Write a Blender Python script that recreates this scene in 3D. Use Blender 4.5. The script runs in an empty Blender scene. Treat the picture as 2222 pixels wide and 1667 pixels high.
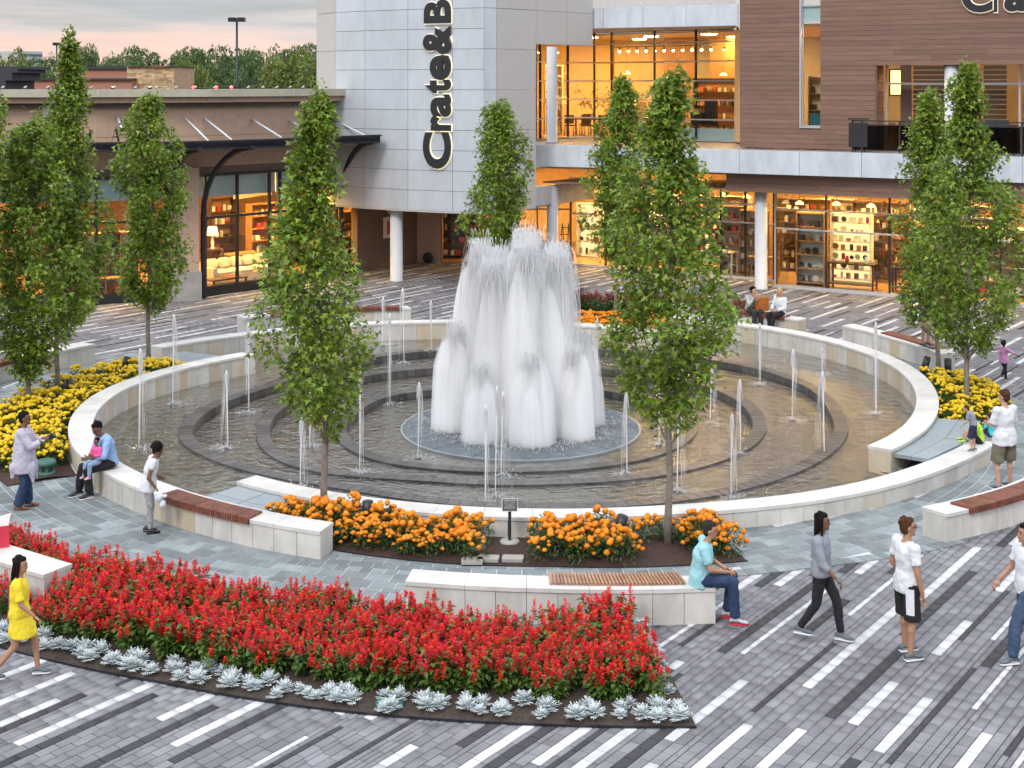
import bpy, math, random
import numpy as np
from mathutils import Vector, Matrix
R = math.radians
random.seed(7); rng = np.random.default_rng(7)
SC = bpy.context.scene; COL = SC.collection

# ------------------------------------------------------------------ camera, sky, sun, exposure
H, F, HZ = 7.4, 2900.0, 185.0          # eye height (m), focal length and horizon row of the 2222 px photograph
cd = bpy.data.cameras.new('camera'); cam = bpy.data.objects.new('camera', cd); COL.objects.link(cam)
cam.location = (0, 0, H); cam.rotation_euler = (R(90), 0, 0)
cd.sensor_width = 36; cd.lens = 36 * F / 2222; cd.shift_y = -(833.5 - HZ) / 2222
cd.clip_start = 0.1; cd.clip_end = 5000
SC.camera = cam
SUN_EL, SUN_AZ = 42, 205               # azimuth clockwise from +Y: behind the camera, a little to the left
wd = bpy.data.worlds.new('World'); SC.world = wd; wd.use_nodes = True
def build_world():
    nt = wd.node_tree; nt.nodes.clear(); N = nt.nodes.new; L = nt.links.new
    out = N('ShaderNodeOutputWorld'); bg = N('ShaderNodeBackground'); bg.inputs['Strength'].default_value = 1.0
    sky = N('ShaderNodeTexSky'); sky.sky_type = 'NISHITA'; sky.sun_disc = False
    sky.sun_elevation = R(SUN_EL); sky.sun_rotation = R(SUN_AZ)
    sm = N('ShaderNodeVectorMath'); sm.operation = 'SCALE'; sm.inputs['Scale'].default_value = 0.11; L(sky.outputs[0], sm.inputs[0])
    tc = N('ShaderNodeTexCoord'); mp = N('ShaderNodeMapping'); mp.inputs['Scale'].default_value = (1.6, 1.6, 22); L(tc.outputs['Generated'], mp.inputs[0])
    nz = N('ShaderNodeTexNoise'); nz.inputs['Scale'].default_value = 3.2; nz.inputs['Detail'].default_value = 7; nz.inputs['Roughness'].default_value = .58; L(mp.outputs[0], nz.inputs['Vector'])
    sp = N('ShaderNodeSeparateXYZ'); L(tc.outputs['Generated'], sp.inputs[0])
    a = N('ShaderNodeMath'); a.operation = 'MULTIPLY_ADD'; L(nz.outputs[0], a.inputs[0]); a.inputs[1].default_value = .07; L(sp.outputs[2], a.inputs[2])
    b = N('ShaderNodeMath'); b.operation = 'SUBTRACT'; L(a.outputs[0], b.inputs[0]); b.inputs[1].default_value = .035
    rp = N('ShaderNodeValToRGB'); L(b.outputs[0], rp.inputs[0]); el = rp.color_ramp.elements
    el[0].position = 0; el[0].color = (.98, .66, .57, 1); el[1].position = 1; el[1].color = (2.0, 2.1, 2.28, 1)
    for p, c in ((.03, (.95, .68, .60, 1)), (.042, (.70, .62, .61, 1)), (.054, (.48, .49, .51, 1)), (.1, (.58, .60, .63, 1)), (.3, (1.05, 1.1, 1.18, 1)), (.6, (1.6, 1.68, 1.82, 1))):
        e = el.new(p); e.color = c
    n2 = N('ShaderNodeTexNoise'); n2.inputs['Scale'].default_value = 5; n2.inputs['Detail'].default_value = 6; L(mp.outputs[0], n2.inputs['Vector'])
    m2 = N('ShaderNodeMapRange'); L(n2.outputs[0], m2.inputs[0]); m2.inputs[1].default_value = .3; m2.inputs[2].default_value = .75; m2.inputs[3].default_value = .9; m2.inputs[4].default_value = 1.1
    mm = N('ShaderNodeVectorMath'); mm.operation = 'SCALE'; L(rp.outputs[0], mm.inputs[0]); L(m2.outputs[0], mm.inputs['Scale'])
    mx = N('ShaderNodeMixRGB'); mx.inputs[0].default_value = .86; L(sm.outputs[0], mx.inputs[1]); L(mm.outputs[0], mx.inputs[2])
    L(mx.outputs[0], bg.inputs[0]); L(bg.outputs[0], out.inputs[0])
build_world()
sd = bpy.data.lights.new('sun', 'SUN'); sd.energy = 1.3; sd.angle = R(14); sd.color = (1, .93, .86)
sun = bpy.data.objects.new('sun', sd); COL.objects.link(sun); sun.rotation_euler = (R(90 - SUN_EL), 0, R(180 - SUN_AZ))
sun.location = (0, -20, 40)
vs = SC.view_settings; vs.view_transform = 'Standard'; vs.look = 'None'; vs.exposure = 0.18; vs.gamma = 1; vs.use_curve_mapping = False
cy = SC.cycles; cy.max_bounces = 14; cy.transparent_max_bounces = 16; cy.diffuse_bounces = 6; cy.glossy_bounces = 3; cy.caustics_reflective = False; cy.caustics_refractive = False
cy.volume_bounces = 12; cy.sample_clamp_indirect = 6; cy.use_denoising = True

# ------------------------------------------------------------------ projection helpers
def G(px, py, z=0.0):                  # photograph pixel -> point on the level plane z
    d = F * (H - z) / (py - HZ); return Vector(((px - 1111) / F * d, d, z))
def D(px, py, d):                      # photograph pixel -> point at depth d
    return Vector(((px - 1111) / F * d, d, H - (py - HZ) / F * d))
CX, CY = 0.2, 30.6                     # centre of the fountain
def PO(r, a, z=0.0): return Vector((CX + r * math.cos(R(a)), CY + r * math.sin(R(a)), z))
def interp(tab, x):
    xs = [t[0] for t in tab]; ys = [t[1] for t in tab]
    return float(np.interp(x, xs, ys))

# ------------------------------------------------------------------ mesh builder
class MB:
    def __init__(s): s.v = []; s.f = []; s.m = []
    def add(s, vs, fs, mat=0):
        o = len(s.v); s.v += [tuple(p) for p in vs]; s.f += [tuple(i + o for i in f) for f in fs]; s.m += [mat] * len(fs); return s
    def hexa(s, p, mat=0):             # 4 bottom points ccw, 4 top points
        return s.add(p, [(3, 2, 1, 0), (4, 5, 6, 7), (0, 1, 5, 4), (1, 2, 6, 5), (2, 3, 7, 6), (3, 0, 4, 7)], mat)
    def box(s, c, d, rz=0.0, mat=0, M=None):
        x, y, z = d[0] / 2, d[1] / 2, d[2] / 2
        P = [Vector(q) for q in ((-x, -y, -z), (x, -y, -z), (x, y, -z), (-x, y, -z), (-x, -y, z), (x, -y, z), (x, y, z), (-x, y, z))]
        T = Matrix.Translation(Vector(c)) @ (M.to_4x4() if M else Matrix.Rotation(rz, 4, 'Z'))
        return s.hexa([T @ q for q in P], mat)
    def prism(s, poly, z0, z1, mat=0):
        n = len(poly); vs = [(p[0], p[1], z0) for p in poly] + [(p[0], p[1], z1) for p in poly]
        fs = [tuple(range(n - 1, -1, -1)), tuple(range(n, 2 * n))] + [(i, (i + 1) % n, n + (i + 1) % n, n + i) for i in range(n)]
        return s.add(vs, fs, mat)
    def seg(s, p0, p1, z0, z1, t, off=0.0, mat=0):   # slab along a plan segment, its face at off, thickness t away from the camera side
        d = Vector((p1[0] - p0[0], p1[1] - p0[1])); d.normalize(); n = Vector((-d.y, d.x))
        a = Vector(p0[:2]) + n * off; b = Vector(p1[:2]) + n * off; c = b + n * t; e = a + n * t
        return s.hexa([(*a, z0), (*b, z0), (*c, z0), (*e, z0), (*a, z1), (*b, z1), (*c, z1), (*e, z1)], mat)
    def tube(s, pts, rad, n=8, mat=0, caps=True, ell=None):
        pts = [Vector(p) for p in pts]; k = len(pts)
        if not hasattr(rad, '__len__'): rad = [rad] * k
        vs = []; ref = None
        for i, p in enumerate(pts):
            t = (pts[min(i + 1, k - 1)] - pts[max(i - 1, 0)])
            if t.length < 1e-9: t = Vector((0, 0, 1))
            t.normalize()
            if ref is None: ref = Vector((0, 0, 1)) if abs(t.z) < .9 else Vector((1, 0, 0))
            u = t.cross(ref); u.normalize(); w = t.cross(u); w.normalize(); ref = -w if abs(t.dot(w)) < .999 else ref
            ref = u.cross(t)
            for j in range(n):
                a = 2 * math.pi * j / n; vs.append(p + (u * math.cos(a) + ref * math.sin(a)) * rad[i])
        fs = []
        for i in range(k - 1):
            for j in range(n):
                q = (j + 1) % n; fs.append((i * n + j, i * n + q, (i + 1) * n + q, (i + 1) * n + j))
        if caps: fs += [tuple(range(n - 1, -1, -1)), tuple(range((k - 1) * n, k * n))]
        return s.add(vs, fs, mat)
    def lathe(s, prof, c=(0, 0, 0), n=16, mat=0):
        vs = []; k = len(prof)
        for r, z in prof:
            for j in range(n):
                a = 2 * math.pi * j / n; vs.append((c[0] + r * math.cos(a), c[1] + r * math.sin(a), c[2] + z))
        fs = [(i * n + j, i * n + (j + 1) % n, (i + 1) * n + (j + 1) % n, (i + 1) * n + j) for i in range(k - 1) for j in range(n)]
        fs += [tuple(range(n - 1, -1, -1)), tuple(range((k - 1) * n, k * n))]
        return s.add(vs, fs, mat)
    def ball(s, c, r, M=None, nu=10, nv=7, mat=0):
        r = Vector(r if hasattr(r, '__len__') else (r, r, r)); vs = [Vector((0, 0, -1))]
        for i in range(1, nv):
            b = -math.pi / 2 + math.pi * i / nv
            for j in range(nu):
                a = 2 * math.pi * j / nu; vs.append(Vector((math.cos(b) * math.cos(a), math.cos(b) * math.sin(a), math.sin(b))))
        vs.append(Vector((0, 0, 1)))
        T = Matrix.Translation(Vector(c)) @ (M.to_4x4() if M else Matrix.Identity(4))
        vs = [T @ Vector((p.x * r.x, p.y * r.y, p.z * r.z)) for p in vs]; fs = []
        for j in range(nu): fs.append((0, 1 + (j + 1) % nu, 1 + j))
        for i in range(nv - 2):
            for j in range(nu):
                q = (j + 1) % nu; fs.append((1 + i * nu + j, 1 + i * nu + q, 1 + (i + 1) * nu + q, 1 + (i + 1) * nu + j))
        t = len(vs) - 1; o = 1 + (nv - 2) * nu
        for j in range(nu): fs.append((o + j, o + (j + 1) % nu, t))
        return s.add(vs, fs, mat)
    def cap(s, p0, p1, r0, r1, n=10, mat=0):          # tapered capsule
        p0 = Vector(p0); p1 = Vector(p1); d = p1 - p0; l = d.length
        if l < 1e-6: return s.ball(p0, max(r0, r1))
        d /= l; pts = []; rr = []
        for a in (85, 60, 30): pts.append(p0 - d * r0 * math.sin(R(a))); rr.append(r0 * math.cos(R(a)))
        pts += [p0, p1]; rr += [r0, r1]
        for a in (30, 60, 85): pts.append(p1 + d * r1 * math.sin(R(a))); rr.append(r1 * math.cos(R(a)))
        return s.tube(pts, rr, n, mat)
    def loft(s, rings, n=14, mat=0):                  # rings: (center, rx, ry, right, fwd)
        vs = []; k = len(rings)
        for c, rx, ry, u, w in rings:
            for j in range(n):
                a = 2 * math.pi * j / n; vs.append(Vector(c) + Vector(u) * (rx * math.cos(a)) + Vector(w) * (ry * math.sin(a)))
        fs = [(i * n + j, i * n + (j + 1) % n, (i + 1) * n + (j + 1) % n, (i + 1) * n + j) for i in range(k - 1) for j in range(n)]
        fs += [tuple(range(n - 1, -1, -1)), tuple(range((k - 1) * n, k * n))]
        return s.add(vs, fs, mat)
    def mesh(s, name, mats, smooth=False):
        me = bpy.data.meshes.new(name); me.from_pydata(s.v, [], s.f)
        for m in (mats if isinstance(mats, (list, tuple)) else [mats]): me.materials.append(m)
        if any(s.m): me.polygons.foreach_set('material_index', s.m)
        if smooth: me.polygons.foreach_set('use_smooth', [True] * len(me.polygons))
        me.update(); return me
    def build(s, name, mats, parent=None, smooth=False, loc=None, rz=0):
        return ob(name, s.mesh(name, mats, smooth), parent, loc, rz)

def ob(name, me, parent=None, loc=None, rz=0):
    o = bpy.data.objects.new(name, me); COL.objects.link(o)
    if loc is not None: o.location = loc
    if rz: o.rotation_euler = (0, 0, rz)
    if parent is not None: o.parent = parent
    return o
def tag(o, label=None, cat=None, group=None, kind=None):
    if label: o['label'] = label
    if cat: o['category'] = cat
    if group: o['group'] = group
    if kind: o['kind'] = kind
    return o
def empty(name, loc=(0, 0, 0), rz=0, label=None, cat=None, group=None):
    o = ob(name, None, None, loc, rz); return tag(o, label, cat, group)
def npmesh(name, V, LV, FS, mats, mi=None, smooth=False):   # vertices, flat loop indices, polygon sizes
    me = bpy.data.meshes.new(name); me.vertices.add(len(V)); me.vertices.foreach_set('co', np.asarray(V, np.float32).ravel())
    me.loops.add(len(LV)); me.loops.foreach_set('vertex_index', np.asarray(LV, np.int32))
    FS = np.asarray(FS, np.int32); st = np.concatenate([[0], np.cumsum(FS)[:-1]]).astype(np.int32)
    me.polygons.add(len(FS)); me.polygons.foreach_set('loop_start', st); me.polygons.foreach_set('loop_total', FS)
    for m in (mats if isinstance(mats, (list, tuple)) else [mats]): me.materials.append(m)
    if mi is not None: me.polygons.foreach_set('material_index', np.asarray(mi, np.int32))
    if smooth: me.polygons.foreach_set('use_smooth', np.ones(len(FS), bool))
    me.update(calc_edges=True); return me

# ------------------------------------------------------------------ materials
def M(name, col, rough=.6, var=.12, scale=6.0, bump=0.0, bscale=40.0, island=0.0, metal=0.0, trans=0.0, spec=.5, col2=None, stretch=None, emit=None, es=0.0, world=False, dirt=0.0, dscale=.7):
    m = bpy.data.materials.new(name); m.use_nodes = True; nt = m.node_tree; N = nt.nodes.new; L = nt.links.new
    b = nt.nodes['Principled BSDF']; b.inputs['Roughness'].default_value = rough; b.inputs['Metallic'].default_value = metal
    b.inputs['Specular IOR Level'].default_value = spec
    tc = N('ShaderNodeTexCoord'); mp = N('ShaderNodeMapping'); L(tc.outputs['Object'], mp.inputs[0])
    if world:
        ge = N('ShaderNodeNewGeometry'); L(ge.outputs['Position'], mp.inputs[0])
    if stretch: mp.inputs['Scale'].default_value = stretch
    nz = N('ShaderNodeTexNoise'); nz.inputs['Scale'].default_value = scale; nz.inputs['Detail'].default_value = 6; nz.inputs['Roughness'].default_value = .6; L(mp.outputs[0], nz.inputs['Vector'])
    mr = N('ShaderNodeMapRange'); mr.inputs[1].default_value = .3; mr.inputs[2].default_value = .7; L(nz.outputs[0], mr.inputs[0])
    mx = N('ShaderNodeMixRGB'); L(mr.outputs[0], mx.inputs[0])
    c = col; c2 = col2 if col2 else [min(1, v * (1 + var)) for v in c]
    mx.inputs[1].default_value = (*[v * (1 - var) for v in c], 1) if not col2 else (*c, 1); mx.inputs[2].default_value = (*c2[:3], 1)
    last = mx.outputs[0]
    if dirt:
        gd = N('ShaderNodeNewGeometry'); md = N('ShaderNodeMapping'); md.inputs['Scale'].default_value = (1, 1, .4); L(gd.outputs['Position'], md.inputs[0]); nd = N('ShaderNodeTexNoise'); nd.inputs['Scale'].default_value = dscale; nd.inputs['Detail'].default_value = 9; nd.inputs['Roughness'].default_value = .68; L(md.outputs[0], nd.inputs['Vector'])
        rd_ = N('ShaderNodeMapRange'); rd_.inputs[1].default_value = .34; rd_.inputs[2].default_value = .6; rd_.inputs[3].default_value = 1 - dirt; rd_.inputs[4].default_value = 1.04; L(nd.outputs[0], rd_.inputs[0]); hd_ = N('ShaderNodeHueSaturation'); L(last, hd_.inputs['Color']); L(rd_.outputs[0], hd_.inputs['Value']); last = hd_.outputs[0]
    if island:
        ge2 = N('ShaderNodeNewGeometry'); oi = N('ShaderNodeObjectInfo'); ad = N('ShaderNodeMath'); ad.operation = 'ADD'; L(ge2.outputs['Random Per Island'], ad.inputs[0]); L(oi.outputs['Random'], ad.inputs[1])
        fr = N('ShaderNodeMath'); fr.operation = 'FRACT'; L(ad.outputs[0], fr.inputs[0])
        m3 = N('ShaderNodeMapRange'); L(fr.outputs[0], m3.inputs[0]); m3.inputs[3].default_value = 1 - island; m3.inputs[4].default_value = 1 + island
        hv = N('ShaderNodeHueSaturation'); L(last, hv.inputs['Color']); L(m3.outputs[0], hv.inputs['Value'])
        f2 = N('ShaderNodeMath'); f2.operation = 'MULTIPLY_ADD'; L(fr.outputs[0], f2.inputs[0]); f2.inputs[1].default_value = 17.3; f2.inputs[2].default_value = .2
        f3 = N('ShaderNodeMath'); f3.operation = 'FRACT'; L(f2.outputs[0], f3.inputs[0]); m4 = N('ShaderNodeMapRange'); L(f3.outputs[0], m4.inputs[0]); m4.inputs[3].default_value = .5 - island * .06; m4.inputs[4].default_value = .5 + island * .06
        L(m4.outputs[0], hv.inputs['Hue']); last = hv.outputs[0]
    L(last, b.inputs['Base Color'])
    if bump:
        nb = N('ShaderNodeTexNoise'); nb.inputs['Scale'].default_value = bscale; nb.inputs['Detail'].default_value = 4; L(mp.outputs[0], nb.inputs['Vector'])
        bp = N('ShaderNodeBump'); bp.inputs['Strength'].default_value = bump; bp.inputs['Distance'].default_value = .02; L(nb.outputs[0], bp.inputs['Height']); L(bp.outputs[0], b.inputs['Normal'])
    if emit: b.inputs['Emission Color'].default_value = (*emit, 1); b.inputs['Emission Strength'].default_value = es
    if trans:
        tr = N('ShaderNodeBsdfTranslucent'); L(last, tr.inputs[0]); ms = N('ShaderNodeMixShader'); ms.inputs[0].default_value = trans
        L(b.outputs[0], ms.inputs[1]); L(tr.outputs[0], ms.inputs[2]); L(ms.outputs[0], nt.nodes['Material Output'].inputs[0])
    return m
def glass(name, tint=(.93, .96, .95), ior=1.5, rough=.0, add=0.0):
    m = bpy.data.materials.new(name); m.use_nodes = True; nt = m.node_tree; nt.nodes.clear(); N = nt.nodes.new; L = nt.links.new
    o = N('ShaderNodeOutputMaterial'); t = N('ShaderNodeBsdfTransparent'); t.inputs[0].default_value = (*tint, 1)
    g = N('ShaderNodeBsdfGlossy'); g.inputs['Roughness'].default_value = rough; fr = N('ShaderNodeFresnel'); fr.inputs[0].default_value = ior
    a = N('ShaderNodeMath'); a.operation = 'MULTIPLY_ADD'; L(fr.outputs[0], a.inputs[0]); a.inputs[1].default_value = 1.5; a.inputs[2].default_value = add
    gb = N('ShaderNodeNewGeometry'); iv = N('ShaderNodeMath'); iv.operation = 'SUBTRACT'; iv.inputs[0].default_value = 1; L(gb.outputs['Backfacing'], iv.inputs[1]); a2 = N('ShaderNodeMath'); a2.operation = 'MULTIPLY'; L(a.outputs[0], a2.inputs[0]); L(iv.outputs[0], a2.inputs[1])
    x = N('ShaderNodeMixShader'); L(a2.outputs[0], x.inputs[0]); L(t.outputs[0], x.inputs[1]); L(g.outputs[0], x.inputs[2]); L(x.outputs[0], o.inputs[0]); return m

mPaveG = M('paver_grey', (.213, .209, .225), .8, .16, 3, .25, 180, .16, world=True, dirt=.28)
mPaveD = M('paver_charcoal', (.042, .042, .046), .75, .2, 3, .25, 180, .12, world=True)
mPaveW = M('paver_white', (.60, .595, .61), .7, .05, 3, .15, 180, .06, world=True, dirt=.22, dscale=1.4)
mJoint = M('joint_sand', (.055, .05, .05), .9, .2, 20)
mSlate = M('slate_paver', (.215, .245, .252), .6, .15, 2.5, .2, 90, .3, world=True, dirt=.2)
mSlateJ = M('pale_joint', (.52, .54, .55), .9, .1, 10)
mLime = M('limestone', (.60, .575, .53), .7, .10, 2.2, .15, 60, .08, world=True, dirt=.22, dscale=1.6)
mLimeW = M('weathered_limestone', (.58, .54, .47), .7, .0, 1.6, .15, 60, .05, col2=(.50, .39, .25), stretch=(1, 1, .35), world=True)
mCope = M('coping_stone', (.62, .60, .57), .65, .06, 3, .12, 80, .05, world=True, dirt=.13, dscale=2.0)
mCore = M('wall_core', (.16, .14, .12), .9)
mIpe = M('ipe_wood', (.20, .07, .042), .5, .35, 5, .3, 60, .25, stretch=(1, 1, 6))
mTeak = M('teak_wood', (.36, .19, .11), .5, .25, 5, .3, 60, .2)
mSoil = M('mulch', (.055, .028, .02), .95, .5, 30, 1.0, 60, world=True)
mSoilD = M('dark_soil', (.06, .042, .032), .95, .5, 25, 1.0, 70, world=True)
mBark = M('bark', (.21, .18, .15), .9, .4, 14, .8, 45, stretch=(1, 1, .4))
mLeaf = M('maple_leaf', (.20, .292, .032), .42, .25, 1.2, island=.5, trans=.35, world=True)
mLeaf2 = M('far_leaf', (.085, .145, .04), .6, .3, .5, island=.4, trans=.2, world=True)
mLeaf3 = M('yellowish_leaf', (.17, .21, .04), .6, .3, .5, island=.4, trans=.25, world=True)
mGreen = M('salvia_leaf', (.095, .17, .03), .5, .3, 9, island=.4, trans=.2, world=True)
mRed = M('salvia_flower', (.66, .012, .010), .6, .25, 20, island=.35, trans=.1, spec=.2, world=True)
mSilver = M('dusty_miller_leaf', (.62, .68, .69), .7, .1, 20, island=.15, trans=.1)
mMgreen = M('marigold_leaf', (.055, .115, .025), .55, .3, 10, island=.4, trans=.2, world=True)
mYel = M('yellow_flower', (.86, .60, .015), .6, .12, 40, .8, 120, .1, trans=.1)
mOra = M('orange_flower', (.86, .30, .008), .6, .15, 40, .8, 120, .14, trans=.1)
mCrim = M('crimson_flower', (.33, .01, .035), .5, .25, 20, island=.3, trans=.2)
mBlackM = M('black_metal', (.018, .018, .02), .45, .2, 10)
mDarkSteel = M('dark_steel', (.03, .032, .042), .4, .2, 8, metal=.4)
mWhiteM = M('white_paint', (.62, .64, .66), .45, .05, 8)
mAlu = M('silver_panel', (.54, .585, .63), .42, .05, .9, island=.03, metal=.12, stretch=(1, 1, .3), dirt=.08, dscale=1.2)
mAluF = M('white_fascia', (.60, .65, .71), .4, .06, 1.6, island=.03, metal=.1, stretch=(1, 1, .25), dirt=.14, dscale=2.5)
mAluM = M('aluminium_mullion', (.55, .55, .57), .35, .05, 8, metal=.3)
mStucco = M('stucco', (.50, .48, .46), .9, .05, 9, .35, 160, .02, world=True)
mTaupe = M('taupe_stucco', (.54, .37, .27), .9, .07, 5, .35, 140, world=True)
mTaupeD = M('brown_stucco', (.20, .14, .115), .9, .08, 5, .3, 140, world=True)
mGreenTrim = M('sage_cornice', (.47, .44, .34), .7, .1, 4, world=True)
mWood = M('brown_cladding', (.215, .122, .088), .6, .16, 3.0, .12, 30, .12, stretch=(.4, .4, 5), world=True)
mConc = M('concrete', (.36, .34, .31), .85, .15, 3, .3, 60, world=True)
mColumn = M('column_paint', (.62, .64, .67), .5, .03, 4)
mGlass = glass('clear_glass')
mFrostSky = M('film_and_sky_tint', (.52, .66, .68), .5, .03, 4)  # frosted film, also the painted sky reflection in shop and balcony glass
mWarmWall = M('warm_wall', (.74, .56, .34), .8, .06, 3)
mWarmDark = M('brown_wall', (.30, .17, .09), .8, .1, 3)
mFloorW = M('oak_floor', (.42, .24, .10), .35, .2, 5, stretch=(1, 6, 1))
mCeil = M('ceiling_paint', (.66, .58, .46), .9, .03, 3)
mDarkWood = M('dark_wood', (.07, .035, .02), .45, .3, 8)
mMidWood = M('honey_wood', (.40, .21, .08), .45, .25, 8)
mCream = M('cream_fabric', (.78, .70, .55), .9, .06, 12, .3, 80)
mWhiteCer = M('white_ceramic', (.80, .77, .70), .3, .03, 8)
mRedCer = M('red_ceramic', (.45, .05, .03), .35, .2, 12)
mTealF = M('teal_fabric', (.03, .16, .19), .8, .1, 12)
mGreyF = M('charcoal_fabric', (.05, .05, .055), .9, .1, 12)
mLampS = M('lamp_shade', (.9, .75, .5), .8, .0, 8, emit=(1, .62, .22), es=3.0)
mBulb = M('lamp_panel', (.9, .8, .6), .8, .0, 8, emit=(1, .57, .16), es=230.0)
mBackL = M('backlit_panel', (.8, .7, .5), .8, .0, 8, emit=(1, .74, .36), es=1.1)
mSpot = M('spot_bulb', (.9, .8, .6), .8, .0, 8, emit=(1, .72, .36), es=30.0)
mBrick = M('terracotta_stucco', (.42, .20, .135), .9, .06, 4, world=True)
mStoneV = M('ledge_stone', (.55, .38, .22), .9, .2, 3, .5, 30, .3, world=True)
mAsph = M('asphalt', (.06, .06, .062), .9, .2, 4, .2, 60, world=True)
mGrassF = M('far_grass', (.05, .09, .025), .9, .3, .2, world=True)
mSignW = M('sign_white', (.75, .75, .75), .5, .02, 8)
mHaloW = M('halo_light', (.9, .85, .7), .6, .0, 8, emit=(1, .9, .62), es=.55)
mUtil = M('utility_green', (.05, .13, .10), .6, .15, 8)
mRedLamp = M('red_lamp', (.6, .02, .02), .4, .0, 8, emit=(1, .04, .03), es=9.0)
mWater = None
# ------------------------------------------------------------------ plan of the fountain and the beds (polar, degrees ccw)
ARC = [
    ([(150, 8.35), (153, 8.5), (168, 9.08), (178, 9.5), (186, 9.67), (193, 9.76), (202, 9.86), (212, 9.96), (221, 10.01), (229, 10.05), (238, 10.14), (247, 10.24), (252, 10.31)], .45),
    ([(233, 8.5), (250, 8.6), (265, 8.74), (278, 8.85), (287, 8.94), (293, 9.06), (298, 9.2), (305, 9.4), (313, 9.58), (324, 9.83), (330, 10.04), (336, 10.28)], .34),
    ([(324, 8.70), (334, 8.88), (347, 9.12), (354, 9.30), (364, 9.6), (372, 9.92), (384, 10.32), (392, 10.55), (399, 10.68), (412, 10.8), (426, 10.9)], .45),
    ([(418, 8.4), (436, 8.62), (450, 8.9), (463, 9.28), (475, 9.68), (497, 10.43), (507, 10.85), (513, 11.1)], .45)]
WT = .48
def smooth(tab):
    xs = np.array([t[0] for t in tab], float); ys = np.array([t[1] for t in tab], float)
    g = np.linspace(xs[0], xs[-1], 200); y = np.interp(g, xs, ys); k = 15
    yp = np.concatenate([2 * y[0] - y[k:0:-1], y, 2 * y[-1] - y[-2:-k - 2:-1]]); ys2 = np.convolve(yp, np.ones(2 * k + 1) / (2 * k + 1), 'valid')
    return list(zip(g, ys2))
ARC = [(smooth(t), h) for t, h in ARC]
def rhole(a):
    a = a % 360
    if a < 150: a += 360
    i = 0 if a < 233 else 1 if a < 324 else 2 if a < 418 else 3
    return interp(ARC[i][0], a) - .24
PROM = [(-60, 11.15), (-53, 11.35), (-30, 11.35), (0, 11.6), (19, 11.6), (40, 12.1), (60, 12.3), (76, 11.7), (107, 11.3), (130, 12.2), (148, 12.5), (154, 12.9), (170, 13.0), (190, 13.4), (210, 13.2), (225, 12.8), (237, 12.35), (250, 12.2), (262, 12.2), (279, 12.1), (281, 10.95), (287, 10.85), (294, 10.95), (300, 11.15)]
def rprom(a):
    a = a % 360
    if a > 300: a -= 360
    return interp(PROM, a)

# ------------------------------------------------------------------ ground with the basin cut out
def ring_mesh(name, r0, r1, z, mat, n=360, z1=None, parent=None):
    V = []; LV = []
    for i in range(n):
        a = 360 * i / n; V.append(PO(r0(a), a, z)); V.append(PO(r1(a), a, z if z1 is None else z1))
    for i in range(n):
        j = (i + 1) % n; LV += [2 * i, 2 * i + 1, 2 * j + 1, 2 * j]
    return ob(name, npmesh(name, V, LV, [4] * n, mat), parent)
tag(ring_mesh('ground', rhole, lambda a: 30, -.012, mJoint), kind='structure')
tag(ring_mesh('terrain', lambda a: 29.9, lambda a: 2500, -.04, mAsph, 96), kind='structure')
prom = tag(ring_mesh('promenade', rhole, rprom, .004, mSlateJ), kind='structure')

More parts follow.
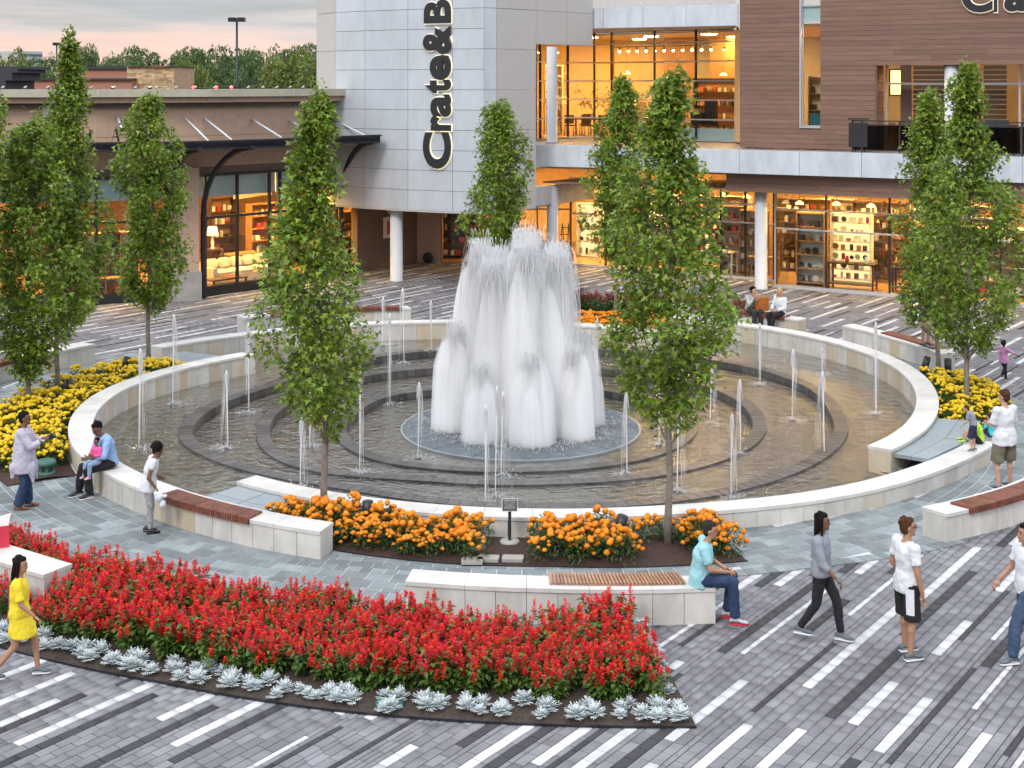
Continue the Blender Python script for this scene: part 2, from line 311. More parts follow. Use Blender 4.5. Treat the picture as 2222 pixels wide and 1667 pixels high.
# striped paving
U = Vector((.5935, .8048, 0)).normalized(); W = Vector((.8048, -.5935, 0)).normalized()
ANG = math.atan2(U.y, U.x)
plaza = ob('plaza_paving', None); tag(plaza, kind='structure')
BED_BACK = [(224, 12.2), (238, 12.2), (258, 12.25), (261, 12.62), (277, 12.66)]
BED_FRONT = [(224, 14.75), (242, 14.75), (252, 14.78), (261, 14.98), (270, 15.15), (276, 15.3), (277.3, 15.34)]
def in_bed(x, y, pad=0.0):
    a = math.degrees(math.atan2(y - CY, x - CX)) % 360; r = math.hypot(x - CX, y - CY)
    return 224 < a < 277.2 and interp(BED_BACK, a) + pad < r < interp(BED_FRONT, a) - pad
def paving():
    rg = np.random.default_rng(11); L0 = .27; rows = []; w = -50.0; g = .011
    while w < 22:
        t = .137 if rg.random() < .62 else .075; rows.append((w, t)); w += t
    P = []; n = int(58 / L0); hist = []
    for w0, t in rows:
        u = 2 - rg.random() * L0; cols = np.zeros(n, int); k = int(rg.integers(0, 14)); runs = []
        while k < n:
            run = int(rg.integers(5, 13)); c = 1 if rg.random() < (.68 if t > .1 else .38) else 2; ua, ub = u + k * L0, u + (k + run) * L0
            bad = any(ua < h[1] + .1 and ub > h[0] - .1 and (h[2] == c or d_ == 0 and rg.random() < .55) for d_, hh in enumerate(hist[::-1][:(3 if c == 1 else 4)]) for h in hh)
            if bad: k += int(rg.integers(2, 6)); continue
            cols[k:k + run] = c; runs.append((ua, ub, c)); k += run + int(rg.integers(5, 16))
        hist.append(runs)
        us = u + L0 * np.arange(n); wc = w0 + t / 2
        X = U.x * (us + L0 / 2) + W.x * wc; Y = U.y * (us + L0 / 2) + W.y * wc
        d = np.hypot(X - CX, Y - CY); lim = np.abs(X) < .42 * Y + 1.5
        ok = (Y > 11) & (Y < 56.5) & lim & (d > 10.7)
        for j in np.nonzero(ok)[0]: P.append((X[j], Y[j], t, cols[j], d[j]))
    keep = []
    for x, y, t, c, d in P:
        if d < 13.6:
            a = math.degrees(math.atan2(y - CY, x - CX))
            if d < rprom(a) - .12: continue
        if d < 15.6 and in_bed(x, y, .12): continue
        keep.append((x, y, t, c))
    def vis(x, y): return abs(x) < .383 * y - .1 and H * F / y + HZ < 1667
    near = [p for p in keep if vis(p[0], p[1])]; near.sort(key=lambda p: p[1]); near = near[:300]; ns = set((p[0], p[1]) for p in near)
    # shared meshes of the nearest pavers
    proto = {}
    for t in (.137, .075):
        for c, m in ((0, mPaveG), (1, mPaveW), (2, mPaveD)):
            b = MB(); l = L0 - g; ww = t - g; q = .004
            bot = [(-l / 2, -ww / 2, -.03), (l / 2, -ww / 2, -.03), (l / 2, ww / 2, -.03), (-l / 2, ww / 2, -.03)]
            mid = [(x, y, -.004) for x, y, z in bot]; top = [(x - math.copysign(q, x), y - math.copysign(q, y), 0) for x, y, z in bot]
            b.add(bot + mid + top, [(0, 1, 5, 4), (1, 2, 6, 5), (2, 3, 7, 6), (3, 0, 4, 7), (4, 5, 9, 8), (5, 6, 10, 9), (6, 7, 11, 10), (7, 4, 8, 11), (8, 9, 10, 11)])
            proto[(t, c)] = b.mesh('paver', m)
    for x, y, t, c in near:
        o = ob('paver', proto[(t, c)], plaza, (x, y, rg.normal(0, .0007)), ANG)
    rest = [p for p in keep if (p[0], p[1]) not in ns]; A = np.array(rest); n = len(A)
    hx = (L0 - g) / 2; hy = (A[:, 2] - g) / 2; zz = rg.normal(0, .0007, n)
    sg = [(-1, -1), (1, -1), (1, 1), (-1, 1)]
    def corner(sx, sy, dz, q):
        X = A[:, 0] + U.x * sx * (hx - q) - W.x * sy * (hy - q); Y = A[:, 1] + U.y * sx * (hx - q) - W.y * sy * (hy - q)
        return np.stack([X, Y, zz + dz], 1)
    C = [corner(sx, sy, -.014, 0) for sx, sy in sg] + [corner(sx, sy, 0, .004) for sx, sy in sg]
    V = np.stack(C, 1).reshape(-1, 3)
    f = np.array([4, 5, 6, 7, 0, 1, 5, 4, 1, 2, 6, 5, 2, 3, 7, 6, 3, 0, 4, 7]); LV = (np.arange(n)[:, None] * 8 + f[None, :]).ravel()
    me = npmesh('pavers_beyond', V, LV, [4] * (n * 5), [mPaveG, mPaveW, mPaveD], np.repeat(A[:, 3].astype(int), 5))
    tag(ob('paver_field', me, plaza), kind='stuff')
paving()

# slate paving of the ring walk: concentric courses
def slate():
    rg = np.random.default_rng(5); r = 7.9; cells = []
    while r < 13.4:
        dr = float(rg.choice([.13, .2, .2, .29])); L0 = float(rg.choice([.2, .3, .38])); n = int(2 * math.pi * r / L0); off = rg.random()
        for k in range(n):
            a0 = 360 * (k + off) / n; a1 = 360 * (k + 1 + off) / n; am = (a0 + a1) / 2; rm = r + dr / 2
            p = PO(rm, am)
            if rm < rhole(am) + .2 or r + dr > rprom(am) + .02 or abs(p.x) > .41 * p.y: continue
            if in_bed(p.x, p.y, .1): continue
            cells.append((p.y, r, dr, a0, a1))
        r += dr
    cells.sort()
    def hexp(c, z0=.003, z1=.010, g=.0085):
        _, r, dr, a0, a1 = c; ga = math.degrees(g / r); return [PO(r + g, a0 + ga, z0), PO(r + g, a1 - ga, z0), PO(r + dr - g, a1 - ga, z0), PO(r + dr - g, a0 + ga, z0), PO(r + g, a0 + ga, z1), PO(r + g, a1 - ga, z1), PO(r + dr - g, a1 - ga, z1), PO(r + dr - g, a0 + ga, z1)]
    for c in cells[:300]: MB().hexa(hexp(c)).build('slate_paver', mSlate, prom)
    b = MB()
    for c in cells[300:]:
        q = hexp(c, .001); b.add(q, [(4, 5, 6, 7), (0, 1, 5, 4), (1, 2, 6, 5), (2, 3, 7, 6), (3, 0, 4, 7)])
    tag(b.build('slate_paving', mSlate, prom), kind='stuff')
slate()
b = MB()                                # soldier course that closes the ring walk against the striped paving
for i in range(420):
    a0 = i * 360 / 420; a1 = a0 + 360 / 420 - .05
    if 224 < a0 < 278: continue
    b.hexa([PO(rprom(a0) - .14, a0, 0), PO(rprom(a1) - .14, a1, 0), PO(rprom(a1) + .1, a1, 0), PO(rprom(a0) + .1, a0, 0), PO(rprom(a0) - .14, a0, .013), PO(rprom(a1) - .14, a1, .013), PO(rprom(a1) + .1, a1, .013), PO(rprom(a0) + .1, a0, .013)])
tag(b.build('edge_course', mSlate, prom), kind='stuff')

# ------------------------------------------------------------------ stone walls
def arc_block(ro0, ro1, ri0, ri1, a0, a1, z0, z1):
    return [PO(ro0, a0, z0), PO(ro1, a1, z0), PO(ri1, a1, z0), PO(ri0, a0, z0), PO(ro0, a0, z1), PO(ro1, a1, z1), PO(ri1, a1, z1), PO(ri0, a0, z1)]
def stone_wall(parent, rt, a0, a1, h, w, z0=-.25, plen=.42, clen=.84, seat=None, weather=.0, seatmat=None, seatparent=None):
    """rt: outer radius table; panels and coping stones as separate pieces round a dark core. seat: (a0, a1, 'out'|'in')"""
    ro = lambda a: interp(rt, a); rm = ro((a0 + a1) / 2); core = MB(); CT = .06
    pa = math.degrees(plen / rm); n = max(1, round((a1 - a0) / pa)); st = (a1 - a0) / n; g = math.degrees(.004 / rm)
    for k in range(n):
        b0, b1 = a0 + k * st, a0 + (k + 1) * st
        core.hexa(arc_block(ro(b0) - .035, ro(b1) - .035, ro(b0) - w + .035, ro(b1) - w + .035, b0 + (g * 6 if k == 0 else 0), b1 - (g * 6 if k == n - 1 else 0), z0, h - CT + .002))
        m = mLimeW if random.random() < weather else mLime
        MB().hexa(arc_block(ro(b0) - .02, ro(b1) - .02, ro(b0) - w + .02, ro(b1) - w + .02, b0 + g, b1 - g, z0 + .002, h - CT)).build('wall_panel', m, parent)
    core.build('wall_core', mCore, parent)
    ca = math.degrees(clen / rm); n = max(1, round((a1 - a0) / ca)); st = (a1 - a0) / n; g *= .7
    for k in range(n):
        b0, b1 = a0 + k * st, a0 + (k + 1) * st; e0 = g * 4 if k == 0 else 0; b = MB()
        sub = 3
        for q in range(sub):
            c0, c1 = b0 + (b1 - b0) * q / sub, b0 + (b1 - b0) * (q + 1) / sub
            b.hexa(arc_block(ro(c0), ro(c1), ro(c0) - w, ro(c1) - w, c0 + (g if q == 0 else 0), c1 - (g if q == sub - 1 else 0), h - CT + .003, h))
        b.build('coping_stone', mCope, parent)
    if seat:
        s0, s1, side = seat; sm = seatmat or mIpe; ws = ob('wooden_seat', None, seatparent or parent)
        L = .40; n = int(R(s1 - s0) * rm / .05)
        for k in range(n):
            a = s0 + (s1 - s0) * (k + .5) / n; rr = ro(a); ha = math.degrees(.0175 / rm)
            re, rb = (rr + .05, rr + .05 - L) if side == 'out' else (rr - w - .05, rr - w - .05 + L)
            lo = rr + .004 if side == 'out' else rr - w - .004
            b = MB(); b.hexa(arc_block(re, re, rb, rb, a - ha, a + ha, h + .003, h + .04) if side == 'out' else arc_block(rb, rb, re, re, a - ha, a + ha, h + .003, h + .04))
            b.hexa(arc_block(max(re, lo), max(re, lo), min(re, lo), min(re, lo), a - ha, a + ha, h - .07, h + .003))
            b.build('slat', sm, ws)
        b = MB(); e = 6
        for q in range(e):
            c0, c1 = s0 + (s1 - s0) * q / e, s0 + (s1 - s0) * (q + 1) / e; r_ = lambda a: (ro(a) + .025 if side == 'out' else ro(a) - w - .004)
            b.hexa(arc_block(r_(c0), r_(c1), r_(c0) - .02, r_(c1) - .02, c0, c1, h - .06, h - .002))
        b.build('seat_rail', mDarkWood, ws)

fountain = empty('fountain', (0, 0, 0), label='round plaza fountain with spiralling limestone rim walls and stepped dark pools', cat='fountain')
for i, (rt, h) in enumerate(ARC):
    bw = ob('rim_wall', None, fountain)
    stone_wall(bw, rt, rt[0][0], rt[-1][0], h, WT, -.5, seat=(232.5, 244.5, 'out') if i == 0 else None, weather=(.22, .08, .4, .4)[i], seatparent=fountain)

# bridge slabs over the four overflow channels
def slab(a0, a1, ri, ro, z, na=2, nr=2):
    s = ob('bridge_slab', None, fountain)
    for i in range(na):
        for j in range(nr):
            b0, b1 = a0 + (a1 - a0) * i / na + .05, a0 + (a1 - a0) * (i + 1) / na - .05
            def rr(a, t): return ri(a) + (ro(a) - ri(a)) * t
            t0, t1 = j / nr + .006, (j + 1) / nr - .006
            MB().hexa([PO(rr(b0, t1), b0, z - .07), PO(rr(b1, t1), b1, z - .07), PO(rr(b1, t0), b1, z - .07), PO(rr(b0, t0), b0, z - .07), PO(rr(b0, t1), b0, z), PO(rr(b1, t1), b1, z), PO(rr(b1, t0), b1, z), PO(rr(b0, t0), b0, z)]).build('slab', mSlabG, s)
mSlabG = M('grey_slab', (.27, .31, .33), .55, .08, 5, .1, 120, .05, world=True)
slab(324.5, 345, lambda a: interp(ARC[2][0], a) + .01, lambda a: interp(ARC[1][0], min(a, 336)) - WT - .01 + max(0, a - 336) * .02, .36)
slab(233.5, 243, lambda a: interp(ARC[1][0], a) + .01, lambda a: interp(ARC[0][0], a) - WT - .01, .28)
slab(150.5, 158, lambda a: interp(ARC[0][0], a) + .01, lambda a: 10.3, .30)
slab(418.5, 428, lambda a: interp(ARC[3][0], a) + .01, lambda a: 10.3, .30)

# ------------------------------------------------------------------ pools
R1 = [(-120, 6.8), (-97, 7.05), (-67, 7.3), (-35, 7.2), (0, 7.3), (20, 7.75), (40, 7.95), (60, 7.65), (80, 7.6), (116, 7.5), (140, 7.1), (158, 6.75), (170, 7.15), (188, 7.55), (200, 7.65), (217, 7.3), (240, 6.8)]
R2 = [(-120, 5.6), (-112, 5.35), (-82, 5.27), (-63, 5.4), (2, 5.55), (29, 5.8), (115, 5.9), (129, 6.1), (160, 5.85), (196, 5.95), (210, 6.1), (225, 6.1), (240, 5.6)]
R3 = [(-120, 4.2), (-90, 3.95), (0, 4.0), (120, 4.1), (144, 4.4), (165, 4.2), (206, 4.3), (231, 4.35), (240, 4.2)]
def per(tab):
    xs = np.array([t[0] for t in tab], float); ys = np.array([t[1] for t in tab], float)
    g = np.arange(0, 360); x = np.where(g > 240, g - 360, g); y = np.interp(x, xs, ys)
    y3 = np.concatenate([y, y, y]); k = 7; y = np.convolve(y3, np.ones(2 * k + 1) / (2 * k + 1), 'same')[360:720]
    return lambda a: float(np.interp(a % 360, np.arange(361), np.append(y, y[0])))
r1, r2, r3 = per(R1), per(R2), per(R3)
def polar_tiles(name, scale, c1, c2, mortar, rough=.3):
    m = bpy.data.materials.new(name); m.use_nodes = True; nt = m.node_tree; N = nt.nodes.new; L = nt.links.new; b = nt.nodes['Principled BSDF']; b.inputs['Roughness'].default_value = rough
    ge = N('ShaderNodeNewGeometry'); sb = N('ShaderNodeVectorMath'); sb.operation = 'SUBTRACT'; L(ge.outputs['Position'], sb.inputs[0]); sb.inputs[1].default_value = (CX, CY, 0)
    sp = N('ShaderNodeSeparateXYZ'); L(sb.outputs[0], sp.inputs[0]); at = N('ShaderNodeMath'); at.operation = 'ARCTAN2'; L(sp.outputs[1], at.inputs[0]); L(sp.outputs[0], at.inputs[1])
    ln = N('ShaderNodeVectorMath'); ln.operation = 'LENGTH'; L(sb.outputs[0], ln.inputs[0]); ml = N('ShaderNodeMath'); ml.operation = 'MULTIPLY'; L(at.outputs[0], ml.inputs[0]); ml.inputs[1].default_value = 6.0
    cb = N('ShaderNodeCombineXYZ'); L(ml.outputs[0], cb.inputs[0]); L(ln.outputs['Value'], cb.inputs[1])
    br = N('ShaderNodeTexBrick'); L(cb.outputs[0], br.inputs['Vector']); br.inputs['Scale'].default_value = scale; br.inputs['Color1'].default_value = (*c1, 1); br.inputs['Color2'].default_value = (*c2, 1); br.inputs['Mortar'].default_value = (*mortar, 1); br.inputs['Mortar Size'].default_value = .012
    nz = N('ShaderNodeTexNoise'); nz.inputs['Scale'].default_value = .55; L(ge.outputs['Position'], nz.inputs['Vector']); hs = N('ShaderNodeHueSaturation'); L(br.outputs[0], hs.inputs['Color']); mr = N('ShaderNodeMapRange'); L(nz.outputs[0], mr.inputs[0]); mr.inputs[3].default_value = .6; mr.inputs[4].default_value = 1.4; L(mr.outputs[0], hs.inputs['Value'])
    L(hs.outputs[0], b.inputs['Base Color']); return m
mPool = polar_tiles('pool_tile', 2.2, (.37, .31, .235), (.25, .205, .155), (.09, .08, .065))
mWeir = M('wet_slate', (.088, .082, .077), .3, .3, 4, .15, 60, .3, world=True)
mDisc = M('wet_granite', (.13, .15, .165), .6, .2, 4, .1, 80, .15, spec=.2, world=True)
def water_mat():
    m = bpy.data.materials.new('flowing_water'); m.use_nodes = True; nt = m.node_tree; nt.nodes.clear(); N = nt.nodes.new; L = nt.links.new
    o = N('ShaderNodeOutputMaterial'); t = N('ShaderNodeBsdfTransparent'); t.inputs[0].default_value = (.86, .88, .86, 1)
    g = N('ShaderNodeBsdfGlossy'); g.inputs['Roughness'].default_value = .06; g.inputs[0].default_value = (.95, .95, .95, 1)
    ge = N('ShaderNodeNewGeometry'); sb = N('ShaderNodeVectorMath'); sb.operation = 'SUBTRACT'; L(ge.outputs['Position'], sb.inputs[0]); sb.inputs[1].default_value = (CX, CY, 0)
    sp = N('ShaderNodeSeparateXYZ'); L(sb.outputs[0], sp.inputs[0]); at = N('ShaderNodeMath'); at.operation = 'ARCTAN2'; L(sp.outputs[1], at.inputs[0]); L(sp.outputs[0], at.inputs[1])
    ln = N('ShaderNodeVectorMath'); ln.operation = 'LENGTH'; L(sb.outputs[0], ln.inputs[0])
    cb = N('ShaderNodeCombineXYZ'); ml = N('ShaderNodeMath'); ml.operation = 'MULTIPLY'; L(at.outputs[0], ml.inputs[0]); ml.inputs[1].default_value = 5.0; L(ml.outputs[0], cb.inputs[0]); m2 = N('ShaderNodeMath'); m2.operation = 'MULTIPLY'; L(ln.outputs['Value'], m2.inputs[0]); m2.inputs[1].default_value = 3.0; L(m2.outputs[0], cb.inputs[1])
    n1 = N('ShaderNodeTexNoise'); n1.inputs['Scale'].default_value = 1.3; n1.inputs['Detail'].default_value = 5; n1.inputs['Distortion'].default_value = .9; L(cb.outputs[0], n1.inputs['Vector'])
    n2 = N('ShaderNodeTexNoise'); n2.inputs['Scale'].default_value = 4.2; n2.inputs['Detail'].default_value = 4; n2.inputs['Distortion'].default_value = .6; L(ge.outputs['Position'], n2.inputs['Vector'])
    ad = N('ShaderNodeMath'); ad.operation = 'ADD'; L(n1.outputs[0], ad.inputs[0]); L(n2.outputs[0], ad.inputs[1])
    bp = N('ShaderNodeBump'); bp.inputs['Strength'].default_value = .4; bp.inputs['Distance'].default_value = .12; L(ad.outputs[0], bp.inputs['Height']); L(bp.outputs[0], g.inputs['Normal'])
    fr = N('ShaderNodeFresnel'); fr.inputs[0].default_value = 1.36; L(bp.outputs[0], fr.inputs['Normal']); fm = N('ShaderNodeMath'); fm.operation = 'MULTIPLY_ADD'; L(fr.outputs[0], fm.inputs[0]); fm.inputs[1].default_value = 1.6; fm.inputs[2].default_value = .03
    x = N('ShaderNodeMixShader'); L(fm.outputs[0], x.inputs[0]); L(t.outputs[0], x.inputs[1]); L(g.outputs[0], x.inputs[2]); L(x.outputs[0], o.inputs[0]); return m
mWater = water_mat()
rin = lambda a: rhole(a) - .1
LV_ = [(r1, rin, -.05), (r2, lambda a: r1(a) - .2, -.19), (r3, lambda a: r2(a) - .2, -.33), (lambda a: 2.5, lambda a: r3(a) - .2, -.45)]
basin = ob('basin', None, fountain)
for ri_, ro_, z in LV_:
    ring_mesh('pool_floor', ri_, ro_, z - .05, mPool, parent=basin)
    ring_mesh('water_surface', lambda a: ri_(a) - .005, lambda a: ro_(a) + .03, z, mWater, parent=basin)
for q, (rf, zt) in enumerate(((r1, -.03), (r2, -.165), (r3, -.30))):
    wr = ob('weir_ring', None, fountain); n = int(2 * math.pi * rf(0) / .24); stuff = MB(); core = MB()
    for k in range(n):
        a0, a1 = 360 * k / n, 360 * (k + 1) / n; g = .06
        blk = arc_block(rf(a0) + .01, rf(a1) + .01, rf(a0) - .29, rf(a1) - .29, a0 + g, a1 - g, zt - .3, zt)
        core.hexa(arc_block(rf(a0) - .01, rf(a1) - .01, rf(a0) - .27, rf(a1) - .27, a0, a1, zt - .3, zt - .012))
        if q == 0: MB().hexa(blk).build('weir_tile', mWeir, wr)
        else: stuff.hexa(blk)
    core.build('weir_core', mCore, wr)
    if q: tag(stuff.build('weir_tile_band', mWeir, wr), kind='stuff')
dc = ob('jet_platform', None, fountain)
for k in range(16):
    a0, a1 = 22.5 * k, 22.5 * k + 22.5; b = MB()
    for s in range(3):
        c0, c1 = a0 + 7.5 * s + (.25 if s == 0 else 0), a0 + 7.5 * (s + 1) - (.25 if s == 2 else 0)
        b.hexa(arc_block(2.7, 2.7, .3, .3, c0, c1, -.6, -.425))
    b.build('platform_slab', mDisc, dc)
b = MB(); b.lathe([(2.69, -.6), (2.69, -.44)], (CX, CY, 0), 48); b.build('platform_core', mCore, dc)
mRim = M('pale_rim', (.30, .32, .33), .3, .1, 8)
b = MB()
for k in range(96): b.hexa(arc_block(2.745, 2.745, 2.703, 2.703, k * 3.75, k * 3.75 + 3.75, -.5, -.42))
b.build('platform_rim', mRim, dc)

# ------------------------------------------------------------------ water jets
mFoam = M('white_water', (.98, .985, 1.0), .5, .02, 8, trans=.5, spec=.2)
mFoamC = bpy.data.materials.new('white_spray'); mFoamC.use_nodes = True
_n = mFoamC.node_tree; _n.nodes.clear(); _o = _n.nodes.new('ShaderNodeOutputMaterial'); _v = _n.nodes.new('ShaderNodeVolumePrincipled'); _v.inputs['Color'].default_value = (.995, .997, 1, 1); _v.inputs['Density'].default_value = 10.0; _v.inputs['Anisotropy'].default_value = .15; _n.links.new(_v.outputs[0], _o.inputs['Volume'])
def strand_mesh(name, strands):
    """strands: list of (points Nx3, radius) -> three-sided tapered tubes"""
    V = []; LV = []; o = 0; dirs = np.array([(1, 0, 0), (-.5, .87, 0), (-.5, -.87, 0)])
    for P, r in strands:
        n = len(P); rr = r * np.clip(np.sin(np.linspace(.12, math.pi - .12, n)) * 1.3, .15, 1)
        V.append((P[:, None, :] + dirs[None] * rr[:, None, None]).reshape(-1, 3))
        i = np.arange(n - 1)[:, None] * 3
        for j in range(3):
            k = (j + 1) % 3; LV.append((o + np.concatenate([i + j, i + k, i + 3 + k, i + 3 + j], 1)).ravel())
        o += 3 * n
    V = np.concatenate(V); LV = np.concatenate(LV)
    return npmesh(name, V, LV, [4] * (len(LV) // 4), mFoam, smooth=True)
def fall_path(rg, x0, y0, z0, hgt, spread, s0, s1, n=9, drift=(0, 0)):
    a = rg.uniform(0, 2 * math.pi); k = spread * math.sqrt(rg.random()); s = np.linspace(s0, s1, n)     # s: 0 nozzle, 1 apex, 2 back at the water
    z = z0 + hgt * (1 - (1 - s) ** 2); rad = .035 * rg.random() + k * s * .5
    return np.stack([x0 + rad * math.cos(a) + drift[0] * s, y0 + rad * math.sin(a) + drift[1] * s, z], 1)
def plume(name, x, y, z0, hgt, spread, n, seed, label):
    rg = np.random.default_rng(seed); S = []
    e = empty(name, (x, y, z0), 0, label, 'water jet', 'foaming jets at the middle of the fountain')
    V = []; LV = []; caps = []; nz_, na = 22, 22; subs = [(rg.normal(0, .17), rg.normal(0, .17), rg.uniform(.66, .97), rg.uniform(.34, .5)) for _ in range(5)] + [(0, 0, 1.0, .42)]
    for sx, sy, sh, sr in subs:
        ph = rg.uniform(0, 6.28, 5); am = rg.uniform(.02, .10, 5); fq = rg.integers(2, 9, 5); o = len(V); lean = rg.normal(0, .03, 2); tb = rg.uniform(.5, .72)
        for i in range(nz_):
            u = i / (nz_ - 1); fall = .62 + .38 * math.sqrt(max(0, 1 - u)); pt = math.sqrt(max(0, 1 - max(0, (u - tb) / (1 - tb)) ** 2)) ** 1.3
            for j in range(na):
                a = 6.2832 * j / na; rr = spread * 1.3 * sr * fall * (1 + sum(am[q] * math.sin(fq[q] * a + ph[q] + .8 * u) for q in range(5))) * (.03 + .97 * pt)
                V.append((sx * spread * 1.6 + rr * math.cos(a) + lean[0] * u, sy * spread * 1.6 + rr * math.sin(a) + lean[1] * u, hgt * sh * u))
        for i in range(nz_ - 1):
            for j in range(na): k = (j + 1) % na; LV += [o + i * na + j, o + i * na + k, o + (i + 1) * na + k, o + (i + 1) * na + j]
        caps.append((o, o + (nz_ - 1) * na))
    FSz = [4] * (len(LV) // 4)
    for c0, c1 in caps: LV += list(range(c0 + na - 1, c0 - 1, -1)) + list(range(c1, c1 + na)); FSz += [na, na]
    ob('water_core', npmesh('water_core', V, LV, FSz, mFoamC, smooth=True), e)
    for i in range(int(n * .5)):
        q = rg.random(); hh = hgt * (rg.uniform(.84, 1.0) if q < .6 else rg.uniform(.5, .95) if q < .97 else rg.uniform(1.0, 1.05))
        s0 = rg.uniform(0, 1.5); s1 = min(2.0, s0 + rg.uniform(.3, .8)); S.append((fall_path(rg, 0, 0, 0, hh, spread, s0, s1), rg.uniform(.002, .0045)))
    for i in range(n // 3):            # ragged crown of the column
        s0 = rg.uniform(.5, .9); S.append((fall_path(rg, 0, 0, 0, hgt * rg.uniform(.9, 1.06) * (1 if rg.random() < .9 else 1.05), spread * .8, s0, s0 + .35), rg.uniform(.003, .008)))
    tag(ob('water_strands', strand_mesh('water_strands', S), e), kind='stuff')
ZP = -.425
for k in range(7):
    a = 20 + k * 360 / 7; p = PO(.93, a); hh = (4.0, 4.15, 3.85, 4.1, 3.8, 4.2, 3.95)[k]
    plume('foaming_jet', p.x, p.y, ZP, hh, .70, 1600, 40 + k, 'tall white foaming jet in the inner ring of the middle cluster')
p = PO(.05, 0); plume('foaming_jet', p.x, p.y, ZP, 4.35, .66, 1500, 60, 'tallest white foaming jet at the very middle of the cluster')
for k in range(8):
    a = 8 + k * 45; p = PO(1.5, a); hh = (2.1, 2.5, 1.9, 2.3, 2.35, 1.7, 1.95, 2.0)[k]
    plume('foaming_jet', p.x, p.y, ZP, hh, .50, 700, 80 + k, 'short white foaming jet in the outer ring of the middle cluster')
rg = np.random.default_rng(3); S = []
for i in range(3200):                   # churned water round the jets
    a = rg.uniform(0, 2 * math.pi); r = rg.uniform(.3, 2.55) if rg.random() < .2 else min(2.3, abs(rg.normal(1.65, .26))); l = rg.uniform(.03, .2); t = a + rg.normal(0, .35)
    x, y = CX + r * math.cos(a), CY + r * math.sin(a); s = np.linspace(0, 1, 4); up = rg.random() ** 3 * .1
    S.append((np.stack([x + math.cos(t) * l * s, y + math.sin(t) * l * s, ZP + .006 + up * np.sin(s * math.pi)], 1), rg.uniform(.003, .009)))
fm = ob('foam', strand_mesh('foam', S), fountain); tag(fm, kind='stuff')

def jet_proto(seed, drift):
    rg = np.random.default_rng(seed); st = MB(); pts = []; rr = []
    for i in range(10):
        s = i / 9; pts.append((drift[0] * s * .25, drift[1] * s * .25, 1 - (1 - s) ** 2 if False else s)); rr.append(.009 + .009 * s)
    st.tube(pts, rr, 7)
    top = np.array(pts[-1]); S = []
    for i in range(34):                 # mushrooming head
        a = rg.uniform(0, 6.28); k = rg.uniform(.005, .05); n = 7; s = np.linspace(0, 1, n)
        S.append((np.stack([top[0] + k * np.cos(a) * s * 1.3, top[1] + k * np.sin(a) * s * 1.3, top[2] - .04 + .06 * s - .16 * s ** 2 * rg.uniform(.6, 2)], 1), rg.uniform(.004, .010)))
    for i in range(38):                 # falling veil
        a = rg.uniform(0, 6.28); k = rg.uniform(.01, .06); s0 = rg.uniform(0, .75); s = np.linspace(s0, min(1, s0 + rg.uniform(.12, .4)), 7); dx, dy = drift[0] * rg.uniform(.3, 1), drift[1] * rg.uniform(.3, 1)
        S.append((np.stack([top[0] + (k * math.cos(a) + dx) * np.sqrt(s), top[1] + (k * math.sin(a) + dy) * np.sqrt(s), 1.0 - s ** 1.5], 1), rg.uniform(.0015, .0032)))
    veil = strand_mesh('falling_spray', S); S = []
    for i in range(90):
        a = rg.uniform(0, 6.28); r = abs(rg.normal(0, .2)); l = rg.uniform(.03, .12); n = 4; s = np.linspace(0, 1, n)
        S.append((np.stack([r * math.cos(a) + drift[0] * .6 + math.cos(a) * l * s, r * math.sin(a) + drift[1] * .6 + math.sin(a) * l * s, .006 + .05 * rg.random() ** 2 * np.sin(s * 3.14)], 1), rg.uniform(.003, .008)))
    sp = strand_mesh('splash', S); nz = MB(); nz.lathe([(.075, -.02), (.075, .012), (.05, .018), (.02, .018)], n=14)
    return st.mesh('stream', mFoam, True), veil, sp, nz.mesh('nozzle', mDisc, True)
PR = [jet_proto(100, (.12, -.05)), jet_proto(101, (-.14, .03)), jet_proto(102, (.03, .12)), jet_proto(103, (-.05, -.08))]
def level(r, a): return -.05 if r > r1(a) else -.19 if r > r2(a) else -.33 if r > r3(a) else -.45
JETS = [(301.5, 972.7, 756), (374.7, 876.4, 682), (494.6, 972.7, 804), (540.2, 895, 700), (651.6, 1053.7, 905), (671.8, 967.6, 850), (780.5, 1030, 800), (907, 994.6, 830), (846, 874.7, 680), (876.7, 787.6, 625), (829.5, 749.8, 645), (935.8, 760, 652), (1087.7, 1030, 850), (1074.7, 1078, 838), (1053.5, 1100, 880), (1297, 852.8, 690), (1360.5, 1026.7, 850), (1430.4, 966, 800), (1648.8, 836, 702), (1719, 912, 757), (1606.6, 984.5, 822), (1788.9, 996.3, 805), (1900.3, 900, 700), (1783.8, 812.3, 755), (1540.8, 918.6, 800), (1468.9, 1066.7, 880), (1586, 1083.5, 898)]
for i, (px, py, pt) in enumerate(JETS):
    p = G(px, py, -.1); r = math.hypot(p.x - CX, p.y - CY); a = math.degrees(math.atan2(p.y - CY, p.x - CX)); z = level(r, a); p = G(px, py, z); p.z = z
    hgt = (H - (pt - HZ) / F * p.y) - z; st, ve, sp, nz = PR[i % 4]
    e = empty('thin_jet', p, rg.uniform(0, 6.28) if i % 3 else 0, 'thin upright water jet rising from a stepped pool of the fountain', 'water jet', 'thin jets round the fountain')
    for me, nm in ((st, 'stream'), (ve, 'falling_spray')):
        o = ob(nm, me, e); o.scale = (1, 1, hgt)
        if nm == 'falling_spray': tag(o, kind='stuff')
    tag(ob('splash', sp, e), kind='stuff'); ob('nozzle', nz, e)

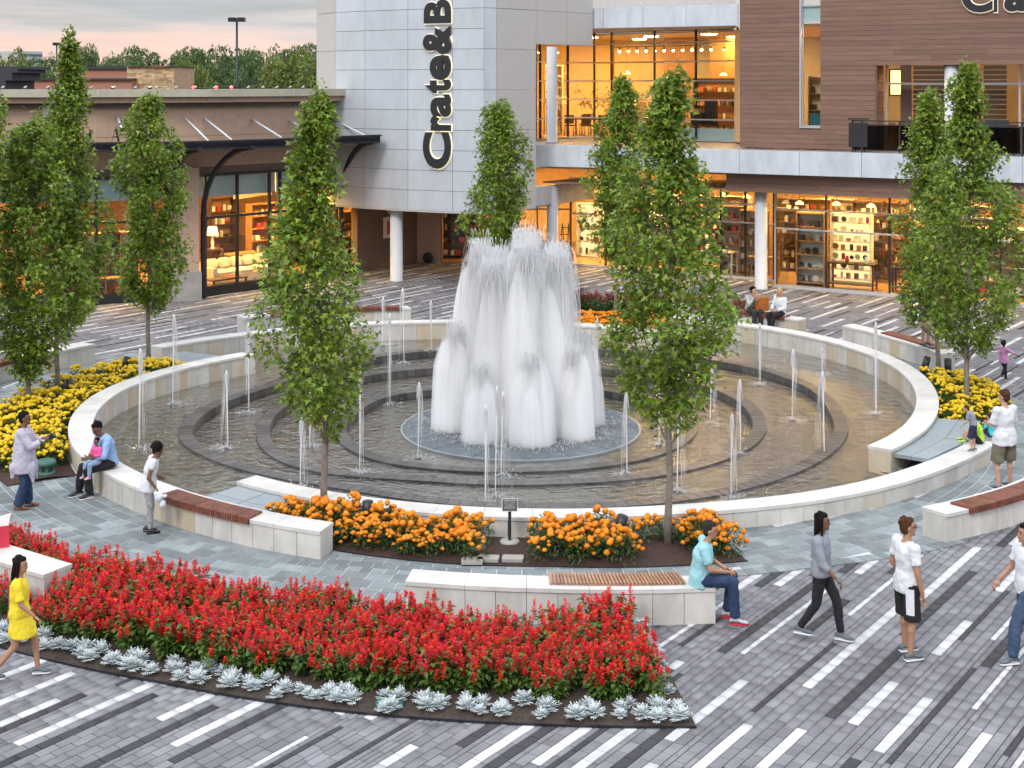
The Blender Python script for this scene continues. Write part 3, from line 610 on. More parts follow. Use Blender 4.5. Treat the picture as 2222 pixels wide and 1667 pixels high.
# ------------------------------------------------------------------ stone benches
def bench(label, rt, a0, a1, h, w=.48, seat=None, seatmat=None):
    p = PO(interp(rt, (a0 + a1) / 2) - w / 2, (a0 + a1) / 2)
    e = empty('stone_bench', (0, 0, 0), label=label, cat='bench', group='curved stone benches round the fountain')
    stone_wall(e, rt, a0, a1, h, w, -.02, seat=seat, seatmat=seatmat, weather=.15); return e
bench('pale stone bench beside the red flower bed with a light wooden slat seat', [(262, 12.13), (272, 12.3), (282, 12.52)], 262, 282, .5, seat=(271.5, 280.3, 'in'), seatmat=mTeak)
bench('stone bench with a dark red slat seat on the striped paving side', [(307, 11.32), (317, 11.65), (340, 12.3)], 307, 334, .48, seat=(309.5, 330, 'out'))
bench('bare stone bench end standing in the left of the red flower bed', [(205, 13.75), (236, 13.58), (240, 13.6)], 214, 240, .5, .52)
bench('stone bench behind the yellow flowers, in front of the furniture shop window', [(156, 12.85), (162, 13.18), (169, 13.58), (186, 14.1)], 156, 185, .5, seat=(165.5, 182, 'in'))
bench('stone bench behind the fountain with a short red slat seat, before the store entrance', [(107, 11.7), (112, 12.0), (130, 12.6)], 107.2, 132, .5, seat=(108.6, 128, 'in'))
bench('stone bench where two women sit beside an orange bag', [(46.5, 12.4), (60, 12.6), (68, 12.9)], 46.5, 67, .5, seat=(48.8, 64, 'in'))
bench('stone bench with a brown slat seat under the woman standing on it', [(19, 11.9), (30, 12.2), (40, 12.6)], 19, 40, .5, seat=(21.5, 33, 'out'))
# ------------------------------------------------------------------ trees
def leaf_mesh(name, C, N_, S, mat, rg, drop=.35):
    """C centres, N_ outward directions, S sizes -> star-shaped leaves as six-cornered polygons"""
    n = len(C); nn = N_ / (np.linalg.norm(N_, axis=1)[:, None] + 1e-9); t = nn * .8 + rg.normal(0, .45, (n, 3)); t[:, 2] -= drop; t /= np.linalg.norm(t, axis=1)[:, None] + 1e-9
    q = rg.normal(0, .5, (n, 3)); q[:, 2] += 1; u = np.cross(t, q); u /= np.linalg.norm(u, axis=1)[:, None] + 1e-9
    w = np.cross(u, t)
    sh = np.array([(0, 0, 0), (.5, .16, .10), (.2, .42, 0), (0, 1, -.12), (-.2, .42, 0), (-.5, .16, .10)])
    V = C[:, None, :] + S[:, None, None] * (u[:, None, :] * sh[None, :, 0:1] + t[:, None, :] * sh[None, :, 1:2] + w[:, None, :] * sh[None, :, 2:3])
    return npmesh(name, V.reshape(-1, 3), np.arange(n * 6), [6] * n, mat)
def maple(base, prof, label, seed, dens=1.0, lmat=None):
    """base: photo pixel of the trunk foot; prof: crown outline rows (y, xl, xr) read at the trunk's distance"""
    rg = np.random.default_rng(seed); g = G(*base); d = g.y; px = F / d
    e = empty('maple_tree', g, label=label, cat='tree', group='columnar maples round the fountain')
    rows = sorted([(H - (y - HZ) / px, (xl - 1111) / px - g.x, (xr - 1111) / px - g.x) for y, xl, xr in prof])
    z = np.array([r[0] for r in rows]); xl = np.array([r[1] for r in rows]); xr = np.array([r[2] for r in rows])
    zb, zt = z[0], z[-1]
    def cen(h): return np.interp(h, z, (xl + xr) / 2)
    def rad(h): return np.interp(h, z, (xr - xl) / 2)
    tr = MB(); hs = np.linspace(-.05, zt - .25, 14); wob = rg.normal(0, .02, 14); wob[0] = wob[1] = 0
    f = np.clip((hs - zb * .8) / (zt - zb), 0, 1) ** .8
    path = [(cen(h) * f[i] + wob[i], wob[::-1][i] * .8, h) for i, h in enumerate(hs)]
    rr = [.066 * (1 - .93 * (max(0, h) / zt) ** .9) + (.02 if i == 0 else 0) for i, h in enumerate(hs)]; tr.tube(path, rr, 9)
    def trunk_at(h): return np.array([np.interp(h, hs, [p[0] for p in path]), np.interp(h, hs, [p[1] for p in path]), h])
    br = MB(); C = []; Nn = []
    nb = int(62 * dens)
    for i in range(nb):
        t = ((i + .5) / nb) ** .85; ze = zb + (zt - zb) * (.03 + .95 * t); a = i * 2.39996 + rg.normal(0, .25)
        lump = 1 + .32 * math.sin(3 * a + 4.3 * ze + seed) + .22 * math.sin(2 * a - 6.1 * ze + 2 * seed); rd = rad(ze); reach = max(.04, rd * min(1.15, max(.45, lump)) * rg.uniform(.66, 1.04) - .13); zs = max(zb * .86, ze - reach * rg.uniform(.9, 1.9))
        p0 = trunk_at(min(zs, zt - .5)); p2 = np.array([cen(ze) + reach * math.cos(a), reach * .92 * math.sin(a), ze]); p1 = (p0 + p2) / 2 + np.array([math.cos(a), math.sin(a), -.35]) * reach * .16
        ts = np.linspace(0, 1, 6)[:, None]; P = (1 - ts) ** 2 * p0 + 2 * ts * (1 - ts) * p1 + ts ** 2 * p2
        br.tube([tuple(p) for p in P], [.018 * (1 - .8 * s) * (.6 + .5 * rd) for s in ts[:, 0]], 5, caps=False)
        nc = int(3 + 5.5 * rd)
        for k in range(nc):
            s = rg.uniform(.2, 1.0) ** .8; c = (1 - s) ** 2 * p0 + 2 * s * (1 - s) * p1 + s ** 2 * p2 + rg.normal(0, .07 + .05 * rd, 3)
            m = int(rg.integers(10, 19)); off = rg.normal(0, .085, (m, 3)); off[:, 2] *= .8
            C.append(c + off); o = np.tile(np.array([math.cos(a), math.sin(a), .15]), (m, 1)) + off * 5; Nn.append(o)
        for k in range(3):              # a dense tuft at the end of each branch
            m = int(rg.integers(26, 44)); off = rg.normal(0, .10 + .03 * rd, (m, 3)); C.append(p2 + rg.normal(0, .09, 3) + off); Nn.append(np.tile(np.array([math.cos(a), math.sin(a), .1]), (m, 1)) + off * 5)
        if i % 2 == 0:                  # loose leading twigs break the outline
            tip = p2 + np.array([math.cos(a) * .08, math.sin(a) * .08, rg.uniform(.1, .28)]); m = 14; C.append(tip + rg.normal(0, .06, (m, 3))); Nn.append(rg.normal(0, 1, (m, 3)))
    C = np.concatenate(C); Nn = np.concatenate(Nn); hz = np.clip(C[:, 2], zb - .15, zt + .1); rel = np.hypot(C[:, 0] - cen(hz), C[:, 1]); ok = rel < rad(hz) * 1.1 + .06; C = C[ok]; Nn = Nn[ok]
    S = rg.uniform(.065, .125, len(C)) * (1 if d < 28 else 1.1)
    t_ = tr.build('trunk', mBark, e, True); br.build('branches', mBark, e, True)
    ob('crown', leaf_mesh('crown', C, Nn, S, lmat or mLeaf, rg), e)
    return e
MAPLES = [
    ((62, 900), [(255, 60, 90), (300, 10, 120), (360, -25, 132), (420, -35, 140), (500, -40, 165), (580, -48, 180), (650, -45, 192), (700, -20, 170), (760, 5, 125), (800, 25, 98), (832, 45, 80)], 'maple whose broad crown hides the shop front, its trunk standing behind the woman in lilac'),
    ((125, 870), [(65, 143, 158), (110, 138, 163), (160, 122, 182), (200, 115, 190), (260, 88, 200), (330, 75, 215), (420, 78, 222), (500, 95, 238), (560, 105, 240), (620, 105, 228), (680, 100, 195), (722, 105, 150)], 'tallest slim maple in the yellow flowers, with a bare spire of a top'),
    ((322, 800), [(203, 318, 343), (250, 278, 358), (300, 250, 380), (360, 250, 402), (440, 250, 418), (500, 236, 430), (560, 240, 425), (620, 255, 400), (650, 280, 375), (675, 300, 340)], 'maple before the shop pier, its trunk at the far end of the yellow bed'),
    ((703, 1128), [(192, 680, 700), (250, 655, 722), (330, 625, 737), (400, 622, 735), (465, 607, 735), (500, 575, 762), (560, 556, 778), (620, 556, 792), (700, 553, 820), (780, 565, 802), (850, 600, 790), (900, 640, 770), (938, 672, 728)], 'maple growing from the orange marigolds beside the end of the stone wall'),
    ((1085, 704), [(222, 1055, 1100), (280, 1040, 1132), (330, 1025, 1150), (400, 1015, 1157), (450, 1002, 1166), (500, 990, 1152), (540, 1030, 1132), (575, 1055, 1105)], 'small maple directly behind the tall white fountain plume'),
    ((1335, 702), [(163, 1337, 1358), (210, 1322, 1383), (260, 1300, 1390), (310, 1280, 1402), (350, 1275, 1402), (420, 1268, 1395), (480, 1265, 1392), (540, 1290, 1392), (590, 1315, 1375)], 'dark maple behind the larger one, in front of the balcony glass'),
    ((1450, 1187), [(150, 1466, 1486), (200, 1405, 1500), (250, 1397, 1505), (300, 1395, 1492), (340, 1370, 1530), (400, 1340, 1560), (460, 1330, 1580), (540, 1320, 1592), (600, 1310, 1595), (650, 1300, 1635), (690, 1292, 1635), (740, 1310, 1585), (800, 1340, 1562), (850, 1335, 1550), (900, 1370, 1512), (932, 1420, 1480)], 'largest maple, rising from bare mulch between orange marigolds'),
    ((2098, 900), [(133, 2086, 2110), (200, 2062, 2135), (270, 2056, 2137), (330, 2040, 2185), (400, 2005, 2208), (460, 2000, 2215), (540, 1988, 2215), (620, 1992, 2222), (680, 2012, 2228), (720, 2040, 2165), (765, 2062, 2132)], 'maple whose trunk stands in the middle of the right yellow bed'),
    ((2036, 825), [(198, 2002, 2028), (250, 1978, 2050), (320, 1960, 2070), (400, 1955, 2082), (470, 1945, 2090), (550, 1945, 2082), (620, 1952, 2080), (690, 1962, 2070), (725, 1995, 2058)], 'maple behind the right yellow bed, next to the black spotlights'),
    ((-62, 930), [(140, -75, -55), (215, -80, -2), (260, -90, 12), (320, -110, 8), (420, -130, 0), (520, -140, -5), (620, -140, 0), (720, -120, -10), (800, -90, -40)], 'maple cut off by the picture edge beside the yellow bed')]
for i, (b_, pr_, lb_) in enumerate(MAPLES): maple(b_, pr_, lb_, 200 + i)

# far trees beyond the roofs: four shapes, copied
def far_tree(seed, mat, n=2600):
    rg = np.random.default_rng(seed); C = []
    lobes = [(rg.uniform(-.32, .32), rg.uniform(-.32, .32), rg.uniform(.45, .86), rg.uniform(.13, .26)) for k in range(15)]
    for x, y, z, r in lobes:
        m = n // 15; v = rg.normal(0, 1, (m, 3)); v /= np.linalg.norm(v, axis=1)[:, None]; v *= (r * rg.uniform(.55, 1.05, m) ** .5)[:, None]; v[:, 2] *= .7; C.append(np.array([x, y, z]) + v)
    C = np.concatenate(C); me = leaf_mesh('crown', C, C - np.array([0, 0, .6]), rg.uniform(.03, .06, len(C)), mat, rg, .1)
    t = MB(); t.tube([(0, 0, 0), (.01, 0, .3), (0, .01, .6)], [.03, .022, .01], 7)
    for k in range(7):
        x, y, z, r = lobes[k]; t.tube([(0, 0, .28 + .02 * k), (x * .5, y * .5, z * .7), (x, y, z)], [.014, .01, .004], 5, caps=False)
    return me, t.mesh('trunk', mBark, True)
FT = [far_tree(300, mLeaf2), far_tree(301, mLeaf2), far_tree(302, mLeaf2), far_tree(303, mLeaf3)]
# (px centre, top px, half-width px, depth, shape)
FAR = [(15, 108, 48, 120, 3), (95, 118, 40, 210, 0), (135, 105, 40, 220, 1), (185, 99, 40, 240, 2), (222, 118, 42, 200, 0), (262, 104, 45, 230, 1), (300, 103, 42, 215, 2), (345, 116, 35, 200, 0), (385, 108, 42, 205, 1), (425, 104, 38, 215, 2), (462, 93, 45, 225, 0), (500, 100, 40, 200, 1), (545, 112, 48, 190, 2), (575, 98, 48, 230, 0), (620, 98, 48, 230, 1), (660, 96, 48, 225, 2), (700, 97, 46, 220, 0), (425, 133, 52, 118, 3), (628, 112, 78, 112, 3), (470, 135, 40, 150, 2), (350, 135, 40, 170, 0), (240, 128, 50, 160, 1), (60, 130, 45, 150, 2), (530, 140, 45, 140, 0), (690, 118, 50, 130, 2), (310, 122, 45, 180, 1), (160, 112, 45, 260, 0), (405, 112, 48, 250, 2), (520, 104, 50, 255, 1), (280, 110, 50, 255, 0)]
for i, (px, py, hw, d, k) in enumerate(FAR):
    p = D(px, py, d); hgt = p.z / .98; w = hw * d / F / .5
    col = 'olive-yellow' if k == 3 else 'dark green'
    e = empty('broadleaf_tree', (p.x, p.y, -.1), i * 1.7, '%s broadleaf tree in the wood beyond the low roofs' % col if k != 3 else ('olive-yellow broadleaf tree beside the brown stone-faced building' if 100 < px < 500 else 'large olive-yellow tree between the tall lamp post and the pale tower' if px > 500 else 'olive-yellow broadleaf tree behind the dark roof pier'), 'tree', 'trees beyond the roofs')
    for me, nm in ((FT[k][0], 'crown'), (FT[k][1], 'trunk')):
        o = ob(nm, me, e); o.scale = (w, w, hgt)

# ------------------------------------------------------------------ flower beds
def blade(V, Lf, FS, p, d, l, w, up=.3):                # one pointed leaf: four corners
    pass
class PB:                                               # fast polygon batch for plants
    def __init__(s): s.V = []; s.LV = []; s.FS = []; s.MI = []
    def leaf(s, p, d, l, w, mi, bend=.2):
        p = np.array(p, float); d = np.array(d, float); d /= np.linalg.norm(d) + 1e-9; u = np.cross(d, (0, 0, 1)); nu = np.linalg.norm(u); u = np.array((1., 0, 0)) if nu < 1e-3 else u / nu
        o = len(s.V); s.V += [p, p + d * l * .5 + u * w / 2, p + d * l + np.array((0, 0, -bend * l)), p + d * l * .5 - u * w / 2]; s.LV += [o, o + 1, o + 2, o + 3]; s.FS.append(4); s.MI.append(mi)
    def mb(s, m, mi):
        o = len(s.V); s.V += [np.array(v) for v in m.v]
        for f in m.f: s.LV += [i + o for i in f]; s.FS.append(len(f)); s.MI.append(mi)
    def mesh(s, name, mats): return npmesh(name, np.array(s.V), s.LV, s.FS, mats, s.MI)
def salvia(seed, fm=None):
    rg = np.random.default_rng(seed); b = PB(); n = int(rg.integers(9, 13))
    for k in range(n):
        a = rg.uniform(0, 6.28); r = .15 * math.sqrt(rg.random()); hh = rg.uniform(.27, .47); x, y = r * math.cos(a), r * math.sin(a); lx, ly = x * 1.35, y * 1.35
        st = MB(); st.tube([(x * .4, y * .4, 0), (lx, ly, hh)], [.005, .003], 3, caps=False); b.mb(st, 0)
        for j in range(10):
            t = rg.uniform(.2, 1.0); q = rg.uniform(0, 6.28); b.leaf((x * .4 + (lx - x * .4) * t, y * .4 + (ly - y * .4) * t, hh * t), (math.cos(q), math.sin(q), rg.uniform(-.3, .4)), rg.uniform(.06, .11), rg.uniform(.04, .065), 0, .3)
        if rg.random() < .84:
            L = rg.uniform(.06, .15)
            for j in range(26):
                t = j / 26; q = j * 2.4 + rg.normal(0, .3); rr = .034 * (1 - .65 * t)
                b.leaf((lx, ly, hh - .05 + L * t), (math.cos(q), math.sin(q), .35 + .8 * t), rr + rg.uniform(.012, .032), rg.uniform(.016, .030), 1, .2)
    return b.mesh('salvia_plant', [mGreen, fm or mRed])
SAL = [salvia(400 + i) for i in range(7)]; CRI = [salvia(420 + i, mCrim) for i in range(3)]
def soil_strip(name, parent, a0, a1, ri, ro, z, mat, n=40, hump=.03):
    V = []; LV = []; m = 6; rg = np.random.default_rng(9)
    for i in range(n + 1):
        a = a0 + (a1 - a0) * i / n
        for j in range(m + 1):
            t = j / m; V.append(PO(ri(a) + (ro(a) - ri(a)) * t, a, z if j in (0, m) else z + hump * math.sin(t * 3.14) + rg.normal(0, .006)))
    for i in range(n):
        for j in range(m): o = i * (m + 1) + j; LV += [o, o + 1, o + m + 2, o + m + 1]
    return ob(name, npmesh(name, V, LV, [4] * (n * m), mat, smooth=True), parent)
def edging(parent, a0, a1, rf, z0, z1, t=.012, n=40):
    b = MB()
    for i in range(n):
        c0, c1 = a0 + (a1 - a0) * i / n, a0 + (a1 - a0) * (i + 1) / n; b.hexa(arc_block(rf(c0) + t, rf(c1) + t, rf(c0), rf(c1), c0, c1, z0, z1))
    b.build('bed_edging', mDarkSteel, parent)
bedR = empty('red_salvia_bed', (0, 0, 0), label='long curved bed of red salvia edged with silver plants on the striped paving', cat='flower bed')
soil_strip('soil', bedR, 224, 277.2, lambda a: interp(BED_BACK, a), lambda a: interp(BED_FRONT, a), .018, mSoilD, 60, .05)
edging(bedR, 224, 277.2, lambda a: interp(BED_FRONT, a), -.005, .03, n=60)
def bench3(a, r): return a < 240.6 and 12.95 < r < 13.72
rg = np.random.default_rng(21); pl = []; r = 12.35
while r < 15.0:
    n = int(2 * math.pi * r * 53 / 360 / .235)
    for k in range(n):
        a = 224 + 53 * (k + rg.uniform(.1, .9)) / n; rr = r + rg.uniform(-.09, .09)
        if rr < interp(BED_BACK, a) + .18 or rr > interp(BED_FRONT, a) - (.50 if a > 238 else .62) or bench3(a, rr): continue
        p = PO(rr, a)
        if p.x > 1.80 - .11 * (p.y - 15.4): continue
        pl.append((p.y, p))
    r += .215
pl.sort(key=lambda t: t[0]); restV = []
def joined(name, meshes, items, parent, mats):
    """many plants as one mesh"""
    V = []; LV = []; FS = []; MI = []; o = 0
    for me, loc, rz, s in items:
        n = len(me.vertices); co = np.empty(n * 3, np.float32); me.vertices.foreach_get('co', co); co = co.reshape(-1, 3) * s
        c_, s_ = math.cos(rz), math.sin(rz); co = np.stack([co[:, 0] * c_ - co[:, 1] * s_ + loc[0], co[:, 0] * s_ + co[:, 1] * c_ + loc[1], co[:, 2] + loc[2]], 1)
        lv = np.empty(len(me.loops), np.int32); me.loops.foreach_get('vertex_index', lv); fs = np.empty(len(me.polygons), np.int32); me.polygons.foreach_get('loop_total', fs); mi = np.empty(len(me.polygons), np.int32); me.polygons.foreach_get('material_index', mi)
        V.append(co); LV.append(lv + o); FS.append(fs); MI.append(mi); o += n
    return tag(ob(name, npmesh(name, np.concatenate(V), np.concatenate(LV), np.concatenate(FS), mats, np.concatenate(MI)), parent), kind='stuff')
rest = []
vis = [t for t in pl if abs(t[1].x) < .39 * t[1].y]
for i, (y, p) in enumerate(vis):
    me = SAL[int(rg.integers(7))]; s = rg.uniform(.85, 1.15) * (1.0 + .12 * math.sin(p.x * 2.1 + p.y)); rz = rg.uniform(0, 6.28)
    if i < 300:
        o = ob('salvia_plant', me, bedR, (p.x, p.y, .02), rz); o.scale = (s, s, s)
    else: rest.append((me, (p.x, p.y, .02), rz, s))
if rest: joined('salvia_mass', SAL, rest, bedR, [mGreen, mRed])
# crimson bed behind the fountain
bedC = empty('crimson_bed', (0, 0, 0), label='crimson salvia bed behind the far fountain wall, before the store windows', cat='flower bed')
soil_strip('soil', bedC, 56, 88, lambda a: 12.7, lambda a: 14.2, .02, mSoilD)
for i in range(110):
    a = rg.uniform(56.5, 87.5); rr = rg.uniform(12.85, 14.05); p = PO(rr, a); o = ob('salvia_plant', CRI[i % 3], bedC, (p.x, p.y, .02), rg.uniform(0, 6.28)); s = rg.uniform(.9, 1.25); o.scale = (s, s, s)

# silver dusty miller, each its own plant
def dusty(seed):
    rg = np.random.default_rng(seed); b = PB()
    for k in range(22):
        t = k / 22; q = k * 2.4; el = .15 + 1.0 * t; d = np.array((math.cos(q) * math.cos(el), math.sin(q) * math.cos(el), math.sin(el))); l = rg.uniform(.10, .16) * (1.1 - .35 * t); p0 = np.array((0, 0, .03 + .05 * t))
        u = np.cross(d, (0, 0, 1)); u /= np.linalg.norm(u) + 1e-9
        b.leaf(p0, d, l, .018, 0, .15)
        for s in (-1, 1):
            for f in (.2, .4, .6, .8): b.leaf(p0 + d * l * f * .95, d * .8 + u * s * .9, l * .46 * (1.2 - f * .6), .014, 0, .1)
    return b.mesh('dusty_miller', [mSilver])
DUS = [dusty(440 + i) for i in range(4)]
def put_dusty(p, where, s):
    o = ob('dusty_miller', DUS[int(rg.integers(4))], None, (p.x, p.y, .025), rg.uniform(0, 6.28)); o.scale = (s, s, s * rg.uniform(.9, 1.1))
    tag(o, 'silver-leaved dusty miller plant %s of the red flower bed' % where, 'plant', 'silver plants along the red flower bed')
for row, (off, step) in enumerate(((.15, 1.05), (.33, 1.05))):
    a = 240.0 + row * .6
    while a < 277:
        if rg.random() < .97:
            p = PO(interp(BED_FRONT, a) - off + rg.normal(0, .045), a + rg.normal(0, .3))
            if p.x < 2.0: put_dusty(p, 'along the curved front edge', rg.uniform(.75, 1.2))
        a += step * rg.uniform(.7, 1.05)
for y in np.arange(15.55, 18.2, .2):
    for xo in (.0, -.19):
        p = Vector((2.14 - .07 * (y - 15.4) - .2 + xo + rg.normal(0, .03), y + rg.normal(0, .04), 0))
        if rg.random() < .85: put_dusty(p, 'along the straight side by the bench', rg.uniform(.65, 1.05))

# marigolds
def marigold(seed, fm):
    rg = np.random.default_rng(seed); b = PB(); n = 150
    for k in range(n):
        a = rg.uniform(0, 6.28); el = rg.uniform(0, 1.4); r = rg.uniform(.4, 1) ** .5; p = np.array((math.cos(a) * math.cos(el) * .2 * r, math.sin(a) * math.cos(el) * .2 * r, .04 + math.sin(el) * .25 * r)); d = np.array((math.cos(a), math.sin(a), rg.uniform(-.2, 1.2)))
        b.leaf(p, d + rg.normal(0, .5, 3), rg.uniform(.05, .09), rg.uniform(.016, .03), 0, .25)
    for k in range(int(rg.integers(9, 15))):
        a = rg.uniform(0, 6.28); el = rg.uniform(.15, 1.5); p = np.array((math.cos(a) * math.cos(el) * .23, math.sin(a) * math.cos(el) * .23, .07 + math.sin(el) * .27)); s = rg.uniform(.028, .044)
        m = MB(); m.ball(p, (s, s, s * .78), None, 7, 5); m2 = MB(); m2.v = [tuple(np.array(v) + rg.normal(0, s * .07, 3)) for v in m.v]; m2.f = m.f; b.mb(m2, 1)
        for j in range(9):
            q = j * .7; b.leaf(p + np.array((0, 0, -.2 * s)), (math.cos(q), math.sin(q), .25), s * 1.3, s * .9, 1, .15)
    return b.mesh('marigold_bush', [mMgreen, fm])
MAY = [marigold(460 + i, mYel) for i in range(5)]; MAO = [marigold(470 + i, mOra) for i in range(5)]
def mari_bed(name, label, a0, a1, ri, ro, meshes, skip=None, step=.24, mat=mSoil, hump=.05):
    e = empty(name, (0, 0, 0), label=label, cat='flower bed')
    soil_strip('soil', e, a0, a1, ri, ro, .018, mat, 40, hump); edging(e, a0, a1, ro, .0, .03)
    am = (a0 + a1) / 2; r = min(ri(a0), ri(a1), ri(am)); rmax = max(ro(a0), ro(a1), ro(am)) + .2
    while r < rmax:
        n = max(1, int(R(a1 - a0) * r / step))
        for k in range(n):
            a = a0 + (a1 - a0) * (k + rg.uniform(.1, .9)) / n; rr = r + rg.uniform(-.08, .08)
            if rr < ri(a) + .15 or rr > ro(a) - .16 or (skip and skip(a, rr)): continue
            p = PO(rr, a); o = ob('marigold_bush', meshes[int(rg.integers(5))], e, (p.x, p.y, .03), rg.uniform(0, 6.28)); s = rg.uniform(.8, 1.35); o.scale = (s, s, s * rg.uniform(.85, 1.25))
        r += step * .85
    return e
a1o = lambda a: interp(ARC[0][0], a) + .01; a2o = lambda a: interp(ARC[1][0], a) + .01
OB = [(243, 9.62), (251.5, 9.8), (252.6, 9.87), (263, 10.04), (272, 10.1), (280, 10.28), (289.5, 10.45)]
SGN = math.degrees(math.atan2(21.6 - CY, -.04 - CX)) % 360; TRG = math.degrees(math.atan2(21.42 - CY, 2.5 - CX)) % 360
mari_bed('orange_marigold_bed', 'bed of orange marigolds against the low front wall of the fountain', 243.5, 289.3, a2o, lambda a: interp(OB, a), MAO, lambda a, r: (265.6 < a < 271.2) or (279.6 < a < 285.2 and r > 9.25))
mari_bed('yellow_marigold_bed', 'bed of yellow marigolds where the green vent stands, left of the fountain wall', 158.5, 212.3, a1o, lambda a: interp([(156, 10.5), (160, 11.0), (170, 11.3), (185, 11.58), (200, 11.45), (213, 11.2)], a), MAY, lambda a, r: (175.5 < a < 178.5 and 10.5 < r) or (a > 208.5 and r > 10.1) or (165.2 < a < 166.8))
mari_bed('yellow_marigold_bed', 'bed of yellow marigolds beside the grey bridge slab where children sit', -14.5, 20, lambda a: interp(ARC[2][0], a + 360) + .01, lambda a: interp([(-14.5, 9.75), (-10, 10.4), (-3, 11.03), (5, 11.43), (20, 11.45)], a), MAY, lambda a, r: (a < -9 and r > 9.9) or (a > 12.5) or (2.2 < a < 4.2))
mari_bed('orange_marigold_bed', 'small bed of orange marigolds behind the fountain below the crimson flowers', 64, 86, lambda a: interp(ARC[3][0], a + 360) + .01, lambda a: 10.9, MAO)
# ------------------------------------------------------------------ buildings
class FL:                               # straight facade line: s along it, off positive into the building
    def __init__(s, p0, p1):
        s.p = Vector(p0); e = Vector(p1); s.d = (e - s.p); s.L = s.d.length; s.d.normalize(); s.n = Vector((-s.d.y, s.d.x)); s.rz = math.atan2(s.d.y, s.d.x)
    def at(s, t, off=0.0): return s.p + s.d * t + s.n * off
    def s_(s, px, off=0.0):             # where the sight line of photo column px meets the line
        k = (px - 1111) / F; q = s.p + s.n * off; return (k * q.y - q.x) / (s.d.x - k * s.d.y)
    def bx(s, b, s0, s1, z0, z1, off=0.0, t=.1, mat=0): return b.seg(s.at(s0), s.at(s1), z0, z1, t, off, mat)
    def P(s, t, off, z): q = s.at(t, off); return Vector((q.x, q.y, z))
def window(parent, fl, s0, s1, z0, z1, vs, hs, off=.05, fm=None, fw=.05, hm=None, name='window', glassm=None):
    """glazed wall: frame, mullions and one pane per bay"""
    w = ob(name, None, parent); fm = fm or mAluM; hm = hm or fm
    for v in [s0] + list(vs) + [s1]: fl.bx(MB(), v - fw / 2, v + fw / 2, z0, z1, off - .03, .1).build('mullion', fm, w)
    for z in [z0] + list(hs) + [z1]: fl.bx(MB(), s0, s1, z - fw / 2, z + fw / 2, off - .045, .09).build('transom', hm, w)
    V = [s0] + list(vs) + [s1]; Z = [z0] + list(hs) + [z1]
    for i in range(len(V) - 1):
        for j in range(len(Z) - 1): fl.bx(MB(), V[i] + fw / 2, V[i + 1] - fw / 2, Z[j] + fw / 2, Z[j + 1] - fw / 2, off + .01, .012).build('pane', glassm or mGlass, w)
    return w

# ---- main store
store = empty('store_building', (0, 0, 0), label='large modern store with a pale metal tower, curved balcony and brown board cladding', cat='building')
def T_(px, d): return ((px - 1111) / F * d, d)
tw = [T_(729, 51.5), T_(792, 50.6), T_(885, 49.5), T_(982, 48.75), T_(1050, 48.35), (-.57, 48.6)]
ZT = [2.78 + .742 * k for k in range(13)]
tp = ob('tower', None, store)
for i in range(len(tw) - 1):
    fl = FL(tw[i], tw[i + 1])
    st = 1 if i < 4 else 2
    for k in range(0, 12, st): fl.bx(MB(), .008, fl.L - .008, ZT[k] + .008, ZT[min(k + st, 12)] - .008, 0, .05).build('metal_panel', mAlu, tp)
    fl.bx(MB(), 0, fl.L, 2.8, 11.8, .03, .3).build('tower_wall', mCore, tp)
fl = FL((-7.75, 53.0), tw[0]); fl.n = -fl.n if False else fl.n
for k in range(0, 12, 2): fl.bx(MB(), .0, fl.L - .01, ZT[k] + .008, ZT[k + 2] - .008, 0, .2).build('stucco_panel', mStucco, tp)
MB().prism([*tw, (3.2, 55), (-3, 57.5), (-7.75, 53.2)], 2.72, 2.80).build('tower_soffit', mStucco, tp)
# stucco wall right of the tower
sw = FL((-.57, 48.6), (3.15, 52.15)); sR = sw.s_(1163)
swp = ob('stucco_wall', None, store)
for k in range(0, 12, 2): sw.bx(MB(), .01, sR, ZT[k] + .008, ZT[k + 2] - .008, 0, .35).build('stucco_panel', mStucco, swp)
s2 = sw.s_(1230)
for a_, b_ in ((sR + .012, s2 - .008), (s2 + .008, sw.L)):
    sw.bx(MB(), a_, b_, 8.94, 10.19, 0, .35).build('stucco_panel', mStucco, swp); sw.bx(MB(), a_, b_, 10.2, 11.8, 0, .35).build('stucco_panel', mStucco, swp)
FL((1.1, 55), (9, 54.3)).bx(MB(), 0, 8, 9.9, 12.4, 0, .3).build('upper_wall', mStucco, store)
# low pale band over the recessed glass
lb = FL((.9, 51.0), (3.3, 54.3)); b = MB(); lb.bx(b, 0, lb.L * .5, 2.78, 3.5, 0, .3); b.build('band_panel', mAluF, store); b = MB(); lb.bx(b, lb.L * .5 + .01, lb.L, 2.78, 3.5, 0, .3); b.build('band_panel', mAluF, store)

# balcony
FP = [(.9, 51.7), (2.98, 50.9), (4.6, 49.8), (6.2, 48.7), (8.1, 47.55), (10.0, 46.5), (11.9, 45.5), (14.1, 44.25), (16.4, 42.95), (19.5, 41.1)]
bal = ob('balcony', None, store)
for i in range(len(FP) - 1):
    fl = FL(FP[i], FP[i + 1]); fl.bx(MB(), .007, fl.L - .007, 4.26, 5.1, 0, .06).build('fascia_panel', mAluF, bal)
mDeck = M('terrace_deck', (.25, .22, .22), .5, .12, 5, world=True)
MB().prism([(x, y + .05) for x, y in FP] + [(22, 46), (9.5, 57), (3, 60), (1.0, 57)], 4.3, 5.06).build('deck', mDeck, bal)
wf = FL((8.45, 49.6), (20.5, 42.37))
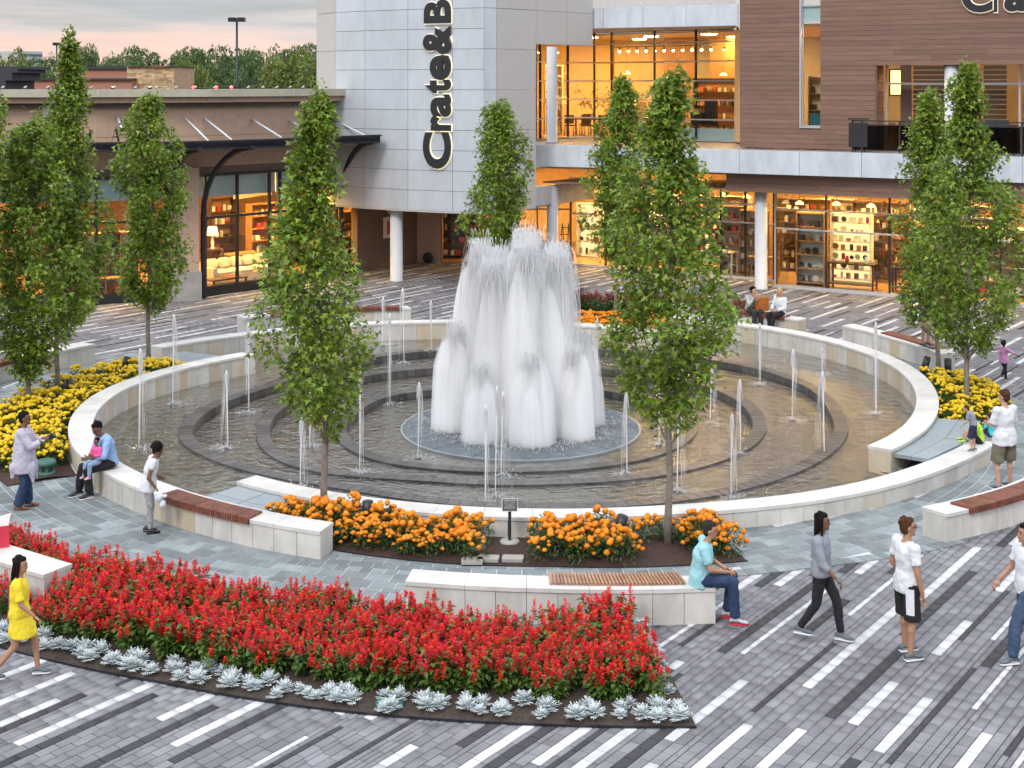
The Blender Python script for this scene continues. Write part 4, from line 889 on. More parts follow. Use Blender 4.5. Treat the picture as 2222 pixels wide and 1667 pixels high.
# wood beam under the balcony
wb = ob('cladding', None, store)
for k in range(4):
    z0 = 3.56 + k * .176; c = 0.0
    while c < wf.L:
        e_ = min(wf.L, c + random.uniform(2.6, 4.2)); wf.bx(MB(), c + .003, e_ - .003, z0 + .004, z0 + .172, -1.35, .03).build('cladding_board', mWood, wb); c = e_
wf.bx(MB(), 0, wf.L, 3.57, 4.28, -1.325, .3).build('beam_core', mCore, wb)
MB().prism([tuple(wf.at(0, -1.3)), tuple(wf.at(wf.L, -1.3)), tuple(wf.at(wf.L, .6)), tuple(wf.at(0, 3.0)), (3.3, 54.4), (1.2, 52.0)], 3.6, 3.66).build('soffit', mWood, wb)
# upper cladding
sl0, sl1, sr0 = wf.s_(1737), wf.s_(1780), wf.s_(1899)
for k in range(37):
    z0 = 5.1 + k * .176; z1 = z0 + .176; spans = []
    if z1 > 5.9: spans += [(0, sl0), (sl1, None)]
    else: spans += [(0, None)]
    for c, e_ in spans:
        end = sr0 if z1 <= 8.2 else wf.L
        e_ = end if e_ is None else e_; q = c
        while q < e_ - .01:
            f_ = min(e_, q + random.uniform(2.4, 4.0));  f_ = e_ if e_ - f_ < .5 else f_
            wf.bx(MB(), q + .002, f_ - .002, z0 + .004, z1 - .004, 0, .03).build('cladding_board', mWood, wb); q = f_
b = MB(); wf.bx(b, 0, sl0, 5.1, 11.6, .025, .3); wf.bx(b, sl1, sr0, 5.1, 11.6, .025, .3); wf.bx(b, sl0, sl1, 5.1, 5.9, .025, .3); wf.bx(b, sr0, wf.L, 8.19, 11.6, .025, .3); b.build('cladding_backing', mCore, wb)
wl = FL(tuple(wf.at(0, 4.2)), tuple(wf.at(0, 0.0)))
b = MB(); b.seg(wf.at(.02, .03), wf.at(.02, 4.4), 5.1, 11.6, .2, -.2); b.build('side_wall', mWood, wb)
window(store, wf, sl0 + .02, sl1 - .02, 5.92, 11.5, [], [9.72, 10.28], .18, name='slot_window')
wf.bx(MB(), sl0 + .05, sl1 - .05, 9.76, 10.25, .22, .02).build('frost_sky_panel', mFrostSky, store)
b = MB(); wf.bx(b, sl0 - .03, sl0 + .02, 5.85, 11.6, -.03, .3); wf.bx(b, sl0 + .02, sl1, 5.85, 5.9, -.03, .3); b.build('slot_window_trim', mAluM, store)
# terrace recess
rec = ob('terrace_recess', None, store)
for k in range(18):
    z0 = 5.1 + k * .176; p0 = wf.at(sr0, .03); p1 = wf.at(sr0, .9)
    MB().seg(p1, p0, z0 + .004, min(8.19, z0 + .172), .05, 0).build('cladding_board', mWood, rec)
wf.bx(MB(), sr0, wf.L, 8.19, 8.3, .03, 1.2).build('recess_soffit', mTaupeD, rec)
sv = [wf.s_(2213, .9)]
window(rec, wf, wf.s_(1924, .9), wf.L - .1, 5.15, 8.15, sv, [7.45], .9, fw=.07)
for i, (q0, q1) in enumerate(((wf.s_(1980, 1.4), wf.s_(2052, 1.4)), (wf.s_(2133, 1.4), wf.s_(2183, 1.4)))):
    e = empty('bead_screen', (0, 0, 0), label='dark bead screen behind the terrace glass, %s' % ('left of the white column' if i == 0 else 'above the bar stools'), cat='screen')
    for k in range(17): wf.bx(MB(), q0, q1, 5.2 + k * .172, 5.2 + k * .172 + .135, 1.5, .02).build('bead_row', mDarkWood, e)
def round_column(x, y, z0, z1, r=.225):
    b = MB(); b.lathe([(r + .03, z0), (r + .03, z0 + .06), (r, z0 + .07), (r, z1)], (x, y, 0), 28); return b.build('column', mColumn, store, True)
q = wf.at(wf.s_(2065, .35), .35); round_column(q.x, q.y, 5.06, 8.2, .24)
round_column(9.03, 48.45, 0, 3.62); round_column(-4.36, 50.45, 0, 2.78, .24); round_column(1.58, 52.1, 0, 3.5, .22); round_column(1.62, 54.0, 5.06, 8.95, .215)
q = wf.at(wf.s_(2300, -.5), -.5); round_column(q.x, q.y, 0, 3.62)
# upper glass wall
UG = [(1.0, 55.8), (2.46, 58.5), (3.6, 58.6), (7.6, 55.3), (9.1, 53.95)]
zh = [5.98, 6.78, 7.58, 8.38, 9.18]
for i in range(4):
    fl = FL(UG[i], UG[i + 1]); vs_ = [v for v in (fl.s_(p) for p in (1173, 1234, 1327, 1420, 1515.5)) if .15 < v < fl.L - .15]
    window(store, fl, 0, fl.L, 5.12, 9.75 if i else 9.2, vs_, zh if i else zh[:4], 0, fm=mDarkSteel, hm=mAluM, fw=.055)
    if i >= 2: fl.bx(MB(), fl.s_(1380) if i == 2 else 0, fl.L, 5.15, 5.62, .1, .02).build('frost_sky_panel', mFrostSky, store)  # pale blue strip stands in for sky reflected in the lower panes
rf = FL((2.8, 52.5), (8.4, 49.65))
c = [0, .85, 2.5, 4.25, rf.L]
for i in range(4): rf.bx(MB(), c[i] + .008, c[i + 1] - .008, 9.62, 10.42, 0, .06).build('roof_fascia_panel', mAluF, store)
MB().prism([tuple(rf.at(0, .04)), tuple(rf.at(rf.L, .04)), (9.2, 55.5), (3, 60), (1, 58)], 9.7, 10.3).build('roof_slab', mStucco, store)
for i in range(9):
    p = rf.P(.3 + i * .7, .05, 10.42); e = empty('roof_spotlight', p, label='tiny clear roof lamp on the pale fascia above the balcony glass', cat='lamp', group='lamps on the upper fascia'); MB().lathe([(.02, 0), (.02, .05), (.05, .07), (.045, .12)], n=8).build('lamp_body', mWhiteM, e)
# lower glass
lg = FL((2.4, 54.9), (9.75, 50.55)); cr = wf.s_(1682)
window(store, lg, 0, lg.s_(1679), .06, 3.6, [lg.s_(p) for p in (1314, 1400, 1490, 1564, 1617, 1662)], [2.15, 2.86], 0, fm=mBlackM, hm=mAluM, fw=.06)
window(store, wf, cr, wf.L - .1, .08, 3.62, [wf.s_(p) for p in (1791, 1929, 2060, 2170)], [2.16, 2.88], .08, fm=mBlackM, hm=mAluM, fw=.06)
rt_ = FL(tuple(wf.at(cr, .1)), tuple(wf.at(cr, 1.6))); b = MB()
sg = ob('return_window', None, store); b.seg(wf.at(cr - .02, .16), wf.at(cr - .02, 1.55), .08, 3.6, .012); b.build('pane', mGlass, sg)
b = MB(); wf.bx(b, cr - .05, cr + .02, .05, 3.6, .03, .1); b.build('mullion', mAluM, sg)
b = MB(); lg.bx(b, 0, lg.s_(1679), 0, .05, -.15, .2); wf.bx(b, cr - .1, wf.L, 0, .05, -.1, .2); b.build('sill', mAluM, store)
# entrance under the tower
en = ob('entrance', None, store)
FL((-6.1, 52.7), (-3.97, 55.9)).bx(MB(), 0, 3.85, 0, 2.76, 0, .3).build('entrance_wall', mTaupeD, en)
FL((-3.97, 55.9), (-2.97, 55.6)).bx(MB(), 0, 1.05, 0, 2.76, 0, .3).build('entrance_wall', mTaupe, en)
eg = FL((-2.93, 55.6), (2.4, 54.9))
window(en, eg, 0, eg.L, .06, 2.74, [eg.s_(p) for p in (1010, 1090, 1166, 1200)], [2.3], 0, fm=mMidWood, fw=.07)
# interior shell
RG = [(-3.0, 55.75), (2.4, 55.1), (9.7, 50.8), (9.65, 49.05), (20.6, 42.5), (27, 52), (11, 63), (-3, 63)]
RU = [(1.05, 56.0), (2.5, 58.7), (3.6, 58.75), (7.65, 55.5), (9.15, 54.1), (9.0, 50.0), (20.6, 43.4), (27, 52), (12, 66), (1.05, 66)]
def room(parent, poly, z0, z1, open_edges, wallm):
    r_ = ob('interior', None, parent); MB().prism(poly, z0 - .03, z0).build('floor', mFloorW, r_); MB().prism(poly, z1, z1 + .05).build('ceiling', mCeil, r_)
    n = len(poly)
    for i in range(n):
        if i in open_edges: continue
        a, b_ = Vector(poly[i]), Vector(poly[(i + 1) % n]); MB().seg(a, b_, z0, z1, .15, -.15).build('wall', wallm, r_)
    return r_
room(store, RG, .03, 3.95, (0, 1, 2, 3), mWarmWall); room(store, RU, 5.13, 9.6, (0, 1, 2, 3, 5), mWarmWall)
for px0, px1, off, z0, z1, mt in ((1440, 1508, 5.0, 5.13, 9.6, mWarmDark), (1250, 1330, 6.5, 7.7, 9.6, mWarmDark), (1540, 1600, 5.5, 7.2, 9.6, mMidWood), (1345, 1400, 4.2, 5.13, 6.6, mTaupeD)):
    fl = FL((3.6, 58.6), (7.6, 55.3)); fl.bx(MB(), fl.s_(px0, off), fl.s_(px1, off), z0, z1, off, .12).build('partition_or_shade', mt, store)  # dark panels added in place of shade high on the back wall
MB().seg((27, 52.2), (9, 64.5), 3.95, 11.6, .3).build('rear_wall', mStucco, store)
def lamp_panel(x, y, z, w=.5, k='store'):  # serves the rooms' own lamps and the fill lamps added near the glass
    e = empty('ceiling_or_fill_lamp', (x, y, z), label='warm lit ceiling lamp or added fill lamp inside the %s' % k, cat='lamp', group='ceiling lamps inside the %s' % k)
    MB().box((0, 0, .03), (w + .08, w + .08, .06)).build('lamp_body', mWhiteM, e); MB().box((0, 0, -.006), (w, w, .01)).build('lamp_panel', mBulb, e)
for x, y in ((-1.5, 58.5), (1.5, 58), (4.5, 56.5), (7.5, 54.5), (10.5, 52), (12.5, 50.2), (14.8, 48.7), (17.2, 47), (11.4, 49.4), (13.1, 48.3), (15.6, 46.8), (6.5, 53.6), (3.8, 55.2), (8.5, 58.5), (13, 55), (18, 51)): lamp_panel(x, y, 3.92, .55, 'ground floor of the store')  # those just behind the glass are added to light the shelves
for k in range(6): q = wf.at(cr + .7 + k * 1.7, .55); lamp_panel(q.x, q.y, 3.57, .3, 'ground floor of the store')  # row added close to the glass to brighten the shelf fronts
for x, y in ((2.0, 60.2), (3.6, 61), (6.2, 59.5), (8.4, 57), (6, 63), (11, 52.6), (14, 50.4), (16.8, 48.6), (10, 60)): lamp_panel(x, y, 9.57, .6, 'upper floor of the store')  # the first is added to light the dark left end

# ---- sign letters
def letter_mesh(ch, off, ext):
    cu = bpy.data.curves.new('glyph', 'FONT'); cu.body = ch; cu.offset = off; cu.extrude = ext; cu.resolution_u = 6; o = bpy.data.objects.new('glyph', cu); COL.objects.link(o)
    dg = bpy.context.evaluated_depsgraph_get(); me = bpy.data.meshes.new_from_object(o.evaluated_get(dg)); bpy.data.objects.remove(o); bpy.data.curves.remove(cu); return me
def put_letter(ch, origin, ux, uy, un, w, h, par):
    """glyph boxed to w x h, its lower left at origin; ux reading direction, uy glyph up, un towards the viewer"""
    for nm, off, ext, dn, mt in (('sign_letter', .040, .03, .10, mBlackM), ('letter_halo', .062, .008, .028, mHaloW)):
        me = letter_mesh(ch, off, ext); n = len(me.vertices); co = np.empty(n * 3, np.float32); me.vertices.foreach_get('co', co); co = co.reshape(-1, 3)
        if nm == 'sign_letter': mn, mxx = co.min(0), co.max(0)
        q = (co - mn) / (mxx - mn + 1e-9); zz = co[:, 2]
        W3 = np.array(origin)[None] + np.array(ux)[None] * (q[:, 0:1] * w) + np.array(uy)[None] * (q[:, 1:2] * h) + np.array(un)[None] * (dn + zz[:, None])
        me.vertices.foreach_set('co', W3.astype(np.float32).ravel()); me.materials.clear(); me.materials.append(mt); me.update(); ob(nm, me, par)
sg1 = FL(tw[2], tw[3]); dd = sg1.d; un = Vector((-sg1.n.x, -sg1.n.y, 0)); s_r = sg1.s_(981)          # baseline on the right, letters climb
sgn = empty('store_sign', (0, 0, 0), label='tall black sign reading Crate&B upwards on the pale metal tower', cat='sign')
dpt = 49.0; zc = lambda yc: H - (yc / 2.962 - HZ) / F * dpt
for ch, y0, y1, top in (('C', 1085, 848, 515), ('r', 842, 742, 570), ('a', 752, 606, 570), ('t', 600, 512, 527), ('e', 516, 356, 565), ('&', 350, 165, 515), ('B', 152, -2, 522)):
    z0, z1 = zc(y0), zc(y1); hh = (715 - top) / 2.962 * dpt / F; o3 = sg1.P(s_r, 0, z0)
    put_letter(ch, o3, (0, 0, 1), (-dd.x, -dd.y, 0), un, z1 - z0, hh, sgn)
sg2 = empty('store_sign', (0, 0, 0), label='black sign starting with Cra on the brown board cladding', cat='sign')
un2 = Vector((-wf.n.x, -wf.n.y, 0))
for ch, p0, p1, hh in (('C', 2088, 2155, 1.12), ('r', 2158, 2176, .86), ('a', 2180, 2232, .86), ('t', 2236, 2262, 1.05), ('e', 2264, 2320, .86)):
    s0, s1 = wf.s_(p0), wf.s_(p1); put_letter(ch, wf.P(s0, 0, 9.85), (wf.d.x, wf.d.y, 0), (0, 0, 1), un2, s1 - s0, hh, sg2)

# balcony railing
rail = empty('balcony_railing', (0, 0, 0), label='black metal railing with mesh panels along the balcony edge', cat='railing')
RP = [Vector(p) + Vector((.05, .22)) for p in FP]; rs = [q for q in RP if (q.x / q.y * F + 1111) > 1850]; k0 = FL(RP[5], RP[6]); rs = [k0.at(k0.s_(1848))] + rs
mMesh = glass('wire_mesh', (.20, .20, .21), 1.2)
for i in range(len(rs) - 1):
    fl = FL(rs[i], rs[i + 1])
    fl.bx(MB(), 0, fl.L, 6.16, 6.2, 0, .06).build('top_rail', mBlackM, rail); fl.bx(MB(), 0, fl.L, 6.02, 6.06, .01, .04).build('second_rail', mBlackM, rail); fl.bx(MB(), 0, fl.L, 5.16, 5.2, .01, .04).build('bottom_rail', mBlackM, rail)
    n = max(1, round(fl.L / 1.25))
    for k in range(n): fl.bx(MB(), fl.L * k / n, fl.L * k / n + .05, 5.06, 6.18, .0, .05).build('post', mBlackM, rail)
    fl.bx(MB(), .02, fl.L - .02, 5.2, 6.02, .025, .006).build('mesh_panel', mMesh, rail)
fl = FL(rs[0] + Vector((-.1, .0)), rs[0] + Vector((.55, -.2)))
b = MB(); fl.bx(b, 0, .62, 5.28, 6.1, -.05, .4); b.build('gate_panel', mBlackM, rail); fl.bx(MB(), -.02, .66, 6.22, 6.26, -.08, .5).build('gate_cap', mBlackM, rail); b = MB(); fl.bx(b, .2, .25, 5.05, 5.3, .1, .05); fl.bx(b, .5, .55, 5.05, 5.3, .1, .05); b.build('gate_leg', mBlackM, rail)

# notices and the entrance lamp
wn = FL((-6.1, 52.7), (-3.97, 55.9)); s0 = wn.s_(831)
nb = empty('notice_panel', (0, 0, 0), label='white wall notice with a red patch beside the entrance column', cat='sign'); wn.bx(MB(), s0, s0 + .62, 1.2, 2.05, -.05, .045).build('board', mSignW, nb); wn.bx(MB(), s0 + .2, s0 + .5, 1.35, 1.9, -.056, .005).build('red_patch', mRedCer, nb)
nb = empty('heart_sign', (0, 0, 0), label='small round white sign with a dark heart above the wall notice', cat='sign'); q = wn.P(s0 + .4, -.03, 2.35); m_ = Matrix.Rotation(wn.rz, 4, 'Z') @ Matrix.Rotation(R(90), 4, 'X')
b = MB(); b.lathe([(.17, -.02), (.17, .02)], n=20); o = b.build('disc', mSignW, nb); o.matrix_local = Matrix.Translation(q) @ m_
b = MB(); b.prism([(0, -.09), (.08, .0), (.075, .06), (.035, .075), (0, .045), (-.035, .075), (-.075, .06), (-.08, 0)], -.03, .026); o = b.build('heart', mBlackM, nb); o.matrix_local = Matrix.Translation(q) @ m_
q = D(929, 559, 55.4); e = empty('wall_lamp', q, label='black round wall lamp low beside the store entrance', cat='lamp'); b = MB(); b.lathe([(.2, -.1), (.22, 0), (.2, .15), (.12, .18)], n=18); o = b.build('lamp_body', mBlackM, e, True); o.rotation_euler = (R(100), 0, 0)

# ---- left shop
shop = empty('shop_building', (0, 0, 0), label='low taupe shop with sage cornice, black canopy and tall lit windows', cat='building')
WL = [(-24, 43.2), (-17.5, 44.2), (-14, 45), (-10.8, 46.65), (-8.5, 49.2), (-6.0, 52.85)]
uw = ob('upper_wall', None, shop); cn = ob('cornice', None, shop); roofpoly = []
for i in range(len(WL) - 1):
    fl = FL(WL[i], WL[i + 1])
    for z0, z1 in ((4.55, 5.62), (5.635, 6.56), (6.575, 6.9)): fl.bx(MB(), 0, fl.L, z0, z1, 0, .3).build('wall_band', mTaupe, uw)
    fl.bx(MB(), 0, fl.L, 4.55, 6.9, .02, .3).build('wall_core', mTaupeD, uw)
    fl.bx(MB(), -.12, fl.L + .12, 6.8, 7.0, -.42, .75).build('cornice_step', mTaupe, cn); fl.bx(MB(), -.16, fl.L + .16, 7.0, 7.26, -.62, .95).build('cornice_cap', mGreenTrim, cn)
    fl.bx(MB(), 0, fl.L, 4.2, 4.56, .06, .3).build('header', mTaupeD, shop); fl.bx(MB(), 0, fl.L, 0, .3, -.02, .2).build('plinth', mBlackM, shop)
MB().prism(WL + [(-7.5, 60), (-26, 60)], 6.6, 6.9).build('roof', mConc, shop)
can = ob('canopy', None, shop); CF = [(-20, 41.2), (-16, 42.2), (-13, 43), (-11.1, 43.6), (-9.4, 44.7), (-7.8, 46.2), (-6.25, 48.4), (-4.9, 49.7)]
for i in range(len(CF) - 1):
    fl = FL(CF[i], CF[i + 1]); fl.bx(MB(), 0, fl.L, 5.26, 5.5, 0, .12).build('canopy_beam', mDarkSteel, can); fl.bx(MB(), -.03, fl.L + .03, 5.5, 5.56, -.06, .25).build('canopy_lip', mDarkSteel, can)
MB().prism(CF + [(-5.95, 52.8), (-8.5, 49.2), (-10.8, 46.65), (-14, 45), (-20, 43.9)], 5.32, 5.44).build('canopy_deck', mDarkSteel, can)
for (px0, py0, d0), (px1, py1, d1) in (((253, 247, 45.6), (268, 292, 43.4)), ((392, 247, 46.7), (452, 306, 44.3)), ((432, 247, 47.0), (503, 304, 45.0)), ((523, 244, 48.8), (611, 299, 46.6)), ((598, 243, 50.6), (690, 298, 47.6)), ((706, 251, 53.0), (791, 294, 49.3)), ((100, 248, 44.6), (90, 296, 42.6))):
    s = ob('strut', None, can); a_, b_ = D(px0, py0, d0), D(px1, py1, d1); MB().tube([a_, b_], .035, 8).build('rod', mWhiteM, s, True); MB().box(a_, (.22, .12, .62)).build('bracket_plate', mGreenTrim, s)
def arch(ax, ay, ex, ey, z1=2.9, z2=5.28, w=.16, t=.12):
    pts = [(ax, ay, 0.0), (ax, ay, z1 * .5), (ax, ay, z1)]
    for k in range(1, 9):
        q = R(90 * k / 8); f_ = 1 - math.cos(q); pts.append((ax + (ex - ax) * f_, ay + (ey - ay) * f_, z1 + (z2 - z1) * math.sin(q)))
    b = MB(); b.tube(pts, .1, 6); b.build('arch_bracket', mDarkSteel, shop, False)
arch(-10.72, 46.45, -8.75, 45.2); arch(-11.85, 45.9, -10.3, 44.1); arch(-6.6, 51.6, -5.2, 49.6); arch(-17.6, 43.9, -16.5, 42.3)
for x, y in ((-11.35, 46.05), (-17.9, 43.9)):
    MB().box((x, y + .25, 2.3), (.95, .5, 4.5), .35).build('pier', mTaupe, shop); MB().box((x, y + .1, .48), (1.15, .85, .96), .35).build('pier_base', mConc, shop)
wm = dict(fm=mBlackM, fw=.09)
f1 = FL(WL[3], WL[4]); f2 = FL(WL[4], WL[5]); f3 = FL(WL[2], (-11.9, 46.05)); f4 = FL((-17.2, 44.3), WL[2])
window(shop, f1, .15, f1.L, .3, 4.25, [f1.s_(517), f1.s_(587)], [2.75], .05, **wm); window(shop, f2, 0, f2.L - .1, .3, 4.25, [f2.L * .35, f2.L * .7], [2.75], .05, **wm)
window(shop, f3, 0, f3.L, .3, 4.25, [f3.L * .5], [2.75], .05, **wm); window(shop, f4, 0, f4.L, .3, 4.25, [f4.L * .34, f4.L * .67], [2.75], .05, **wm)
for fl in (f1, f2, f3, f4): fl.bx(MB(), .1, fl.L - .1, 3.45, 4.2, .35, .06).build('sky_reflection_panel', mFrostSky, shop)  # teal panel behind the panes, a painted stand-in for reflected sky
RS = [(-18, 44.5), (-14, 45.3), (-10.7, 46.95), (-8.4, 49.5), (-6.1, 53.2), (-8, 60), (-20, 58)]
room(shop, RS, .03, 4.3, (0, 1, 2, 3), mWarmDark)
for x, y in ((-15, 48), (-12, 47.6), (-10, 49.2), (-8.6, 51), (-7.2, 53.2), (-14.5, 46.6), (-12, 49.5), (-10, 51.5), (-8.3, 54), (-13, 53), (-16.5, 51)): lamp_panel(x, y, 4.27, .5, 'furniture shop')  # some close to the glass are added to brighten the window
# standing letters on the canopy
let = empty('shop_letters', (0, 0, 0), label='black serif letters standing above the shop canopy, an A showing between the trees', cat='sign')
def stroke_letter(px, polys, w, h):
    fl = FL(CF[2], CF[3]) if px > 150 else FL(CF[1], CF[2]); s0 = fl.s_(px, .45); z0 = 5.56; b = MB()
    for poly in polys:
        n = len(poly); fr = [fl.P(s0 + x * w, .42, z0 + y * h) for x, y in poly]; bk = [fl.P(s0 + x * w, .48, z0 + y * h) for x, y in poly]
        b.add(fr + bk, [tuple(range(n)), tuple(range(2 * n - 1, n - 1, -1))] + [(i, n + i, n + (i + 1) % n, (i + 1) % n) for i in range(n)])
    b.build('letter', mBlackM, let)
stroke_letter(242, [[(0, 0), (.06, 0), (.5, .98), (.42, .98)], [(.72, 0), (1, 0), (.62, 1), (.36, 1)], [(.2, .32), (.8, .32), (.8, .37), (.18, .37)]], .26, .47)
stroke_letter(355, [[(0, 0), (.07, 0), (.07, 1), (0, 1)], [(0, 1), (.25, 1), (1, 0), (.78, 0)], [(.93, 0), (1, 0), (1, 1), (.93, 1)], [(.82, .96), (1.1, .96), (1.1, 1), (.82, 1)]], .26, .47)
stroke_letter(180, [[(0, 0), (.07, 0), (.07, 1), (0, 1)], [(0, .95), (.7, .95), (.7, 1), (0, 1)], [(.62, .1), (.9, .25), (.9, .75), (.62, .92)], [(0, 0), (.65, 0), (.65, .06), (0, .06)]], .3, .47)
stroke_letter(47, [[(0, 0), (.3, 0), (.3, 1), (0, 1)], [(.3, .94), (.95, .94), (.95, 1), (.3, 1)], [(.85, .7), (1, .7), (1, 1), (.85, .95)], [(.3, .47), (.7, .47), (.7, .53), (.3, .53)], [(.3, 0), (.95, 0), (.95, .06), (.3, .06)]], .24, .47)
# spot lamps along the cornice
def corn(px):
    for i in range(len(WL) - 1):
        fl = FL(WL[i], WL[i + 1]); s = fl.s_(px, -.5)
        if -.01 <= s <= fl.L + .01: return fl.P(s, -.5, 7.26)
    return None
for px in (5, 54, 103, 150, 197, 247, 293, 339, 381, 423, 465, 501, 538, 570, 600, 629, 657, 684):
    p = corn(px)
    if p is None: continue
    e = empty('roof_spotlight', p, label='small white spotlight standing on the sage cornice of the low shop', cat='lamp', group='spotlights along the shop cornice'); MB().tube([(0, 0, 0), (0, 0, .05)], .012, 6).build('stem', mBlackM, e); b = MB(); b.tube([(-.04, .02, .05), (.05, -.02, .09)], [.02, .035], 8); b.build('lamp_head', mWhiteM, e, True)

# ---- beyond the roofs
bg = empty('brown_building', (0, 0, 0), label='terracotta-coloured building with a ledge-stone block behind the low shop', cat='building')
def wall_px(x0, x1, y0, d, zb, t, mat, name, par):
    a_, b_ = D(x0, y0, d), D(x1, y0, d); return MB().seg((a_.x, a_.y), (b_.x, b_.y), zb, a_.z, t).build(name, mat, par)
wall_px(13, 286, 172, 95, 0, 6, mBrick, 'wall', bg); wall_px(124, 276, 146, 99, 0, 8, mBrick, 'wall', bg); wall_px(123, 277, 144, 98.8, 8.6, 8.3, mGreyF, 'roof_edge', bg); wall_px(12, 287, 170, 94.8, 7.75, 6.3, mGreyF, 'roof_edge', bg)
a_, b_ = D(276, 145, 96), D(378, 145, 96); rgs = random.Random(4); stn = MB(); z = 0; tot = 0
sb = ob('stone_block', None, bg); MB().seg((a_.x, a_.y + .06), (b_.x, b_.y + .06), 0, a_.z, 6).build('block_core', mStoneV, sb)
z = 6.9
while z < a_.z - .05:
    hh = rgs.uniform(.09, .16); x = a_.x
    while x < b_.x - .02:
        w = min(b_.x - x, rgs.uniform(.25, .7)); stn.box((x + w / 2, a_.y - rgs.uniform(0, .05) + .15, z + hh / 2), (w - .01, .4, hh - .01)); x += w
    z += hh
tag(stn.build('ledge_stones', mStoneV, sb), kind='stuff'); wall_px(275, 379, 143, 95.7, a_.z, 6.4, mGreyF, 'roof_edge', bg)
for px in (55, 245, 325):
    p = D(px, 193, 93.5); e = empty('wall_uplight', p, label='small lamp washing the brown building wall with orange light', cat='lamp', group='uplights below the brown building'); MB().lathe([(.12, -.1), (.15, .12), (.1, .14)], n=10).build('lamp_body', mBlackM, e)
    MB().lathe([(.09, .142), (.09, .15)], n=10).build('lamp_lens', mSpot, e)
    l = bpy.data.lights.new('uplight', 'SPOT'); l.energy = 3500; l.color = (1, .5, .18); l.spot_size = R(100); l.spot_blend = .8; o = ob('uplight', l, e, (0, 0, .3)); o.rotation_euler = (R(165), 0, 0)
dk = empty('roof_pier', (0, 0, 0), label='dark stepped roof pier at the edge of the low shop roof', cat='building part'); 
for (x0, x1, y0, y1) in ((-30, 44, 144, 150), (-30, 38, 150, 158), (-30, 26, 158, 175), (-30, 12, 175, 200)):
    p0, p1 = D(x0, y1, 66), D(x1, y0, 66); MB().hexa([(p0.x, 66, p0.z), (p1.x, 66, p0.z), (p1.x, 70, p0.z), (p0.x, 70, p0.z), (p0.x, 66, p1.z), (p1.x, 66, p1.z), (p1.x, 70, p1.z), (p0.x, 70, p1.z)]).build('pier_tier', mGreyF, dk)
p0 = D(-10, 175, 66); MB().box((p0.x, 68, 3.6), (1.2, 3.8, 7.2)).build('pier_base', mGreyF, dk)
ofc = empty('office_block', (0, 0, 0), label='pale many-windowed office block far off behind the trees', cat='building'); a_, b_ = D(40, 111, 640), D(73, 111, 640)
MB().seg((a_.x, 640), (b_.x, 652), 0, a_.z, 20).build('wall', mStucco, ofc)
for k in range(4): MB().seg((a_.x, 639.8), (b_.x, 651.8), a_.z - 1.3 - k * 3, a_.z - 2.6 - k * 3 + .2, .3).build('window_band', mTealF, ofc)
def light_pole(px, ytop, d, hw, label):
    p = D(px, ytop, d); e = empty('light_pole', (p.x, p.y, 0), label=label, cat='lamp post'); MB().tube([(0, 0, 0), (0, 0, p.z)], [.14, .07], 8).build('pole', mDarkSteel, e, True); w = hw * d / F
    for s in (-1, 1): MB().box((s * w * .55, 0, p.z + .1), (w * .85, .6, .28)).build('lamp_head', mDarkSteel, e)
    MB().box((0, 0, p.z + .1), (w * .3, .15, .12)).build('arm', mDarkSteel, e)
light_pole(514, 46, 92, 18, 'tall parking-lot lamp post with two flat heads against the sky'); light_pole(123, 98, 130, 7, 'slim lamp post rising behind the brown building')
ts = empty('traffic_signal', (0, 0, 0), label='traffic signal arm with lit red lamps beyond the shop roof', cat='traffic light'); p = D(520, 192, 85); MB().tube([(p.x, p.y, 0), (p.x, p.y, 7.4)], .09, 8).build('mast', mDarkSteel, ts); q = D(418, 189, 85); MB().tube([(q.x, q.y, 7.2), (p.x, p.y, 7.3)], .05, 6).build('arm', mDarkSteel, ts)
for px in (420, 470, 503):
    p = D(px, 190, 84.8); hd = MB().box((p.x, p.y, p.z - .2), (.3, .2, .8)).build('signal_head', mBlackM, ts); MB().ball((p.x, p.y - .12, p.z + .02), .11).build('red_lamp', mRedLamp, hd)
# ------------------------------------------------------------------ furniture seen through the glass
def furn(name, p, rz, label, cat, group=None): return empty(name, p, rz, label, cat, group)
def table(p, rz, w, d, h, label, mat=None, name='table', shelf=False):
    e = furn(name, p, rz, label, 'table'); mat = mat or mDarkWood; MB().box((0, 0, h - .025), (w, d, .05)).build('table_top', mat, e)
    for sx in (-1, 1):
        for sy in (-1, 1): MB().box((sx * (w / 2 - .05), sy * (d / 2 - .05), (h - .05) / 2), (.06, .06, h - .05)).build('leg', mat, e)
    if shelf: MB().box((0, 0, .18), (w - .1, d - .1, .03)).build('lower_shelf', mat, e)
    return e
def chair(p, rz, label, mat, seat=.46, back=.9, grp=None, name='chair', w=.44):
    e = furn(name, p, rz, label, 'chair' if seat < .6 else 'bar stool', grp); MB().box((0, 0, seat), (w, w, .06)).build('seat', mat, e); MB().box((0, w / 2 - .02, (seat + back) / 2 + .06), (w, .04, back - seat - .05)).build('backrest', mat, e)
    for sx in (-1, 1):
        for sy in (-1, 1): MB().tube([(sx * (w / 2 - .03), sy * (w / 2 - .03), seat), (sx * (w / 2), sy * (w / 2), 0)], .016, 6).build('leg', mDarkWood, e)
    return e
def lamp(p, label, h=.65, r=.2):
    e = furn('table_lamp', p, 0, label, 'lamp'); MB().lathe([(.1, 0), (.1, .02), (.04, .05), (.07, h * .3), (.02, h * .55), (.015, h * .65)], n=12).build('lamp_base', mWhiteCer, e, True); MB().lathe([(r, h * .6), (r * .75, h)], n=18).build('lamp_shade', mLampS, e, True); return e
